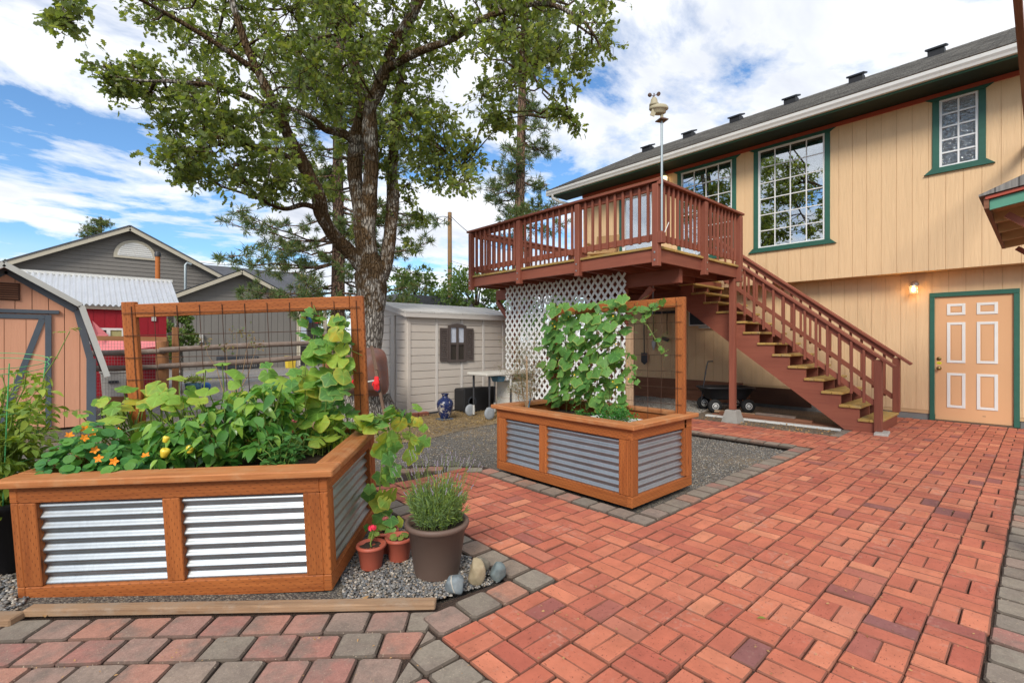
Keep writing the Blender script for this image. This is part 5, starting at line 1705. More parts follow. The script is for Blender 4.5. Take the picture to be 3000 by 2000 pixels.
for x, y, z, s in spots:
    p = W1(x, y, z)
    n = (Vector((0, 0, 1)) + TOCAM(p) * 0.45 + rvec(0.45)).normalized()
    a = random.uniform(0, 6.28)
    leaf('squash', sq, base, p, n, Vector((math.cos(a), math.sin(a), -0.3)), s)
    q = W1(x + random.gauss(0, 0.05), 0.70 + random.gauss(0, 0.05), 0.53)
    st.tube([c - base for c in curve(q, p, 0.03, 3, 0.008)], [0.0052, 0.0045, 0.004, 0.0032], 5, False)
stuff(st.build('stems', 'stem_green', sq))
# cucumber climbing the right trellis post and spilling over the side
base = W1(1.40, 0.70, 0.53)
cv = thing('cucumber_vine', 'cucumber vine on right trellis post spilling over the near planter side', 'vine', base)
st = MB()
spots = []
for k in range(105):
    z = random.uniform(0.58, 1.42)
    w = 0.30 if z < 1.0 else 0.30 - 0.36 * (z - 1.0)
    spots.append((1.44 - abs(random.gauss(0, w)) + 0.06, random.uniform(0.60, 0.84), z, random.uniform(0.5, 0.95) * (1.0 if z < 1.2 else 0.72)))
for k in range(14):
    spots.append((random.uniform(1.18, 1.32), random.uniform(0.64, 0.8), random.uniform(1.20, 1.47), random.uniform(0.45, 0.75)))
for x, y, z, s in spots:
    p = W1(x, y, z)
    n = (TOCAM(p) * 0.7 + Vector((0, 0, 0.7)) + rvec(0.3)).normalized()
    leaf('squash' if random.random() < 0.35 else 'cucumber', cv, base, p, n, Vector((0, 0, -1)) + rvec(0.5), s * (1.15 if z < 1.1 else 1.0))
    q = W1(x + random.gauss(0, 0.04), 0.80, z - 0.06)
    st.tube([q - base, (q + p) / 2 + rvec(0.008) - base, p - base], 0.0026, 4, False)
for x0, zt in ((1.30, 1.50), (1.40, 1.32), (1.20, 1.2), (1.45, 1.38)):
    st.tube([W1(x0 + random.gauss(0, 0.02), 0.80, z) - base for z in np.linspace(0.52, zt, 7)], 0.0042, 5, False)
spill = [W1(1.46, 0.66, 0.70), W1(1.58, 0.62, 0.76), W1(1.68, 0.58, 0.74), W1(1.74, 0.56, 0.60), W1(1.72, 0.55, 0.42), W1(1.70, 0.54, 0.22), W1(1.70, 0.54, 0.10)]
st.tube([p - base for p in spill], 0.0045, 5, False)
spill2 = [W1(1.58, 0.70, 0.74), W1(1.76, 0.80, 0.76), W1(1.86, 0.82, 0.66), W1(1.88, 0.80, 0.50)]
st.tube([p - base for p in spill2], 0.004, 5, False)
side_n = M1.to_3x3() @ Vector((0.6, -0.6, 0.25))
for pth, n_, sc, fr in ((spill, 54, 0.92, 0.33), (spill2, 34, 0.85, 0.3)):
    for k in range(n_):
        t = (k + random.random()) / n_ * (len(pth) - 1.01); i = int(t)
        p = pth[i].lerp(pth[i + 1], t - i) + M1.to_3x3() @ Vector((random.gauss(0.02, 0.055), random.gauss(0, 0.06), random.gauss(0, 0.03)))
        n = (Vector((0, 0, 1)) + rvec(0.35)) if t / len(pth) < fr else (side_n + rvec(0.35))
        leaf(random.choice(['cucumber', 'squash']), cv, base, p, n, Vector((0, 0, -1)) + rvec(0.5), random.uniform(0.45, 1.1) * sc * (0.85))
        c0 = pth[i].lerp(pth[i + 1], t - i)
        st.tube([c0 - base, (c0 + p) / 2 + rvec(0.008) - base, p - base], 0.002, 3, False)
stuff(st.build('stems', 'stem_green', cv))

# peppers
pep = [((0.58, 0.34), 0.33, 230, 'yellow-fruited pepper plant beside the nasturtiums in the near planter', 3),
       ((0.84, 0.36), 0.42, 280, 'tall glossy pepper plant in the middle of the near planter', 0),
       ((1.09, 0.38), 0.52, 270, 'tallest dark glossy pepper plant right of centre in the near planter', 0)]
for (x0, y0), h, nl, lab, nf in pep:
    base = W1(x0, y0, 0.53)
    o = thing('pepper_plant', lab, 'pepper plant', base, group='pepper plants')
    st = MB()
    tips = []
    for k in range(16):
        a = 2 * math.pi * k / 16 + random.uniform(-0.3, 0.3)
        r = random.uniform(0.06, 0.24)
        t = base + Vector((r * math.cos(a), r * math.sin(a), h * random.uniform(0.62, 1.02) * (1 - 0.9 * (r / 0.30) ** 2) + 0.05))
        pth = curve(base + Vector((0, 0, 0.02)), t, 0.03, 4, 0.01)
        st.tube([p - base for p in pth], [0.007, 0.006, 0.005, 0.0042, 0.0032], 5, False)
        tips.append(pth)
    for k in range(nl):
        pth = random.choice(tips); i = random.choice([1, 2, 3, 3, 4, 4])
        p = pth[i] + rvec(0.015)
        a = random.uniform(0, 6.28)
        out = Vector((math.cos(a), math.sin(a), random.uniform(-0.65, 0.25)))
        leaf('pepper', o, base, p + out * 0.02, Vector((0, 0, 1)) + out * 0.35 + rvec(0.25), out, random.uniform(0.38, 0.92))
    stuff(st.build('stems', 'stem_green', o))
    for k in range(nf):
        p = base + [Vector((-0.06, -0.235, 0.185)), Vector((-0.055, -0.23, 0.255)), Vector((0.05, -0.25, 0.19)), Vector((-0.16, -0.20, 0.14))][k]
        s = [0.023, 0.016, 0.020, 0.018][k]
        MB().lathe([(0.0, -1.25), (0.35, -1.30), (0.66, -1.12), (0.80, -0.6), (0.98, 0.0), (1.02, 0.45), (0.80, 0.80), (0.40, 0.86), (0.14, 0.74)], 12).build('pepper', 'pepper_skin', o, p - base, (0.3, 0.2, k)).scale = (s, s, s)
# zinnia-like small plant at front right
base = W1(1.27, 0.20, 0.53)
o = thing('zinnia_plant', 'small zinnia plant with one faded pink bloom at front right of the near planter', 'zinnia', base)
st = MB()
for k in range(22):
    a = random.uniform(0, 6.28); r = random.uniform(0.03, 0.15)
    t = base + Vector((r * math.cos(a), r * math.sin(a), random.uniform(0.10, 0.27)))
    pth = curve(base, t, 0.02, 3, 0.004); st.tube([p - base for p in pth], 0.0025, 4, False)
    for q in pth[1:]:
        for j in range(4):
            b = random.uniform(0, 6.28); out = Vector((math.cos(b), math.sin(b), 0.1))
            leaf('zinnia', o, base, q, Vector((0, 0, 1)) + rvec(0.25), out, random.uniform(0.6, 1.0))
stuff(st.build('stems', 'stem_green', o))
bl = MB()
for k in range(22):
    a = random.uniform(0, 6.28)
    d = Vector((math.cos(a), math.sin(a), random.uniform(0, 1.2))).normalized()
    e = Vector((-math.sin(a), math.cos(a), 0))
    p = Vector((0.08, 0.05, 0.30)); bl.add([p, p + d * 0.014 + e * 0.005, p + d * 0.023, p + d * 0.014 - e * 0.005], [[0, 1, 2, 3]])
bl.build('bloom', 'petal_dusty', o)
# nasturtiums
for (x0, y0), nl, lab in (((0.19, 0.28), 260, 'mound of round-leaved nasturtiums with orange blooms at left of the near planter'), ((0.42, 0.20), 160, 'low nasturtium patch between orange blooms and the pepper plants')):
    base = W1(x0, y0, 0.53)
    o = thing('nasturtium', lab, 'nasturtium', base, group='nasturtiums')
    st = MB()
    hh = 0.30 if x0 < 0.3 else 0.20
    for k in range(nl):
        RM = 0.24 if x0 < 0.3 else 0.19
        a = random.uniform(0, 6.28); r = RM * math.sqrt(random.random())
        p = base + Vector((r * math.cos(a), r * math.sin(a), hh * (1 - (r / (RM * 1.2)) ** 2) * random.uniform(0.45, 1.05) + 0.02))
        n = Vector((0.5 * math.cos(a), 0.5 * math.sin(a), 1.0)) + rvec(0.3) + TOCAM(p) * 0.3
        leaf('nasturtium', o, base, p, n, rvec(1), random.uniform(0.6, 1.1))
        if k % 2 == 0: st.tube([Vector((0.3 * r * math.cos(a), 0.3 * r * math.sin(a), 0)), (p - base) * 0.6 + rvec(0.006), p - base], 0.0013, 3, False)
    stuff(st.build('stems', 'stem_green', o))
    fl = MB()
    out_n = TOCAM(base)
    for k in range(6 if x0 < 0.3 else 3):
        a = random.uniform(3.0, 6.2); r = random.uniform(0.05, 0.17)
        blossom(fl, Vector((r * math.cos(a), r * math.sin(a), hh * (1.06 - (r / 0.27) ** 2))), 0.024)
    fl.build('blossoms', 'petal_orange', o)

# tomato in a black tub at the left picture edge
tb = Vector((-0.36, 4.03, -0.01))
tub = thing('plant_tub', 'black plastic tub holding the tomato plant at left picture edge', 'tub', tb)
MB().lathe([(0.0, 0.0), (0.17, 0.0), (0.175, 0.01), (0.215, 0.36), (0.225, 0.36), (0.225, 0.40), (0.205, 0.40), (0.20, 0.34), (0.0, 0.335)], 28).build('tub_body', 'black_plastic', tub)
MB().lathe([(0.0, 0.345), (0.199, 0.342)], 20).build('soil', 'soil', tub)
cg = MB()
for z, r in ((0.62, 0.19), (0.90, 0.22), (1.16, 0.25), (1.19, 0.25)):
    cg.tube([(r * math.cos(a), r * math.sin(a), z + (0.04 * math.sin(a) if z > 1 else 0)) for a in np.linspace(0, 2 * math.pi, 25)], 0.002, 5, False)
for k in range(4):
    a = k * math.pi / 2 + 0.4
    cg.tube([(0.17 * math.cos(a), 0.17 * math.sin(a), 0.35), (0.25 * math.cos(a), 0.25 * math.sin(a), 1.18)], 0.003, 5, False)
tag(cg.build('tomato_cage', 'green_wire', None, tb), 'round green wire tomato cage in the black tub', 'plant cage')
base = tb + Vector((0, 0, 0.345))
o = thing('tomato_plant', 'sprawling yellow-green tomato plant in the black tub', 'tomato plant', base)
st = MB()
for k in range(42):
    a = random.uniform(0, 6.28); r = random.uniform(0.05, 0.36)
    top = base + Vector((r * math.cos(a), r * math.sin(a), random.uniform(0.15, 0.80)))
    if k == 0: top = base + Vector((0.34, 0.10, 1.02))
    if k == 1: top = base + Vector((0.24, -0.12, 0.72))
    if k == 2: top = base + Vector((0.30, 0.0, 0.10))
    pth = curve(base + rvec(0.02) * 0.5, top, 0.03, 7, 0.012)
    st.tube([p - base for p in pth], [0.007, 0.0065, 0.006, 0.0055, 0.005, 0.004, 0.0032, 0.0025], 5, False)
    for q in pth[1:]:
        for j in range(2):
            b = random.uniform(0, 6.28)
            leaf('tomato', o, base, q + rvec(0.01), Vector((0, 0, 1)) + rvec(0.3), Vector((math.cos(b), math.sin(b), random.uniform(-0.4, 0.3))), random.uniform(0.55, 1.05) * (0.6 if q.z > base.z + 0.75 else 1))
stuff(st.build('stems', 'stem_green', o))
# ------------------------------------------------------------------ pots and stones in the gravel corner
def pot(name, label, loc, r0, r1, h, mat, cat='pot', rim=0.12, lip=0.012, group=None):
    o = thing(name, label, cat, loc, group=group)
    MB().lathe([(0.0, 0.0), (r0, 0.0), (r0 + 0.003, 0.006), (r1 * 0.985, h * (1 - rim)), (r1 + lip, h * (1 - rim) + 0.004), (r1 + lip + 0.004, h - 0.012), (r1 + lip, h), (r1 - 0.006, h), (r1 - 0.010, h * 0.86), (0.0, h * 0.855)], 36).build('pot_body', mat, o)
    n = 20
    sv = MB()
    V = [(0, 0, h * 0.87)]; rr = r1 - 0.011
    for q in (0.5, 1.0):
        V += [(rr * q * math.cos(2 * math.pi * i / n), rr * q * math.sin(2 * math.pi * i / n), h * 0.87 + random.gauss(0, 0.004)) for i in range(n)]
    F = [[0, 1 + i, 1 + (i + 1) % n] for i in range(n)] + [[1 + i, 1 + n + i, 1 + n + (i + 1) % n, 1 + (i + 1) % n] for i in range(n)]
    sv.add(V, F, None, True).build('soil', 'soil', o)
    return o
bp = Vector((1.515, 2.300, -0.005))
pot('large_pot', 'large brown plastic pot with rolled rim holding lavender', bp, 0.122, 0.163, 0.290, 'brown_pot', rim=0.11, lip=0.014)
tp = [((1.265, 2.600, -0.005), 'front terracotta-red nursery pot with a pink geranium bloom'), ((1.435, 2.585, -0.005), 'terracotta-red nursery pot with a tiny seedling beside the large brown pot'), ((1.425, 2.745, -0.005), 'rear terracotta-red nursery pot with faded bloom against the planter side')]
for loc, lab in tp:
    pot('small_pot', lab, loc, 0.056, 0.076, 0.135, 'terracotta_plastic', rim=0.17, lip=0.006, group='terracotta nursery pots')
# geraniums
def geranium(loc, label, h, nleaf, bloom, r=0.022):
    b = Vector(loc) + Vector((0, 0, 0.118))
    o = thing('geranium', label, 'geranium', b, group='potted geraniums')
    st = MB()
    top = b + Vector((0.01, -0.01, h)); st.tube([p - b for p in curve(b, top, 0, 4, 0.003)], 0.004, 6)
    for k in range(nleaf):
        a = random.uniform(0, 6.28); p = b + Vector((0.03 * math.cos(a), 0.03 * math.sin(a), h * random.uniform(0.45, 0.85)))
        leaf('geranium', o, b, p, Vector((0, 0, 1)) + TOCAM(p) * 0.5 + rvec(0.2), Vector((math.cos(a), math.sin(a), 0)), random.uniform(0.6, 1.0))
        st.tube([Vector((0, 0, h * 0.3)), p - b], 0.0015, 4, False)
    st.build('stem', 'stem_green', o)
    if bloom:
        f = MB()
        for k in range(46):
            d = rvec(1).normalized(); d.z = abs(d.z) * 0.8 + 0.0
            c = Vector((0.0, -0.01, h + 0.012)) + d * r * random.uniform(0.4, 1)
            e = rvec(1).cross(d).normalized(); g2 = d.cross(e)
            f.add([c + e * 0.011, c + g2 * 0.011, c - e * 0.011, c - g2 * 0.011], [[0, 1, 2, 3]])
        f.build('bloom', bloom, o)
geranium(tp[0][0], 'pink geranium bloom on a short stalk in front red pot', 0.095, 6, 'petal_pink', 0.026)
geranium(tp[1][0], 'tiny two-leaf seedling in right red pot', 0.03, 4, None)
geranium(tp[2][0], 'faded pink geranium stalk in rear red pot', 0.07, 3, 'petal_dusty', 0.02)
# lavender
base = bp + Vector((0, 0, 0.255))
lav = thing('lavender', 'bushy grey-green lavender with tall thin flower stalks in the brown pot', 'lavender', base)
P = []; D = []; S = []; Wd = []
sm = MB(); sp_ = MB()
for k in range(210):
    a = random.uniform(0, 6.28); r = 0.150 * math.sqrt(random.random())
    h = random.uniform(0.10, 0.24) * (1 - 0.5 * (r / 0.2) ** 2) + 0.03
    rb = min(r, 0.12) * 0.8
    b0 = base + Vector((rb * math.cos(a), rb * math.sin(a), 0)); t0 = base + Vector((r * math.cos(a) * 1.15, r * math.sin(a) * 1.15, h))
    if k % 2 == 0: sm.tube([b0 - base, t0 - base], 0.0013, 3, False)
    for j in range(26):
        t = random.uniform(0.15, 1.0); q = b0.lerp(t0, t)
        P.append(q + rvec(0.004)); D.append(rvec(0.55) + Vector((0.5 * math.cos(a), 0.5 * math.sin(a), 0.9))); S.append(random.uniform(0.022, 0.048)); Wd.append(random.uniform(0.09, 0.15))
for k in range(95):
    a = random.uniform(0, 6.28); r = 0.16 * math.sqrt(random.random())
    b0 = base + Vector((r * 0.7 * math.cos(a), r * 0.7 * math.sin(a), 0.06)); L = random.uniform(0.16, 0.36)
    t0 = b0 + Vector((math.cos(a) * r * 0.9, math.sin(a) * r * 0.9, L))
    sm.tube([p - base for p in curve(b0, t0, 0.0, 3, 0.006)], 0.0011, 3, False)
    for j in range(4):
        q = t0 + (t0 - b0).normalized() * (-0.008 * j)
        sp_.lathe([(0.0, -0.004), (0.0032, 0.0), (0.0, 0.005)], 5, tuple(q - base + rvec(0.001)))
sm.build('stalks', 'stem_green', lav)
stuff(sp_.build('flower_spikes', 'petal_purple', lav))
n = len(P)
stuff(scatter('leaves', 'blade', P, D, RNG.normal(0, 1, (n, 3)), S, Wd, 'lavender_leaf', lav, base))
# stones
def rock(label, loc, size, mat, seed, rz=0.0):
    rg = np.random.default_rng(seed)
    ax = rg.normal(0, 1, (17, 3)); ax /= np.linalg.norm(ax, axis=1, keepdims=True); off = rg.uniform(0.58, 0.88, 17)
    n, m_ = 20, 30; V = []; F = []
    for i in range(n + 1):
        for j in range(m_):
            th = math.pi * i / n; ph = 2 * math.pi * j / m_
            d = np.array([math.sin(th) * math.cos(ph), math.sin(th) * math.sin(ph), math.cos(th)])
            r = 1.0
            for a, o_ in zip(ax, off):
                c = d @ a
                if c > 0.05: r = min(r, o_ / c)
            r = (r + 0.06) * 1.12
            V.append((d[0] * r * size[0] * 0.86, d[1] * r * size[1] * 0.86, d[2] * r * size[2] * 0.86))
    for i in range(n):
        for j in range(m_):
            F.append([i * m_ + j, (i + 1) * m_ + j, (i + 1) * m_ + (j + 1) % m_, i * m_ + (j + 1) % m_])
    return tag(MB().add(V, F, None, True).build('stone', mat, None, loc, (0, 0, rz)), label, 'stone', 'stones at the gravel corner')
rock('blue-grey stone with a pale vein at the end of the edging timber', (1.455, 2.045, 0.042), (0.064, 0.058, 0.060), 'rock_blue', 3, -0.7)
rock('tallest tan angular stone in the cluster at the gravel corner', (1.588, 2.035, 0.058), (0.046, 0.052, 0.080), 'rock_tan', 5, 0.2)
rock('rounded brown stone behind the tan one at the gravel corner', (1.690, 2.115, 0.040), (0.055, 0.045, 0.062), 'rock_brown', 8, 0.3)
rock('greenish grey stone rightmost of the cluster at the gravel corner', (1.705, 1.995, 0.038), (0.046, 0.05, 0.055), 'rock_green', 12, 0.9)
# fallen leaves and bits on the paving
fal = [((1310, 1420), 'green_leaf', 0), ((1760, 1419), 'fresh', 0), ((832, 1377), 'dry', 0), ((450, 1345), 'dry', 0), ((1895, 1450), 'dry', 0)]
for k, ((a_, b_2), kind, _) in enumerate([((1760, 1419), 'fresh', 0), ((833, 1379), 'dry', 0), ((232, 1396), 'dry', 0), ((105, 1408), 'dry2', 0)]):
    p = ground_at(a_, b_2, 0.012)
    l = lance(0.045 if kind == 'fresh' else 0.05, 0.42, 0.1, 0.3, 4)
    tag(l.build('fallen_leaf', 'tomato_leaf' if kind == 'fresh' else 'dry_leaf', None, p, (0, -0.15, random.uniform(0, 6))),
        ['single fresh green leaf lying on the brick patio', 'dry yellow leaf tip resting by the right end of the edging timber', 'curled brown leaf beside the long edging timber at left', 'pale dead leaf at left end of the long edging timber'][k], 'leaf')
    if kind != 'fresh': bpy.data.objects[-1] if False else None

# leaf litter and crumbs on the paving, dry grass round the oak
def litter(label, region, n, smin, smax, mat, wlo, whi, z, flat=0.25):
    pts = region(n)
    P = [(x, y, z + random.uniform(0, 0.006)) for x, y, _ in pts]
    D = RNG.normal(0, 1, (n, 3)); D[:, 2] *= flat
    N = RNG.normal(0, 0.35, (n, 3)) + np.array([0, 0, 1])
    o = stuff(scatter('leaf_litter', 'blade', P, D, N, RNG.uniform(smin, smax, n), RNG.uniform(wlo, whi, n), mat))
    o['label'] = label; o['category'] = 'litter'
    return o
litter('dry crumbs and leaf bits scattered over the brick patio', poly_region([(1.2, 0.2), (8.3, 0.2), (8.3, 1.75), (2.9, 1.75), (2.9, 4.0), (1.95, 4.0), (1.95, 1.75), (1.2, 1.75)], 0), 420, 0.006, 0.020, 'dry_leaf', 0.35, 0.7, 0.006)
litter('dry crumbs and bits on the grey and red pavers', poly_region([(-0.3, 2.95), (1.25, 1.75), (1.1, 1.2), (-0.2, 2.4)], 0), 90, 0.005, 0.016, 'dry_leaf', 0.35, 0.7, 0.008)
litter('brown oak leaves lying along the paver edge and the stair foot', poly_region([(7.7, 1.9), (8.4, 1.95), (8.3, 4.0), (7.7, 4.0)], 0), 260, 0.02, 0.05, 'dry_leaf', 0.45, 0.8, -0.03)
litter('golden dry grass and straw on the soil before the shed', poly_region([(2.3, 6.1), (3.4, 5.7), (4.4, 6.0), (6.0, 6.2), (7.2, 6.7), (7.2, 7.5), (4.4, 7.45), (3.2, 8.3), (2.2, 8.0)], 0), 9000, 0.03, 0.075, 'dry_straw', 0.05, 0.10, -0.036, 0.35)
litter('scattered straw over the grey gravel near the oak', poly_region([(2.0, 4.8), (4.4, 4.3), (5.6, 5.0), (5.6, 6.2), (3.0, 6.0), (2.0, 6.2)], 0), 900, 0.02, 0.06, 'dry_straw', 0.05, 0.10, -0.034, 0.2)

# ------------------------------------------------------------------ plastic shed
S0 = Vector((4.40, 7.63, -0.03)); SW, SD, SH_ = 2.6, 2.2, 1.80
shed = thing('plastic_shed', 'beige plastic garden shed with brown shuttered window', 'shed', S0)
def sd_(name, mat, f, parent=shed):
    mb = MB(); f(mb); return mb.build(name, mat, parent)
sd_('wall_core', 'shed_plastic_grey', lambda m: m.bb(0.03, SW - 0.03, 0.03, SD - 0.03, 0.02, SH_))
nrow = 12; rh = (SH_ - 0.10) / nrow
cols = [(0.05, 0.60), (0.66, 1.18), (1.24, 1.72), (1.78, 2.25), (2.31, SW - 0.05)]
for a_, b_2 in cols:
    for r in range(nrow):
        z0 = 0.07 + r * rh
        sd_('wall_panel', 'shed_plastic', lambda m: m.bb(a_, b_2, 0.012, 0.035, z0 + 0.004, z0 + rh - 0.006, 0.005))
for a_, b_2 in ((0.04, 0.42), (0.62, 1.10), (1.17, 1.65), (1.72, 2.15)):
    for r in range(nrow):
        z0 = 0.07 + r * rh
        sd_('wall_panel', 'shed_plastic', lambda m: m.bb(0.012, 0.035, a_ + 0.06, b_2, z0 + 0.004, z0 + rh - 0.006, 0.005))
for x in (0.63, 1.21, 1.75, 2.28):
    sd_('seam_rib', 'shed_plastic_grey', lambda m: m.bb(x - 0.028, x + 0.028, 0.004, 0.034, 0.03, SH_ - 0.01, 0.006))
sd_('corner_trim', 'shed_plastic', lambda m: (m.bb(-0.004, 0.075, -0.004, 0.10, 0.0, SH_, 0.01)))
sd_('corner_trim', 'shed_plastic', lambda m: (m.bb(SW - 0.075, SW + 0.004, -0.004, 0.10, 0.0, SH_, 0.01)))
sd_('door_frame', 'shed_plastic', lambda m: (m.bb(-0.002, 0.034, 0.47, 0.60, 0.02, SH_, 0.01)))
sd_('base_rail', 'shed_plastic', lambda m: m.bb(-0.006, SW + 0.006, -0.007, 0.05, 0.012, 0.068, 0.008))
sd_('base_sill', 'dark_bin', lambda m: m.bb(-0.02, SW + 0.02, -0.03, SD, -0.02, 0.011))
# low-pitch roof, ridge along the shed
def shroof(m):
    RZ_ = SH_ + 0.27
    for ya, yb, za, zb in ((-0.09, SD / 2, SH_ + 0.03, RZ_), (SD + 0.09, SD / 2, SH_ + 0.03, RZ_)):
        n = 9
        for k in range(n):
            xa = -0.10 + (SW + 0.2) * k / n + 0.004; xb = -0.10 + (SW + 0.2) * (k + 1) / n - 0.004
            t = 0.03
            V = [(xa, ya, za), (xb, ya, za), (xb, yb, zb), (xa, yb, zb), (xa, ya, za + t), (xb, ya, za + t), (xb, yb, zb + t), (xa, yb, zb + t)]
            Fq = [[0, 3, 2, 1], [4, 5, 6, 7], [0, 1, 5, 4], [1, 2, 6, 5], [2, 3, 7, 6], [3, 0, 4, 7]]
            m.add(V, Fq if ya < yb else [f[::-1] for f in Fq])
sd_('roof', 'shed_roof', shroof)
sd_('roof_edge', 'shed_plastic_grey', lambda m: m.bb(-0.09, SW + 0.09, -0.085, -0.05, SH_ - 0.05, SH_ + 0.035, 0.006))
sd_('gable_panel', 'shed_plastic', lambda m: m.prism([(0.02, SH_), (SD - 0.02, SH_), (SD / 2, SH_ + 0.27)], (0.012, 0, 0), (0, 1, 0), (0, 0, 1), 0.02))
sd_('gable_trim', 'shed_plastic_grey', lambda m: m.bar((-0.07, -0.06, SH_ + 0.01), (-0.07, SD / 2, SH_ + 0.265), 0.02, 0.10))
wy = -0.005
wx0 = 0.88; DZW = 0.11
wn = sd_('window', 'shutter_brown', lambda m: (m.bb(wx0, wx0 + 0.36, wy - 0.03, wy, 0.86, 0.90), m.bb(wx0, wx0 + 0.045, wy - 0.03, wy, 0.90, 1.46), m.bb(wx0 + 0.315, wx0 + 0.36, wy - 0.03, wy, 0.90, 1.46), m.bb(wx0 + 0.16, wx0 + 0.2, wy - 0.028, wy, 0.90, 1.46), m.bb(wx0 + 0.045, wx0 + 0.315, wy - 0.027, wy, 1.16, 1.195),
    m.prism([(0, 0), (0.36, 0), (0.36, 0.03), (0.27, 0.062), (0.18, 0.072), (0.09, 0.062), (0, 0.03)], (wx0, wy, 1.46), (1, 0, 0), (0, 0, 1), 0.03)))
for sx_, w_ in ((wx0 - 0.155, 0.15), (wx0 + 0.365, 0.15)):
    def shut(m):
        m.bb(sx_, sx_ + 0.025, wy - 0.022, wy, 0.88, 1.45); m.bb(sx_ + w_ - 0.025, sx_ + w_, wy - 0.022, wy, 0.88, 1.45)
        m.bb(sx_ + 0.025, sx_ + w_ - 0.025, wy - 0.0215, wy, 0.88, 0.92); m.bb(sx_ + 0.025, sx_ + w_ - 0.025, wy - 0.0215, wy, 1.41, 1.45)
        for k in range(13): m.box((sx_ + w_ / 2, wy - 0.009, 0.942 + k * 0.0375), (w_ - 0.05, 0.012, 0.026), Matrix.Rotation(rad(-25), 3, 'X'))
    sd_('shutter', 'shutter_brown', shut)
sd_('curtain', 'curtain', lambda m: m.bb(wx0 + 0.045, wx0 + 0.315, wy - 0.006, wy - 0.003, 1.20, 1.46), wn)
sd_('pane', 'interior_dark', lambda m: m.bb(wx0 + 0.045, wx0 + 0.315, wy - 0.006, wy - 0.003, 0.90, 1.16), wn)
for o_ in [c for c in shed.children if c.name.split('.')[0] in ('window', 'shutter')]:
    o_.location = (-0.165, 0, -0.02); o_.scale = (1.17, 1, 1.10)
# row of bricks set along the shed foot
for k, (x, y, rz_) in enumerate([(4.18, 7.62, 0.1), (4.12, 7.82, 1.5), (4.42, 7.50, 0.0), (4.64, 7.49, 0.05)]):
    tag(link('loose_brick', bmesh_[k % 6], None, (x, y, -0.008), (0, 0, rz_)), ['loose brick at the front corner of the plastic shed', 'loose brick left of the plastic shed corner', 'loose brick under the shed window side, leftmost', 'loose brick along the shed foot, second from corner'][k], 'brick', 'loose bricks by the shed')

# blue vase
vs = thing('vase', 'tall blue and white glazed vase standing before the shed', 'vase', (4.68, 6.86, -0.035))
MB().lathe([(0.0, 0.02), (0.072, 0.02), (0.080, 0.03), (0.105, 0.10), (0.133, 0.20), (0.142, 0.26), (0.128, 0.315), (0.085, 0.355), (0.052, 0.375), (0.046, 0.40), (0.055, 0.425), (0.070, 0.435), (0.068, 0.442), (0.040, 0.432), (0.036, 0.40)], 32).build('vase_body', 'vase_glaze', vs)
MB().bb(-0.12, 0.12, -0.10, 0.10, 0.0, 0.019, 0.003).build('slate_base', 'slate_flat', vs)

# wheelbarrow tipped up against the oak
wb_ = thing('wheelbarrow', 'rusty brown wheelbarrow tipped upright against the oak trunk', 'wheelbarrow', at(838, 950, 7.55) * 1.0)
O = Vector(wb_.location); O.z = -0.04; wb_.location = O
ex = Vector((RT.x, RT.y, 0)); ez = Vector((0, 0, 1)); ey = Vector((FW.x, FW.y, 0))
def wl(px_, py_, d=7.55, dd=0.0):
    return at(px_, py_, d) + ey * dd - O
def tray(m):
    c = wl(836, 855); w, h = 0.345, 0.375
    n = 40; V = []; rings = [(1.0, 0.0), (0.97, 0.012), (0.86, 0.10), (0.70, 0.22), (0.0, 0.23)]
    for (s, dep) in rings:
        for k in range(n):
            a = 2 * math.pi * k / n
            ca, sa = math.cos(a), math.sin(a)
            sx_ = math.copysign(abs(ca) ** 0.42, ca); sz_ = math.copysign(abs(sa) ** 0.42, sa)
            V.append(tuple(c + ex * (sx_ * w * s * (1 - 0.08 * sz_)) + ez * (sz_ * h * s) + ey * (dep * -1.0 + 0.10)))
    F = []
    for i in range(len(rings) - 1):
        for k in range(n): F.append([i * n + k, i * n + (k + 1) % n, (i + 1) * n + (k + 1) % n, (i + 1) * n + k])
    m.add(V, F, None, True)
    m.tube([Vector(V[k % n]) for k in range(n + 1)], 0.010, 6, False)
tm_ = MB(); tray(tm_); tm_.build('tray', 'tray_rust', wb_)
hh = MB(); hh.bar(wl(853, 795, 7.25), wl(864, 850, 7.12), 0.035, 0.04); hh.bar(wl(864, 850, 7.12), wl(884, 955, 7.10), 0.035, 0.04)
hh.build('handle', 'handle_wood', wb_)
h2 = MB(); h2.bar(wl(822, 795, 7.25), wl(815, 955, 7.10), 0.035, 0.04); h2.build('handle', 'handle_wood', wb_)
MB().bar(wl(823, 880, 7.12), wl(872, 871, 7.10), 0.02, 0.02).build('cross_brace', 'grey_plastic', wb_)
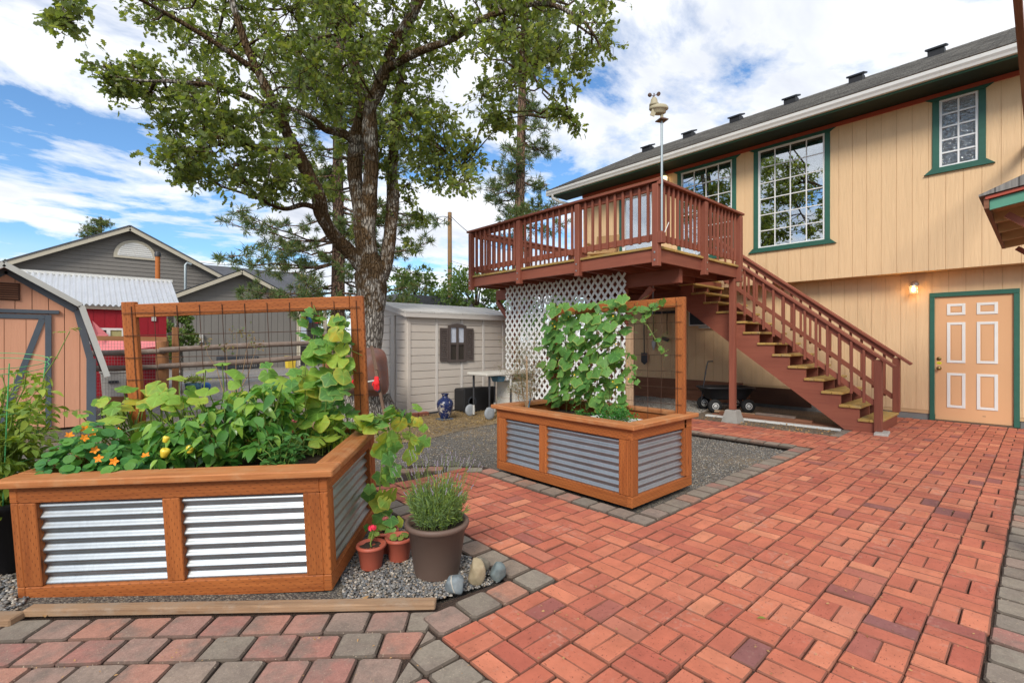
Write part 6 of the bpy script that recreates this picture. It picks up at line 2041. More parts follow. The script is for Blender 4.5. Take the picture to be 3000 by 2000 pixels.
# gloves pulled over the handles
def glove(label, px_, py_, d):
    c = at(px_, py_, d)
    o = thing('work_glove', label, 'glove', c, group='gloves on the wheelbarrow')
    g1 = MB()
    n = 12
    for prof, mat in (([(0.026, 0.075), (0.032, 0.06), (0.036, 0.02), (0.043, -0.015), (0.040, -0.05), (0.02, -0.06)], 'glove_red'),):
        V = []
        for r, z in prof:
            for k in range(n):
                a = 2 * math.pi * k / n
                V.append(tuple(ex * (r * math.cos(a)) + ey * (r * 0.55 * math.sin(a)) + ez * z))
        F = [[i * n + k, i * n + (k + 1) % n, (i + 1) * n + (k + 1) % n, (i + 1) * n + k] for i in range(len(prof) - 1) for k in range(n)]
        g1.add(V, F, None, True)
    for k, L in enumerate((0.075, 0.088, 0.092, 0.08)):
        x = -0.031 + k * 0.0205
        g1.tube([ex * x + ez * -0.045, ex * (x * 1.08) + ez * (-0.045 - L * 0.55), ex * (x * 1.0) + ez * (-0.045 - L) + ey * 0.012], [0.0105, 0.0098, 0.007], 8)
    g1.tube([ex * -0.036 + ez * 0.0, ex * -0.056 + ez * -0.03, ex * -0.058 + ez * -0.062], [0.011, 0.0105, 0.008], 8)
    g1.build('glove_body', 'glove_red', o)
    tp_ = MB()
    for k, L in enumerate((0.075, 0.088, 0.092, 0.08)):
        x = -0.026 + k * 0.0205
        tp_.tube([ex * x + ez * (-0.07) + ey * 0.014, ex * (x + 0.006) + ez * (-0.05 - L) + ey * 0.016, ex * (x + 0.008) + ez * (-0.065 - L) + ey * 0.014], [0.0125, 0.012, 0.008], 8)
    tp_.build('palm_coating', 'glove_dark', o)
glove('red work glove with dark palm on the right wheelbarrow handle', 865, 876, 7.06)
glove('red work glove on the left wheelbarrow handle, half behind leaves', 818, 872, 7.06)

# folding work table, storage drawers and black tote in front of the shed
TB = Vector((5.22, 6.62, -0.04))
tbl = thing('work_table', 'pale plastic rolling work table with grey wheel by the shed', 'table', TB)
MB().bb(-0.05, 1.35, -0.28, 0.28, 0.735, 0.79, 0.012).build('tabletop', 'light_plastic', tbl)
for x in (0.06, 0.55, 1.20):
    for y in (-0.22, 0.22):
        MB().tube([(x, y, 0.16), (x, y, 0.50)], 0.016, 8).build('leg', 'dark_steel', tbl)
        MB().tube([(x, y, 0.50), (x, y, 0.735)], 0.020, 8).build('leg_sleeve', 'grey_plastic' if x > 0.1 else 'dark_steel', tbl)
        MB().tube([(x, y, 0.03), (x, y, 0.20)], 0.021, 8).build('leg_foot', 'grey_plastic', tbl)
MB().bb(0.0, 1.25, -0.245, -0.215, 0.17, 0.20).build('lower_bar', 'grey_plastic', tbl)
AXY = Matrix.Rotation(rad(90), 3, 'X')
for y in (-0.27, 0.27):
    w = MB().lathe([(0.045, -0.022), (0.095, -0.022), (0.105, -0.012), (0.105, 0.012), (0.095, 0.022), (0.045, 0.022)], 24, (0.02, y, 0.105), True, AXY)
    ww = w.build('wheel', 'grey_wheel', tbl)
    hb_ = MB().lathe([(0.02, -0.025), (0.02, 0.025)], 12, (0.02, y, 0.105), True, AXY)
    for k in range(6):
        a = k * math.pi / 3
        hb_.bar((0.02 + 0.018 * math.cos(a), y, 0.105 + 0.018 * math.sin(a)), (0.02 + 0.05 * math.cos(a), y, 0.105 + 0.05 * math.sin(a)), 0.012, 0.02, (0, 1, 0))
    hb_.build('spokes', 'grey_wheel', ww)
drw = thing('drawer_unit', 'pale plastic drawer unit under the rolling work table', 'drawers', TB + Vector((0.62, -0.05, 0.0)))
MB().bb(0, 0.50, -0.15, 0.30, 0.03, 0.60, 0.01).build('cabinet', 'light_plastic', drw)
for k in range(3):
    MB().bb(0.03, 0.47, -0.172, -0.151, 0.06 + k * 0.18, 0.22 + k * 0.18, 0.008).build('drawer_front', 'grey_plastic', drw)
    MB().bb(0.15, 0.35, -0.182, -0.173, 0.15 + k * 0.18, 0.165 + k * 0.18).build('drawer_pull', 'light_plastic', drw)
bx = MB().lathe([(0.0, 0.0), (0.10, 0.0), (0.135, 0.09), (0.14, 0.09), (0.10, -0.004)], 4, (0, 0, 0), False, Matrix.Rotation(rad(45), 3, 'Z'))
tag(bx.build('blue_bin', 'blue_plastic', None, TB + Vector((0.36, -0.1, 0.625))), 'small blue plastic bin hung under the rolling work table', 'bin')
tt = thing('black_tote', 'black plastic tote on its side against the shed wall', 'tote', (5.72, 7.22, -0.04))
MB().bb(-0.34, 0.34, 0.04, 0.38, 0.0, 0.44, 0.03).build('tote_body', 'black_plastic', tt)
MB().bb(-0.36, 0.36, 0.0, 0.039, -0.0, 0.46, 0.012).build('tote_rim', 'black_plastic', tt)
MB().lathe([(0.07, 0.0), (0.09, 0.004), (0.10, 0.0)], 24, (-0.18, -0.001, 0.2), True, AXY).build('emblem_ring', 'dark_bin', tt)

# garden dump cart under the stairs
cart = thing('garden_cart', 'black plastic garden dump cart with pull handle under the stairs', 'cart', (9.27, 4.12, -0.045), (0, 0, rad(-42)))
def tub2(m):
    n = 32; V = []
    rings = [(0.33, 0.20, 0.24), (0.36, 0.22, 0.27), (0.47, 0.27, 0.44), (0.50, 0.295, 0.445), (0.50, 0.295, 0.475), (0.475, 0.275, 0.475), (0.34, 0.20, 0.27)]
    for a_, b_2, z in rings:
        for k in range(n):
            t = 2 * math.pi * k / n; c_, s_ = math.cos(t), math.sin(t)
            V.append((math.copysign(abs(c_) ** 0.4, c_) * a_, math.copysign(abs(s_) ** 0.4, s_) * b_2, z))
    F = [[i * n + k, i * n + (k + 1) % n, (i + 1) * n + (k + 1) % n, (i + 1) * n + k] for i in range(len(rings) - 1) for k in range(n)]
    F.append([k for k in range(n)][::-1]); F.append([(len(rings) - 1) * n + k for k in range(n)])
    m.add(V, F, None, True)
tm_ = MB(); tub2(tm_); tm_.build('tub', 'black_plastic', cart)
MB().bb(-0.05, 0.05, -0.2705, -0.262, 0.385, 0.405).build('badge', 'light_plastic', cart)
for x in (-0.31, 0.31):
    MB().bar((x, -0.24, 0.13), (x, 0.24, 0.13), 0.02, 0.02).build('axle', 'dark_steel', cart)
    MB().bar((x * 0.9, -0.12, 0.13), (x * 0.75, -0.12, 0.25), 0.025, 0.025).build('strut', 'dark_steel', cart)
    for y in (-0.26, 0.26):
        w = MB().lathe([(0.06, -0.035), (0.11, -0.038), (0.128, -0.02), (0.130, 0.0), (0.128, 0.02), (0.11, 0.038), (0.06, 0.035)], 28, (x, y, 0.13), True, AXY).build('wheel', 'rubber', cart)
        MB().lathe([(0.0, -0.042), (0.018, -0.044), (0.022, -0.036), (0.045, -0.034), (0.064, -0.041), (0.064, 0.041), (0.045, 0.034), (0.022, 0.036), (0.018, 0.044), (0.0, 0.042)], 20, (x, y, 0.13), True, AXY).build('rim', 'gutter_white', w)
MB().bar((-0.34, 0, 0.14), (0.34, 0, 0.14), 0.03, 0.03).build('chassis_bar', 'dark_steel', cart)
MB().tube([(-0.34, 0, 0.15), (-0.47, 0, 0.16), (-0.40, 0, 0.62), (-0.36, 0, 0.86), (-0.33, 0, 0.95), (-0.24, 0, 0.955)], 0.014, 8).build('pull_handle', 'dark_steel', cart)

# lumber pile along the brick path below the stairs
lum = [((8.35, 4.05), (8.42, 2.02), 0.0, 0.03, 0.10, 'gutter_white', 'long white-painted board lying outermost of the lumber under stairs'),
       ((8.52, 4.00), (8.60, 1.98), 0.0, 0.04, 0.13, 'brown_plank', 'brown board on the ground beside the white-painted board'),
       ((8.68, 3.95), (8.72, 2.20), 0.0, 0.04, 0.13, 'brown_plank', 'brown board lying third from the path in lumber pile'),
       ((8.56, 3.90), (8.62, 2.45), 0.041, 0.04, 0.10, 'brown_plank', 'short brown board on top of the lumber pile'),
       ((8.70, 4.05), (8.72, 3.10), 0.041, 0.03, 0.09, 'pale_lumber', 'pale board end on top of the lumber pile'),
       ((8.80, 3.70), (8.86, 2.60), 0.0, 0.03, 0.06, 'cedar_cap', 'thin orange batten behind the lumber pile'),
       ((8.60, 3.30), (8.62, 2.70), 0.082, 0.035, 0.09, 'rail_grey', 'weathered grey offcut topmost on the lumber pile')]
for p, q, z, t, w, mat, lab in lum:
    tag(MB().bar((p[0], p[1], -0.035 + z + t / 2), (q[0], q[1], -0.035 + z + t / 2), w, t, (0, 0, 1), 0.003).build('board', mat), lab, 'board', 'loose lumber under the stairs')

# long-handled tools hung on the lower wall
def tool(name, label, y, ztop, zbot, head):
    o = thing(name, label, 'garden tool', (XL - 0.05, y, zbot), group='tools hung on the wall')
    MB().tube([(0, 0, 0.16), (0.004, 0.01, (ztop - zbot) * 0.6), (0, 0.0, ztop - zbot)], 0.013, 8).build('handle', 'dark_steel' if head == 'spade' else 'handle_wood', o)
    m = MB()
    if head == 'trowel': m.prism([(-0.055, 0.12), (-0.05, 0.03), (0, -0.09), (0.05, 0.03), (0.055, 0.12), (0.01, 0.17), (-0.01, 0.17)], (0.01, 0, 0), (0, -1, 0), (0, 0, 1), 0.012)
    elif head == 'hoe': m.box((-0.02, 0.04, 0.05), (0.03, 0.20, 0.09), Matrix.Rotation(rad(18), 3, 'X'), 0.006)
    elif head == 'rake': m.bb(-0.03, 0.0, -0.18, 0.18, 0.0, 0.03, 0.005); [m.bb(-0.05, -0.03, -0.17 + k * 0.037, -0.16 + k * 0.037, -0.03, 0.02) for k in range(10)]
    else: m.prism([(-0.09, 0.16), (-0.09, -0.06), (0, -0.13), (0.09, -0.06), (0.09, 0.16)], (0.01, 0, 0), (0, -1, 0), (0, 0, 1), 0.012)
    m.build('head', 'steel' if head == 'trowel' else 'dark_steel', o)
tool('shovel', 'small pointed steel shovel hung head-down on the house wall', 6.36, 1.90, 1.16, 'trowel')
tool('hoe', 'dark garden hoe hung on house wall right of the pointed shovel', 6.00, 2.0, 1.30, 'hoe')
tool('spade', 'dark spade hung on house wall left of the pointed shovel', 6.62, 1.95, 0.85, 'spade')
tr_ = thing('tool_rack', 'dark metal tool rack bar fixed to the wall above the tools', 'rack', (XL - 0.03, 6.2, 1.98))
MB().bb(-0.03, 0.0, -0.6, 0.5, -0.03, 0.03).build('bar', 'dark_steel', tr_)
for k in range(6): MB().bb(-0.09, -0.03, -0.5 + k * 0.18, -0.485 + k * 0.18, -0.02, 0.0).build('peg', 'dark_steel', tr_)

# hook and hanging wire at the deck beam
hk = MB().tube([(0, 0, 0.03), (0, 0, 0), (0.012, 0, -0.012), (0.012, 0, -0.03), (0, 0, -0.04), (-0.010, 0, -0.03)], 0.004, 6)
hk.tube([(0, 0, -0.04), (0.0, 0.01, -0.4)], 0.0015, 4)
tag(hk.build('ceiling_hook', 'steel', None, (6.445, 3.95, 2.10)), 'small steel hook under the deck beam', 'hook')

# weather station on a mast at the deck corner
ms = Vector((DX0 - 0.02, DY0 - 0.075, 2.66))
wst = thing('weather_station', 'tan weather station with spinning cups on a pipe mast at deck corner', 'weather station', ms)
MB().tube([(0, 0, 0.0), (0, 0, 0.9), (0.0, 0.0, 1.50)], 0.0155, 10).build('mast', 'pipe_grey', wst)
MB().bb(-0.05, 0.05, -0.03, 0.04, -0.10, 0.05, 0.005).build('lower_block', 'deck_stain', wst)
MB().bb(-0.04, 0.04, -0.0, 0.05, 0.66, 0.75, 0.005).build('upper_block', 'deck_stain', wst)
MB().tube([(0.02, -0.02, 0.02), (0.05, -0.05, 0.12), (0.07, -0.06, 0.17)], 0.006, 6).build('strap_end', 'white_trim', wst)
MB().lathe([(0.085, 0.0), (0.085, 0.012), (0.04, 0.035), (0.0, 0.04)], 4, (0, 0, 1.48), False, Matrix.Rotation(rad(20), 3, 'Z')).build('cap_plate', 'sensor_brown', wst)
MB().bb(-0.015, 0.015, -0.015, 0.015, 1.515, 1.62).build('neck', 'sensor_tan', wst)
hd_ = MB()
def blob(m, c, a_, b_2, prof, ang_):
    n = 24; V = []
    R_ = Matrix.Rotation(ang_, 3, 'Z')
    for (s, z) in prof:
        for k in range(n):
            t = 2 * math.pi * k / n
            V.append(tuple(Vector(c) + R_ @ Vector((a_ * s * math.cos(t), b_2 * s * math.sin(t), z))))
    F = [[i * n + k, i * n + (k + 1) % n, (i + 1) * n + (k + 1) % n, (i + 1) * n + k] for i in range(len(prof) - 1) for k in range(n)]
    F.append(list(range(n))[::-1]); F.append([(len(prof) - 1) * n + k for k in range(n)])
    m.add(V, F, None, True)
aw = -YAW
c0 = -ex * 0.04
blob(hd_, (c0.x, c0.y, 1.62), 0.125, 0.075, [(0.50, -0.055), (0.72, -0.04), (0.80, 0.0), (0.95, 0.004), (1.0, 0.012), (0.98, 0.035), (0.85, 0.055), (0.5, 0.068), (0.2, 0.07)], aw)
hd_.build('sensor_housing', 'sensor_tan', wst)
cn = -ex * 0.10
hc = MB(); blob(hc, (cn.x, cn.y, 1.655), 0.06, 0.06, [(1.0, 0.015), (1.0, 0.04), (0.75, 0.065), (0.68, 0.095), (0.5, 0.115), (0.25, 0.13)], 0)
hc.build('cup_base', 'sensor_tan', wst)
cu = MB()
cc = Vector((cn.x, cn.y, 1.805))
cu.tube([cc - Vector((0, 0, 0.03)), cc + Vector((0, 0, 0.03))], 0.008, 6)
for k in range(3):
    a = k * 2 * math.pi / 3 + 0.5
    d = Vector((math.cos(a), math.sin(a), 0)); e = Vector((-math.sin(a), math.cos(a), 0))
    cu.tube([cc, cc + d * 0.05], 0.004, 5)
    R_ = Matrix((d, Vector((0, 0, 1)), e)).transposed()
    cu.lathe([(0.027, 0.0), (0.026, 0.012), (0.017, 0.022), (0.0, 0.027)], 12, tuple(cc + d * 0.062), True, R_)
cu.build('wind_cups', 'sensor_brown', wst)
vn = MB(); vn.bar(Vector((cn.x, cn.y, 1.62)) + ey * -0.03, Vector((cn.x, cn.y, 1.53)) + ey * -0.03 - ex * 0.035, 0.01, 0.06); vn.build('wind_vane', 'sensor_tan', wst)

# patio chair on the deck seen through the railing
ch = thing('patio_chair', 'tan resin patio chair behind the deck railing', 'chair', (7.6, 5.75, DZ + 0.002), (0, 0, rad(200)))
MB().bb(-0.25, 0.25, -0.24, 0.24, 0.40, 0.44, 0.01).build('seat', 'tan_soffit', ch)
MB().bar((-0.24, 0.0, 0.44), (-0.33, 0, 0.86), 0.46, 0.03, (1, 0, 0), 0.005).build('backrest', 'tan_soffit', ch)
for sx_ in (-0.22, 0.22):
    for sy_ in (-0.21, 0.21): MB().bar((sx_, sy_, 0.40), (sx_ * 1.15, sy_ * 1.1, 0.0), 0.05, 0.05).build('leg', 'tan_soffit', ch)
for sy_ in (-0.25, 0.25): MB().bar((-0.26, sy_, 0.64), (0.24, sy_, 0.62), 0.06, 0.03).build('armrest', 'tan_soffit', ch)
# stored boards behind the lattice
for k in range(4):
    tag(MB().bb(7.1 + 0.05 * k, 7.14 + 0.05 * k, 4.9 + 0.3 * k, 7.2 - 0.1 * k, -0.04 + 0.0 * k, 0.9 + 0.12 * k, 0.003).build('stored_sheet', ['brown_plank', 'deck_stain', 'dark_plank', 'brown_plank'][k]),
        ['brown sheet stored upright nearest behind the white lattice', 'red-brown sheet stored second behind the white lattice', 'dark sheet stored third behind the white lattice', 'tallest brown sheet stored farthest behind the white lattice'][k], 'board', 'sheets stored behind the lattice')
# ------------------------------------------------------------------ trees
def smooth_path(pts, n=6):
    """Catmull-Rom through (Vector, radius) pairs."""
    P = [Vector(p) for p, r in pts]; Rr = [r for p, r in pts]; out = []
    for i in range(len(P) - 1):
        p0 = P[max(i - 1, 0)]; p1 = P[i]; p2 = P[i + 1]; p3 = P[min(i + 2, len(P) - 1)]
        for k in range(n):
            t = k / n
            q = 0.5 * ((2 * p1) + (p2 - p0) * t + (2 * p0 - 5 * p1 + 4 * p2 - p3) * t * t + (3 * p1 - p0 - 3 * p2 + p3) * t ** 3)
            out.append((q, Rr[i] + (Rr[i + 1] - Rr[i]) * t))
    out.append((P[-1], Rr[-1]))
    return out
def limb(mb, pts, base, seg=12, knob=0.10, n=6):
    sp = smooth_path(pts, n)
    o = len(mb.v)
    mb.tube([p - base for p, r in sp], [r for p, r in sp], seg, True)
    cen = [p - base for p, r in sp]
    for i in range(len(sp)):
        for k in range(seg):
            v = Vector(mb.v[o + i * seg + k]); c = cen[i]
            ang_ = 2 * math.pi * k / seg
            f = 1 + knob * (math.sin(ang_ * 2 + i * 0.55) * 0.5 + math.sin(ang_ * 3 - i * 0.8) * 0.35 + random.gauss(0, 0.25))
            mb.v[o + i * seg + k] = tuple(c + (v - c) * f)
    return [p for p, r in sp]
def sample_poly(poly, n, mind=0.0):
    xs = [p[0] for p in poly]; ys = [p[1] for p in poly]; out = []; tr = 0
    while len(out) < n and tr < 60 * n:
        tr += 1
        x, y = random.uniform(min(xs), max(xs)), random.uniform(min(ys), max(ys))
        if in_poly(x, y, poly) and all(math.hypot(x - a, y - b) > mind for a, b in out): out.append((x, y))
    return out

# ---- the old oak
OB = at(842, 958, 8.1); OB.z = -0.06
oak = thing('oak_tree', 'large mossy old oak spreading its leafy crown over the yard', 'tree', OB)
tk = MB()
K = lambda lst, d0=8.1: [(at(a, b, d0 + dd), r) for a, b, dd, r in lst]
trunk = [(OB + Vector((0, 0, -0.1)), 0.62), (OB + Vector((0, 0, 0.12)), 0.46), (at(834, 900, 8.1), 0.33), (at(836, 820, 8.1), 0.265), (at(848, 740, 8.1), 0.235), (at(854, 680, 8.1), 0.238), (at(851, 625, 8.1), 0.25), (at(848, 590, 8.1), 0.20)]
limbs_pts = []
limbs_pts += limb(tk, trunk, OB, 22, 0.09)
# root flare
for a_, L in ((0.2, 0.5), (1.4, 0.45), (2.6, 0.5), (3.9, 0.55), (5.2, 0.6), (5.9, 0.5)):
    d = Vector((math.cos(a_), math.sin(a_), 0))
    limb(tk, [(OB + d * 0.25 + Vector((0, 0, 0.40)), 0.14), (OB + d * 0.42 + Vector((0, 0, 0.14)), 0.12), (OB + d * (0.42 + L * 0.5) + Vector((0, 0, -0.06)), 0.06)], OB, 8, 0.1, 3)
LB = []
for lst in [
    [(850, 640, 0, .15), (815, 592, -.1, .11), (770, 545, -.3, .115), (742, 500, -.45, .108), (728, 440, -.6, .105), (700, 385, -.7, .10), (665, 318, -.9, .09), (635, 250, -1.1, .075), (600, 180, -1.2, .06), (560, 90, -1.3, .05), (520, -40, -1.4, .035)],
    [(845, 650, .05, .17), (834, 560, 0, .14), (828, 495, 0, .115), (815, 405, .1, .125), (820, 315, .15, .12), (838, 235, .1, .11), (815, 160, 0, .10), (798, 90, .1, .09), (790, 0, .2, .075), (800, -160, .3, .055), (790, -330, .4, .03)],
    [(850, 640, -.05, .17), (845, 540, -.15, .13), (848, 473, -.2, .118), (853, 380, -.25, .12), (850, 300, -.3, .115), (850, 250, -.3, .11), (872, 198, -.35, .10), (908, 100, -.5, .085), (960, 10, -.6, .07), (1000, -100, -.7, .05), (1040, -240, -.8, .03)],
    [(862, 650, 0, .15), (882, 620, .05, .12), (893, 562, .1, .112), (902, 473, .2, .105), (901, 382, .3, .095), (908, 300, .35, .085), (912, 240, .4, .078), (930, 120, .6, .065), (950, 0, .8, .05), (960, -160, .9, .03)],
    [(820, 330, .1, .085), (790, 308, 0, .07), (745, 295, -.1, .06), (715, 270, -.3, .045), (660, 250, -.5, .03), (600, 260, -.8, .02)],
    [(740, 485, -.5, .05), (700, 470, -.7, .04), (650, 480, -.9, .028), (590, 455, -1.1, .018)],
    [(885, 160, -.4, .07), (960, 120, -.7, .055), (1040, 90, -1.0, .048), (1100, 48, -1.2, .042), (1180, 20, -1.4, .036), (1260, 10, -1.6, .03), (1340, 50, -1.8, .02), (1380, 110, -1.9, .012)],
    [(1150, 30, -1.3, .03), (1190, 110, -1.4, .022), (1235, 190, -1.5, .016), (1280, 235, -1.5, .012), (1322, 290, -1.5, .007)],
    [(905, 340, .3, .045), (960, 320, 0, .032), (1010, 340, -.3, .022), (1060, 380, -.5, .014)],
    [(700, 385, -.7, .05), (640, 350, -1.1, .036), (540, 330, -1.5, .025), (440, 345, -1.8, .015)],
    [(640, 260, -1.1, .05), (540, 210, -1.5, .036), (430, 190, -1.9, .026), (320, 185, -2.2, .015), (230, 170, -2.4, .008)],
    [(600, 170, -1.2, .05), (480, 90, -1.6, .034), (360, 20, -2.0, .022), (240, -40, -2.6, .014)],
    [(240, -40, -2.6, .014), (180, -70, -3.4, .012), (150, -20, -3.7, .008), (145, 40, -3.8, .005)],
]:
    LB += limb(tk, K(lst), OB, 12, 0.12)
limbs_pts += LB
clumps = []
def cl(poly, n, dlo, dhi, rlo, rhi, dens=1.0, mind=0.0):
    for x, y in sample_poly(poly, n, mind):
        clumps.append((at(x, y, random.uniform(dlo, dhi)), random.uniform(rlo, rhi), dens))
cl([(330, -60), (345, 30), (385, 120), (480, 215), (700, 250), (980, 240), (1050, 150), (1070, -60)], 60, 6.4, 9.6, 0.28, 0.46, 1.0, 44)
cl([(240, 150), (340, 150), (500, 200), (560, 300), (480, 320), (390, 310), (310, 240)], 17, 5.6, 7.0, 0.20, 0.34, 0.9, 34)
cl([(215, 160), (270, 160), (280, 195), (235, 190)], 3, 5.6, 6.0, 0.14, 0.18, 0.8)
cl([(360, 315), (520, 250), (640, 290), (650, 390), (560, 420), (440, 395), (380, 370)], 18, 6.0, 7.8, 0.22, 0.36, 0.9, 34)
cl([(380, 375), (480, 380), (470, 415), (400, 400)], 4, 6.2, 6.8, 0.14, 0.2, 0.8)
cl([(560, 420), (660, 400), (720, 440), (650, 470), (580, 460)], 6, 6.6, 7.6, 0.16, 0.26, 0.7)
cl([(910, 250), (1050, 250), (1110, 345), (1100, 415), (1040, 425), (950, 400), (915, 340)], 20, 6.6, 8.6, 0.20, 0.36, 0.8, 30)
cl([(1080, -40), (1400, -40), (1405, 110), (1345, 170), (1290, 185), (1160, 200), (1090, 120)], 30, 5.8, 7.6, 0.20, 0.34, 0.8, 30)
cl([(1120, 180), (1240, 190), (1200, 260), (1130, 300), (1090, 240)], 9, 6.4, 7.6, 0.16, 0.28, 0.7)
cl([(1240, 220), (1290, 230), (1330, 285), (1310, 300)], 4, 6.5, 6.7, 0.10, 0.14, 0.6)
cl([(300, -60), (1400, -60), (1350, -300), (1050, -560), (700, -620), (380, -420)], 40, 6.4, 10.0, 0.40, 0.65, 0.8)
cl([(870, 300), (960, 300), (960, 520), (900, 600), (870, 480)], 8, 7.6, 8.8, 0.14, 0.24, 0.6)
cl([(700, 320), (810, 300), (815, 420), (760, 470), (720, 430)], 8, 7.6, 9.2, 0.16, 0.28, 0.6)
cl([(780, 480), (820, 470), (830, 560), (800, 560)], 2, 8.2, 8.6, 0.10, 0.14, 0.5)
cl([(930, 450), (970, 480), (985, 540), (940, 560)], 3, 8.2, 8.6, 0.12, 0.16, 0.5)
cl([(120, -20), (180, -10), (170, 40), (130, 45)], 3, 4.25, 4.45, 0.08, 0.11, 0.9)
cl([(170, 0), (190, 10), (180, 70), (165, 60)], 1, 4.25, 4.4, 0.06, 0.08, 0.8)
br = MB()
LP = [v for v in limbs_pts]
P = []; D = []; N = []; S = []; Wd = []
for c, r, dens in clumps:
    near = min(LP, key=lambda q: (q - c).length + (0.4 if q.z > c.z else 0))
    pth = curve(near, c, -0.04, 4, 0.04)
    L = (near - c).length
    r0 = min(0.03, 0.008 + 0.012 * L)
    br.tube([p - OB for p in pth], [r0, r0 * 0.8, r0 * 0.6, r0 * 0.45, r0 * 0.3], 5, False)
    r *= 1.15
    nt = int(15 * dens * (r / 0.4) ** 1.5) + 5
    for k in range(nt):
        d = rvec(1).normalized(); d.z *= 0.75
        tip = c + d * r * random.uniform(0.35, 1.1) - Vector((0, 0, 0.12 * random.random()))
        br.tube([c + (tip - c) * 0.08 + rvec(0.02) - OB, (c + tip) / 2 + rvec(0.03) - OB, tip - OB], [0.006, 0.0045, 0.002], 3, False)
        for j in range(random.randint(7, 11)):
            q = tip - (tip - c) * random.uniform(0, 0.45) + rvec(0.035)
            a = (d * 0.6 + rvec(0.75) + Vector((0, 0, -0.15)))
            P.append(q); D.append(a); N.append(Vector((0, 0, 0.8)) + rvec(0.7))
            S.append(random.uniform(0.055, 0.115)); Wd.append(random.uniform(0.75, 1.0))
tk.build('trunk', 'oak_bark', oak)
br.build('branches', 'oak_bark', oak)
stuff(scatter('crown', 'oak', P, D, N, S, Wd, 'oak_leaf', oak, OB))
print('oak leaves', len(P))

# ---- ponderosa pines
def pine(label, px_, d, base_r, top_z, crown, lean=0.0, nper=30, seed=1, step=(0.16, 0.30)):
    """crown: list of (z, max branch length)."""
    random.seed(seed)
    b = at(px_, 784, d); b.z = -0.05
    o = thing('pine_tree', label, 'pine tree', b, group='pine trees')
    mb = MB()
    top = b + Vector((RT.x * lean, RT.y * lean, top_z))
    pts = [(b.lerp(top, t) + rvec(0.03) * (1 if 0 < t < 1 else 0), base_r * (1.15 if t == 0 else 1 - 0.75 * t)) for t in (0, 0.08, 0.3, 0.5, 0.7, 0.85, 1.0)]
    limb(mb, pts, b, 14, 0.05)
    P = []; D = []; S = []
    bm_ = MB()
    zs = [c[0] for c in crown]
    z = zs[0]
    while z < zs[-1]:
        for (z0, l0), (z1, l1) in zip(crown[:-1], crown[1:]):
            if z0 <= z <= z1: L = l0 + (l1 - l0) * (z - z0) / (z1 - z0)
        for k in range(random.choice([1, 2, 2, 3])):
            a = random.uniform(0, 6.28)
            ln = L * random.uniform(0.55, 1.05)
            s0 = b.lerp(top, z / top_z)
            dr = Vector((math.cos(a), math.sin(a), 0))
            e = s0 + dr * ln + Vector((0, 0, random.uniform(-0.45, 0.15) * ln * 0.5))
            pth = curve(s0, e, -0.06 * ln, 6, 0.05)
            bm_.tube([p - b for p in pth], [0.045, 0.038, 0.032, 0.026, 0.02, 0.014, 0.008], 5, False)
            for q in pth[2:]:
                for j in range(3 if q is not pth[-1] else 5):
                    t = q + Vector((random.gauss(0, 0.26), random.gauss(0, 0.26), random.uniform(-0.22, 0.26)))
                    bm_.tube([q - b, (q + t) / 2 + rvec(0.03) - b, t - b], [0.012, 0.009, 0.006], 4, False)
                    ax = (t - q).normalized() + Vector((0, 0, 0.25))
                    for _ in range(nper):
                        P.append(t + rvec(0.02) - ax * random.uniform(0, 0.10)); D.append(ax * 0.75 + rvec(0.65)); S.append(random.uniform(0.16, 0.28))
        z += random.uniform(*step)
    mb.build('trunk', 'pine_bark', o)
    bm_.build('branches', 'pine_bark', o)
    n = len(P)
    stuff(scatter('needles', 'blade', P, D, RNG.normal(0, 1, (n, 3)), S, RNG.uniform(0.05, 0.085, n), 'needle', o, b))
    print('needles', n)
pine('ponderosa pine with broad low boughs standing behind the old oak', 772, 17.0, 0.27, 16.0, [(2.6, 2.6), (3.6, 3.9), (5.4, 3.9), (8.5, 2.8), (11.0, 1.8), (15.5, 0.8)], 0.1, 40, 3)
pine('tall slim ponderosa pine rising behind the deck corner', 1180, 18.0, 0.24, 22.0, [(5.0, 1.5), (6.2, 1.6), (8.0, 1.2), (10.0, 1.3), (14, 1.6), (20, 1.0)], 0.7, 30, 9, (0.34, 0.60))
pine('small dark pine peeking over the grey house roof', 232, 46.0, 0.3, 13.2, [(7.0, 1.8), (10.0, 1.9), (12.0, 1.4), (13.0, 0.5)], 0.0, 26, 5)

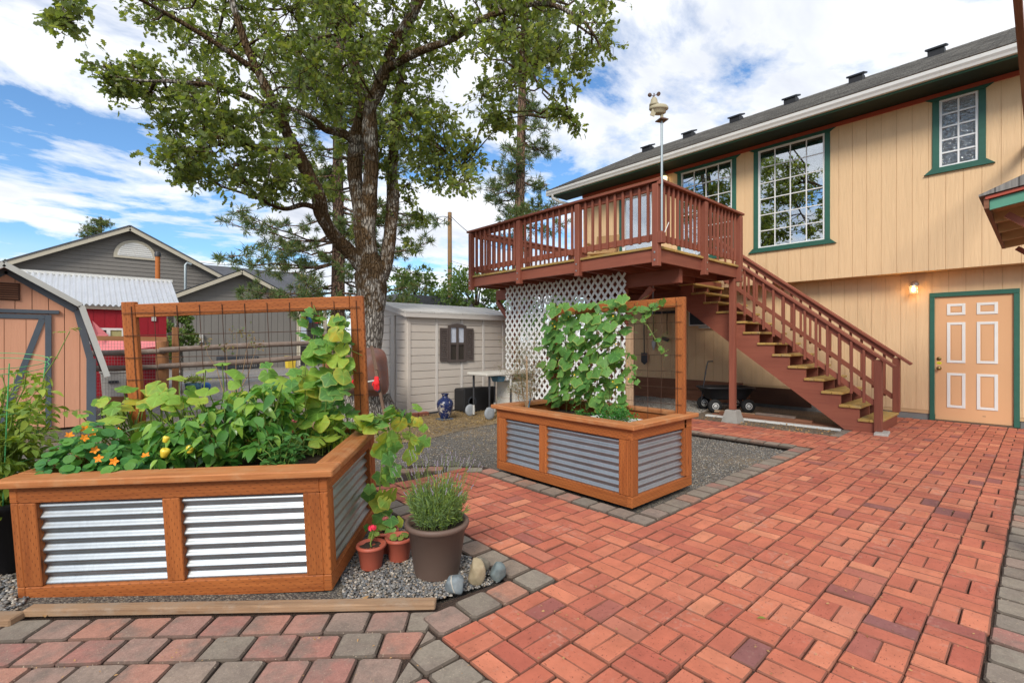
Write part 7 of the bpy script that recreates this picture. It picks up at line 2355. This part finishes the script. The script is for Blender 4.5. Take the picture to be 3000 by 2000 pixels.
def broadleaf(label, px_, d, h, rx, rz_, nclump, leaf_s, seed, name='leafy_tree', cat='tree', zc=None, mat='far_leaf', per=130):
    random.seed(seed)
    b = at(px_, 784, d); b.z = -0.05
    o = thing(name, label, cat, b, group='trees beyond the yard')
    mb = MB(); cz = zc if zc else h - rz_
    limb(mb, [(b, 0.16), (b + Vector((0.05, 0, cz * 0.5)), 0.12), (b + Vector((0, 0.08, cz)), 0.07), (b + Vector((0, 0, h * 0.9)), 0.02)], b, 8, 0.08, 3)
    P = []; D = []; N = []
    cl_ = []
    for k in range(nclump):
        v = rvec(1).normalized() * random.uniform(0.35, 1.0) ** 0.5
        c = b + Vector((v.x * rx, v.y * rx, cz + v.z * rz_))
        r = random.uniform(0.22, 0.40) * rx * 0.9
        mb.tube([Vector((0, 0, cz * random.uniform(0.6, 1.0))), (c - b) * 0.6 + rvec(0.05) + Vector((0, 0, cz * 0.35)), c - b], [0.04, 0.025, 0.01], 4, False)
        for j in range(per):
            w = rvec(1).normalized() * r * random.uniform(0.5, 1.0)
            P.append(c + w); D.append(w.normalized() + rvec(0.6)); N.append(Vector((0, 0, 1)) + rvec(0.6))
    mb.build('trunk', 'oak_bark', o)
    n = len(P)
    stuff(scatter('crown', 'blade', P, D, N, RNG.uniform(leaf_s * 0.7, leaf_s * 1.2, n), RNG.uniform(0.6, 0.9, n), mat, o, b))
broadleaf('bushy green tree behind the shed roof left of utility pole', 955, 28.0, 5.4, 1.7, 1.7, 26, 0.20, 21)
broadleaf('bushy green tree behind the shed roof right of utility pole', 1095, 26.0, 5.6, 1.9, 2.0, 30, 0.20, 22)
broadleaf('pale low tree behind the shed, leftmost beside oak trunk', 905, 33.0, 4.3, 1.6, 1.4, 18, 0.20, 23)
broadleaf('small yellow-green shrub beside the red playhouse', 408, 16.5, 2.6, 0.55, 0.9, 12, 0.12, 24, 'shrub', 'shrub', 1.6)
broadleaf('green tree seen through the lattice beyond the house end', 1250, 24.0, 4.6, 1.8, 1.8, 26, 0.2, 25)
broadleaf('round tree far beyond the plastic shed roof', 1015, 44.0, 5.6, 2.6, 2.2, 26, 0.28, 26)
broadleaf('blue-green tree behind the far porch beside the pine trunk', 750, 40.0, 4.6, 1.6, 2.0, 18, 0.25, 27)
broadleaf('leafy treetop at far left picture edge behind grey house', -10, 40.0, 8.6, 1.4, 1.6, 14, 0.25, 28)
random.seed(99)
# ------------------------------------------------------------------ gambrel shed (left)
gs = thing('gambrel_shed', 'peach wooden barn-style shed with slate-blue trim at left', 'shed', (-0.72, 10.0, -0.04))
GW = 0.96
gam = [(0.0, 2.42), (0.80, 1.88), (1.10, 0.80)]           # roof line from ridge outwards
inner = [(0.0, 2.36), (0.755, 1.83), (GW - 0.03, 1.05)]
def gz(x):
    x = abs(x)
    for (x0, z0), (x1, z1) in zip(inner[:-1], inner[1:]):
        if x <= x1: return z0 + (z1 - z0) * (x - x0) / (x1 - x0)
    return inner[-1][1]
nb = 11
for k in range(nb):
    a, b = -GW + 2 * GW * k / nb + 0.004, -GW + 2 * GW * (k + 1) / nb - 0.004
    MB().prism([(a, 0.03), (b, 0.03), (b, gz(b)), ((a + b) / 2, gz((a + b) / 2)), (a, gz(a))], (0, 0.0, 0), (1, 0, 0), (0, 0, 1), 0.02).build('siding_board', 'peach_siding', gs)
MB().prism([(-GW + 0.02, 0.02), (GW - 0.02, 0.02), (GW - 0.02, 1.03), (0.745, 1.80), (0, 2.33), (-0.745, 1.80), (-GW + 0.02, 1.03)], (0, 0.03, 0), (1, 0, 0), (0, 0, 1), 0.025).build('front_wall', 'peach_groove', gs)
MB().bb(-GW, GW, 0.04, 2.4, 0.03, 1.0).build('wall_core', 'peach_siding', gs)
for sgn in (-1, 1):
    for (x0, z0), (x1, z1) in zip(gam[:-1], gam[1:]):
        MB().bar((sgn * x0, 1.1, z0 + 0.012), (sgn * x1, 1.1, z1 + 0.012), 2.75, 0.03, (0, 0, 1)).build('roof_panel', 'shingles', gs)
        MB().bar((sgn * x0, -0.285, z0 - 0.012), (sgn * x1, -0.285, z1 - 0.012), 0.02, 0.075, (0, 0, 1)).build('barge_board', 'grey_plastic', gs)
        MB().bar((sgn * x0, -0.13, z0 - 0.022), (sgn * x1, -0.13, z1 - 0.022), 0.28, 0.014, (0, 0, 1)).build('eave_lining', 'peach_siding', gs)
    for (x0, z0), (x1, z1) in zip(inner[:-1], inner[1:]):
        MB().bar((sgn * x0, -0.034, z0 - 0.02), (sgn * (x1 - 0.02), -0.034, z1 - 0.02), 0.022, 0.085, (0, 0, 1)).build('rake_trim', 'slate_trim', gs)
    MB().bb(sgn * (GW - 0.10), sgn * (GW + 0.015), -0.046, 0.05, 0.0, 1.06, 0.004).build('corner_trim', 'slate_trim', gs)
MB().bb(-0.62, 0.555, -0.060, -0.021, 1.74, 1.795, 0.004).build('header_trim', 'slate_trim', gs)
dr2 = MB().bb(-0.47, 0.43, -0.034, -0.021, 0.06, 1.71, 0.003).build('door', 'peach_siding', gs)
for x0, x1 in ((0.40, 0.47), (-0.51, -0.44)): MB().bb(x0, x1, -0.050, -0.0345, 0.05, 1.725, 0.003).build('door_stile', 'slate_trim', dr2)
MB().bb(-0.44, 0.40, -0.0495, -0.035, 1.66, 1.724, 0.003).build('door_rail', 'slate_trim', dr2)
MB().bar((0.37, -0.043, 1.66), (-0.06, -0.043, 0.12), 0.014, 0.07, (1, 0, 0)).build('door_brace', 'slate_trim', dr2)
MB().bb(-0.465, -0.42, -0.075, -0.05, 0.80, 0.95, 0.004).build('latch', 'brass', dr2)
for k in (-0.25, -0.02, 0.2): MB().bb(k - 0.004, k + 0.004, -0.0355, -0.0343, 0.07, 1.65).build('door_groove', 'peach_groove', dr2)
vt = MB().bb(-0.20, 0.14, -0.045, -0.021, 1.92, 2.17, 0.004).build('gable_vent', 'dark_plank', gs)
for k in range(7): MB().bb(-0.18, 0.12, -0.056, -0.046, 1.94 + k * 0.032, 1.955 + k * 0.032).build('louvre', 'brown_plank', vt)

# ------------------------------------------------------------------ red playhouse with metal roof
rp = thing('red_playhouse', 'red board playhouse with corrugated steel roof beyond the fence', 'playhouse', (0.5, 15.0, -0.05))
x0, x1 = -1.6, 1.24
win = (-0.28, 0.40, 1.28, 1.66)
k = x0
while k < x1 - 0.01:
    e = min(k + 0.205, x1)
    cx = (k + e) / 2
    segs = [(0.05, 2.10)] if not (win[0] < cx < win[1]) else [(0.05, win[2]), (win[3], 2.10)]
    for s0, s1 in segs: MB().bb(k + 0.003, e - 0.003, -0.02, 0.0, s0, s1).build('siding_board', 'red_siding', rp)
    k = e
MB().bb(x0 + 0.01, x1 - 0.01, 0.001, 1.45, 0.03, 2.09).build('wall_core', 'red_siding', rp)
pr = MB(); pr.bb(win[0], win[1], -0.035, -0.0, win[2], win[2] + 0.05); pr.bb(win[0], win[1], -0.035, 0.0, win[3] - 0.05, win[3]); pr.bb(win[0], win[0] + 0.05, -0.034, 0.0, win[2] + 0.05, win[3] - 0.05); pr.bb(win[1] - 0.05, win[1], -0.034, 0.0, win[2] + 0.05, win[3] - 0.05); pr.bb(0.07, 0.14, -0.033, 0.0, win[2] + 0.05, win[3] - 0.05)
pw = pr.build('window', 'white_trim', rp)
MB().bb(win[0] + 0.05, 0.07, -0.012, -0.008, win[2] + 0.05, win[3] - 0.05).build('pane', 'interior_dark', pw)
MB().bb(0.14, win[1] - 0.05, -0.012, -0.008, win[2] + 0.05, win[3] - 0.05).build('pane', 'yellow_pane', pw)
MB().bb(x0 - 0.05, x1 + 0.15, -0.10, -0.03, 2.10, 2.16).build('eave_board', 'cream_trim', rp)
# corrugated sheet running up the slope
V = []; F = []; n = 150
xa, xb = -1.75, x1 + 0.28
for i in range(n * 2 + 1):
    x = xa + (xb - xa) * i / (n * 2)
    w = 0.024 * math.sin(2 * math.pi * x / 0.105)
    V += [(x, -0.18, 2.19 + w), (x, 1.5, 3.03 + w)]
F = [[2 * i, 2 * i + 2, 2 * i + 3, 2 * i + 1] for i in range(n * 2)]
MB().add(V, F, None, True).build('metal_roof', 'roof_steel', rp)
MB().bb(xa - 0.02, xb + 0.03, 1.46, 1.56, 3.0, 3.07).build('ridge_flashing', 'gutter_white', rp)
MB().bb(xa, xb - 0.04, 0.0, 1.45, 2.10, 2.13).build('roof_purlin', 'pale_lumber', rp)
MB().tube([(1.24, 1.75, 2.2), (1.24, 1.75, 3.72)], 0.06, 12).build('stove_pipe', 'rust_pipe', rp)
MB().lathe([(0.075, 3.72), (0.08, 3.80), (0.05, 3.86)], 12, (1.24, 1.75, 0)).build('pipe_cap', 'dark_steel', rp)
MB().bb(0.93, 1.02, -0.05, -0.021, 1.85, 1.95).build('outlet_box', 'grey_plastic', rp)

# pink shade cloth strung beyond the fence
def cloth(name, label, pts, mat, group=None):
    m = MB(); c = sum(pts, Vector()) / len(pts); n = len(pts); V = [Vector((0, 0, -0.06))]; F = []
    for k in range(n):
        a, b = pts[k] - c, pts[(k + 1) % n] - c
        for j in range(6): V.append(a.lerp(b, j / 6) * (1 - 0.05 * math.sin(math.pi * j / 6)))
    for k in range(6 * n): F.append([0, 1 + k, 1 + (k + 1) % (6 * n)])
    low_v = [v - Vector((0, 0, 0.006)) for v in V]
    N0 = len(V); rimf = [[1 + k, 1 + (k + 1) % (6 * n), N0 + 1 + (k + 1) % (6 * n), N0 + 1 + k] for k in range(6 * n)]
    m.add(V + low_v, F + [[N0 + q for q in f][::-1] for f in F] + rimf)
    return tag(m.build(name, mat, None, c), label, 'shade cloth', group)
cloth('shade_cloth', 'pink shade cloth stretched low in front of the red playhouse', [at(215, 768, 11.4), at(380, 784, 11.6), at(364, 795, 11.1), at(232, 812, 10.9)], 'pink_fabric')
cloth('shade_cloth', 'small red-edged shade cloth corner beside the peach shed roof', [at(212, 736, 11.3), at(250, 770, 11.4), at(214, 778, 10.9)], 'pink_fabric')

# ------------------------------------------------------------------ fence between the yards
fe = thing('rail_fence', 'weathered two-rail fence with round posts across the back yard', 'fence', (2.5, 12.5, -0.05))
FO = Vector((2.5, 12.5, -0.05))
def fpost(px_, d, ztop, r, nm='post'):
    p = at(px_, 784, d); p.z = -0.05
    MB().tube([p - FO, p + Vector((0.01, 0, ztop * 0.5)) - FO, p + Vector((0, 0, ztop + 0.05)) - FO], r, 12, True).build(nm, 'post_brown', fe)
fpost(372, 10.2, 1.29, 0.115); fpost(748, 12.0, 1.46, 0.085); fpost(890, 12.6, 1.4, 0.085); fpost(170, 10.2, 1.3, 0.11)
for (xa, ya, da), (xb, yb, db_) in [(((170, 812, 10.05)), (378, 806, 10.1)), ((366, 804, 10.05), (752, 786, 11.9)), ((742, 787, 11.9), (900, 780, 12.5)),
                               ((170, 846, 10.05), (378, 842, 10.1)), ((366, 841, 10.05), (752, 816, 11.9)), ((742, 816, 11.9), (900, 806, 12.5))]:
    a, b = at(xa, ya, da), at(xb, yb, db_)
    sp = smooth_path([(a - FO, 0.058), ((a + b) / 2 - FO + rvec(0.012), 0.064), (b - FO, 0.052)], 5)
    MB().tube([p for p, r in sp], [r * random.uniform(0.93, 1.06) for p, r in sp], 9).build('rail', 'rail_grey', fe)
p4 = at(403, 784, 10.9); p4.z = -0.05
tag(MB().bb(-0.06, 0.06, -0.06, 0.06, 0, 1.66, 0.005).build('gate_post', 'post_brown', None, p4), 'square brown post right of the thick round fence post', 'post')
gt = thing('wire_gate', 'brown-framed wire mesh gate in front of the red playhouse', 'gate', at(300, 784, 10.35) - Vector((0, 0, 1.29)))
GO = Vector(gt.location)
ga, gb_ = at(222, 784, 10.35), at(384, 784, 10.6)
up_ = Vector((0, 0, 1))
la, lb = Vector((ga.x, ga.y, 0)) - Vector((GO.x, GO.y, 0)), Vector((gb_.x, gb_.y, 0)) - Vector((GO.x, GO.y, 0))
MB().bar(la + up_ * 1.36, lb + up_ * 1.34, 0.04, 0.10).build('top_board', 'post_brown', gt)
MB().bar(la + up_ * 0.02, lb + up_ * 0.02, 0.04, 0.16).build('bottom_board', 'post_brown', gt)
wm = MB()
for k in range(25):
    t = k / 24; p = la.lerp(lb, t); wm.tube([p + up_ * 0.08, p + up_ * 1.32], 0.0022, 4, False)
for k in range(18):
    z = 0.12 + k * 0.07; wm.tube([la + up_ * z, lb + up_ * z], 0.0022, 4, False)
wm.build('wire_mesh', 'pale_wire', gt)
# things in the neighbouring yard
def bin_(label, px_, py_, d, w, dp, h, mat, name='bin', cat='bin', lid=True):
    p = at(px_, py_, d); p.z = -0.05
    o = thing(name, label, cat, p, (0, 0, random.uniform(-0.2, 0.2)))
    m = MB(); n = 4
    m.add([(-w * .42, -dp * .42, 0), (w * .42, -dp * .42, 0), (w * .42, dp * .42, 0), (-w * .42, dp * .42, 0), (-w / 2, -dp / 2, h), (w / 2, -dp / 2, h), (w / 2, dp / 2, h), (-w / 2, dp / 2, h)],
          [[0, 3, 2, 1], [4, 5, 6, 7], [0, 1, 5, 4], [1, 2, 6, 5], [2, 3, 7, 6], [3, 0, 4, 7]]); m.build('bin_body', mat, o)
    if lid: MB().bb(-w * .54, w * .54, -dp * .56, dp * .52, h + 0.002, h + 0.06, 0.02).build('lid', mat, o); MB().bb(-w * .2, w * .2, -dp * .53, -dp * .505, h * 0.62, h * 0.72).build('grip', 'dark_bin', o)
    return o
bin_('tan wheeled refuse bin beside the grey house wall', 597, 820, 25.5, 0.62, 0.7, 1.02, 'tan_bin')
bin_('dark blue wheeled refuse bin right of the tan one', 641, 820, 25.8, 0.62, 0.7, 1.08, 'dark_bin')
bin_('grey trash can, nearer one behind wire gate', 262, 900, 11.2, 0.46, 0.46, 0.62, 'grey_plastic', 'trash_can', 'trash can')
bin_('grey trash can, left one half hidden by the peach shed', 228, 900, 11.6, 0.46, 0.46, 0.62, 'grey_plastic', 'trash_can', 'trash can')
bin_('yellow crate by the far grey house corner', 667, 830, 24.5, 0.42, 0.4, 0.6, 'flag_yellow', 'crate', 'crate', False)
o = bin_('white sack standing by the grey house', 453, 830, 24.0, 0.60, 0.4, 0.62, 'bag_white', 'sack', 'sack', False)
acu = thing('heat_pump', 'dark outdoor heat pump unit against grey house wall', 'heat pump', (at(520, 784, 25.2).x, 26.3, -0.05))
MB().bb(-0.85, 0.85, -0.3, 0.3, 0.05, 0.62, 0.02).build('cabinet', 'dark_bin', acu)
for k in range(10): MB().bb(0.0 + k * 0.08, 0.03 + k * 0.08, -0.315, -0.301, 0.1, 0.58).build('fin', 'grey_siding', acu)
bp_ = at(306, 845, 13.5); bp_ = at(444, 843, 13.0); bp_.z = -0.05
tbp = thing('blue_tub', 'blue tub of green plants in the neighbouring yard', 'tub', bp_)
MB().lathe([(0.0, 0.0), (0.17, 0.0), (0.20, 0.22), (0.19, 0.22), (0.17, 0.2), (0, 0.2)], 16).build('tub_body', 'blue_plastic', tbp)
PP = [bp_ + Vector((random.gauss(0, .16), random.gauss(0, .16), 0.27 + abs(random.gauss(0, .06)))) for _ in range(260)]
stuff(scatter('leaves', 'blade', PP, RNG.normal(0, 1, (260, 3)), RNG.normal(0, .5, (260, 3)) + np.array([0, 0, 1]), RNG.uniform(.05, .1, 260), RNG.uniform(.4, .7, 260), 'tomato_leaf', tbp, bp_))
ball = at(474, 838, 13.4); ball.z = 0.05
tag(MB().lathe([(0.0, -0.11)] + [(0.11 * math.cos(a), 0.11 * math.sin(a)) for a in np.linspace(-1.3, 1.3, 9)] + [(0.0, 0.11)], 16).build('play_ball', 'flag_blue', None, ball), 'small blue play ball beside the tub of green plants', 'ball')
shirt = at(422 - 75, 820, 12.6)
tag(MB().bb(-0.09, 0.09, -0.01, 0.01, -0.85, 0.25, 0.008).build('hanging_cloth', 'blue_cloth', None, at(343, 812, 12.2)), 'pale blue cloth hanging on the wire fence by red playhouse', 'cloth')
# thin sapling with yellow leaves seen through the near trellis
sb_ = at(538, 784, 9.0); sb_.z = -0.05
sap = thing('sapling', 'thin sapling with yellowing leaves behind the near trellis', 'sapling', sb_)
m = MB(); P = []
for (a_, b_2) in ((543, 762), (470, 782), (590, 795), (520, 800), (575, 775)):
    t = at(a_, b_2, 9.0); pth = curve(sb_, t, 0.0, 5, 0.02); m.tube([p - sb_ for p in pth], [0.012, 0.01, 0.008, 0.006, 0.004, 0.003], 5, False)
    for _ in range(26): P.append(t + rvec(0.07))
m.build('stem', 'stem_dry', sap)
n = len(P)
stuff(scatter('leaves', 'blade', P, RNG.normal(0, 1, (n, 3)), RNG.normal(0, 1, (n, 3)), RNG.uniform(.04, .09, n), RNG.uniform(.4, .6, n), 'dill_leaf', sap, sb_))

# ------------------------------------------------------------------ grey neighbour house
gh = thing('grey_house', 'long grey lap-sided house with arched gable vent beyond the yard', 'house', (2.0, 28.0, -0.05))
GH = Vector((2.0, 28.0, -0.05))
def gb(name, mat, f, parent=gh):
    mb = MB(); f(mb); mb.v = [(x - GH.x, y - GH.y, z - GH.z) for x, y, z in mb.v]
    return mb.build(name, mat, parent)
def lap_gable(xc, zp, slope, half, y, z0):
    z = z0
    while z < zp - 0.06:
        z1 = min(z + 0.185, zp - 0.05)
        w0 = min(half, (zp - z) / slope); w1 = min(half, (zp - z1) / slope)
        gb('lap_board', 'grey_siding', lambda m: m.add([(xc - w0, y, z), (xc + w0, y, z), (xc + w1, y + 0.022, z1), (xc - w1, y + 0.022, z1), (xc - w0, y + 0.05, z), (xc + w0, y + 0.05, z), (xc + w1, y + 0.05, z1), (xc - w1, y + 0.05, z1)],
            [[0, 1, 2, 3], [0, 4, 5, 1], [7, 6, 5, 4], [3, 2, 6, 7]]))
        z = z1
lap_gable(1.93, 6.58, 0.517, 6.0, 29.0, 2.2)
gb('wall_core', 'grey_siding', lambda m: m.prism([(-4.0, 0), (7.85, 0), (7.85, 3.45), (1.93, 6.5), (-4.0, 3.45)], (0, 29.06, 0), (1, 0, 0), (0, 0, 1), -0.05))
for sgn in (-1, 1):
    ex_ = 1.93 + sgn * 6.5; ez_ = 6.67 - 6.5 * 0.517
    gb('barge_board', 'cream_trim', lambda m: m.bar((1.93, 28.62, 6.57), (ex_, 28.62, ez_ - 0.10), 0.04, 0.22))
    gb('roof_panel', 'shingles_far', lambda m: m.bar((1.93, 32.6, 6.68), (ex_, 32.6, ez_), 8.05, 0.06))
gv = gb('gable_vent', 'cream_trim', lambda m: m.prism([(-0.80, 0), (0.80, 0), (0.80, 0.10)] + [(0.80 * math.cos(a), 0.10 + 0.78 * math.sin(a)) for a in np.linspace(0.1, math.pi - 0.1, 14)] + [(-0.80, 0.10)], (2.15, 28.985, 5.20), (1, 0, 0), (0, 0, 1), 0.04))
gb('vent_field', 'white_trim', lambda m: m.prism([(-0.66, 0.10), (0.66, 0.10)] + [(0.66 * math.cos(a), 0.12 + 0.63 * math.sin(a)) for a in np.linspace(0.05, math.pi - 0.05, 14)], (2.15, 28.944, 5.20), (1, 0, 0), (0, 0, 1), 0.012), gv)
for k in range(6):
    z = 0.16 + k * 0.095; w = 0.60 * math.sqrt(max(0.05, 1 - ((z - 0.12) / 0.66) ** 2))
    gb('louvre', 'white_trim', lambda m: m.box((2.15, 28.925, 5.20 + z), (2 * w, 0.02, 0.055), Matrix.Rotation(rad(25), 3, 'X')), gv)
# front wing
lap_gable(6.15, 4.72, 0.50, 2.75, 27.0, 3.32)
x = 3.4
while x < 8.86:
    e = min(x + 0.30, 8.86)
    gb('batten_board', 'grey_siding', lambda m: m.bb(x + 0.008, e - 0.008, 27.0, 27.03, -0.05, 3.25))
    x = e
gb('wing_core', 'interior_dark', lambda m: m.bb(3.42, 8.84, 27.031, 29.0, -0.05, 3.3))
gb('belt_trim', 'grey_siding', lambda m: m.bb(3.4, 8.88, 26.985, 27.03, 3.25, 3.33))
gb('corner_board', 'cream_trim', lambda m: m.bb(8.86, 8.96, 26.98, 27.1, -0.05, 3.3))
for sgn in (-1, 1):
    ex_ = 6.15 + sgn * 3.25; ez_ = 4.81 - 3.25 * 0.5
    gb('barge_board', 'cream_trim', lambda m: m.bar((6.15, 26.62, 4.73), (ex_, 26.62, ez_ - 0.08), 0.04, 0.20))
    gb('roof_panel', 'shingles_far', lambda m: m.bar((6.15, 28.6, 4.84), (ex_, 28.6, ez_ + 0.03), 4.0, 0.06))
gb('eave_return', 'cream_trim', lambda m: m.bb(8.95, 9.42, 26.64, 27.2, 3.0, 3.08))
gb('downspout', 'cream_trim', lambda m: m.tube([(9.35, 26.75, 3.12), (9.2, 26.8, 2.9), (9.0, 26.9, 2.7), (8.99, 26.92, 0.0)], 0.05, 6))
gb('meter_box', 'grey_plastic', lambda m: m.bb(4.25, 4.55, 26.85, 26.99, 1.25, 1.65, 0.01))
# long rear roof
def rear(m):
    m.add([(4.0, 28.3, 3.35), (11.1, 28.3, 3.35), (11.7, 33.0, 5.78), (4.0, 33.0, 5.78)], [[0, 1, 2, 3]], [[(4, 0), (11.1, 0), (11.7, 5.2), (4, 5.2)]])
    m.add([(4.0, 37.7, 3.35), (11.1, 37.7, 3.35), (11.7, 33.0, 5.78), (4.0, 33.0, 5.78)], [[3, 2, 1, 0]])
gb('rear_roof', 'shingles_far', rear)
gb('rear_eave', 'cream_trim', lambda m: m.bb(8.9, 11.15, 28.26, 28.30, 3.18, 3.36))
gb('rear_wall', 'grey_siding', lambda m: (m.bb(8.9, 11.0, 29.6, 29.8, -0.05, 3.2), m.bb(10.9, 11.0, 29.8, 37.0, -0.05, 3.3)))
gb('rear_window', 'white_trim', lambda m: (m.bb(9.3, 10.3, 29.54, 29.6, 1.0, 2.5)))
gb('rear_pane', 'window_glass', lambda m: (m.bb(9.36, 9.77, 29.52, 29.535, 1.06, 2.44), m.bb(9.83, 10.24, 29.52, 29.535, 1.06, 2.44)))
gb('porch_post', 'cream_trim', lambda m: m.bb(10.85, 11.0, 28.35, 28.5, -0.05, 3.2))
gb('service_mast', 'pipe_grey', lambda m: m.tube([(4.05, 28.4, 3.0), (4.05, 28.4, 5.05), (4.12, 28.4, 5.15), (4.3, 28.4, 5.1)], 0.06, 8))
for k, mt in enumerate(('flag_red', 'flag_yellow', 'flag_blue', 'flag_red')):
    tag(MB().bb(-0.16, 0.16, -0.005, 0.005, -0.45, 0.0).build('flag', mt, None, (9.3 + k * 0.42, 28.6, 2.9 - 0.03 * k)), ['red', 'yellow', 'blue', 'dark red'][k] + ' small flag on the far porch, ' + ['leftmost', 'second', 'third', 'rightmost'][k] + ' of the string', 'flag', 'prayer flags')
# flat-roofed house far beyond the shed
fh = thing('distant_house', 'low dark-roofed house far behind the plastic shed', 'house', (15.5, 26.0, -0.05))
MB().prism([(-3.2, 2.75), (3.6, 2.75), (2.6, 3.95), (-2.4, 3.95)], (0, -2.4, 0), (1, 0, 0), (0, 0, 1), -5.0).build('roof', 'shingles_far', fh)
MB().bb(-3.0, 3.3, -2.2, 2.4, 0.0, 2.74).build('wall', 'grey_siding', fh)
MB().bb(-3.25, 3.65, -2.44, -2.41, 2.62, 2.78).build('fascia', 'cream_trim', fh)

# ------------------------------------------------------------------ utility pole and wires
upb = at(1033, 784, 30.0); upb.z = -0.05
upo = thing('utility_pole', 'bare wooden utility pole behind the plastic shed', 'utility pole', upb)
MB().tube([(0, 0, 0), (0.01, 0, 4.5), (0.0, 0, 9.35)], [0.16, 0.145, 0.125], 12).build('pole', 'utility_wood', upo)
def wire(label, a, b, sag, r=0.012):
    c = curve(a, b, -sag, 14)
    o = Vector(a)
    return tag(MB().tube([p - o for p in c], r, 4, False).build('overhead_wire', 'cable', None, o), label, 'wire', 'overhead wires')
tpz = at(1033, 494, 29.9)
wire('overhead wire from the utility pole sagging left toward the oak', tpz, at(700, 640, 26.0), 0.9, 0.016)
wire('overhead wire from utility pole sagging right behind the deck', tpz, at(1180, 575, 29.0), 0.5, 0.018)
wire('lower overhead wire from utility pole to the right', at(1033, 598, 29.9), at(1180, 620, 29.0), 0.2, 0.010)
wire('thin service wire from the grey house mast running right', at(398, 594, 24.2), at(760, 580, 27.0), 0.5, 0.014)
lp = MB().tube([Vector((0.55 * (t - 0.5) * 2 + 0.0, 0, -0.25 + 0.22 * (1 - (2 * t - 1) ** 2) * (1 if k == 0 else -1))) for k in (0,) for t in np.linspace(0, 1, 13)], 0.018, 4, False)
lp.tube([Vector((0.55 * (t - 0.5) * 2, 0, -0.25 - 0.25 * (1 - (2 * t - 1) ** 2))) for t in np.linspace(0, 1, 13)], 0.018, 4, False)
tag(lp.build('wire_loop', 'cable', None, at(1018, 496, 29.8), (0, 0, -YAW)), 'coiled loop of cable at the top of the utility pole', 'wire')
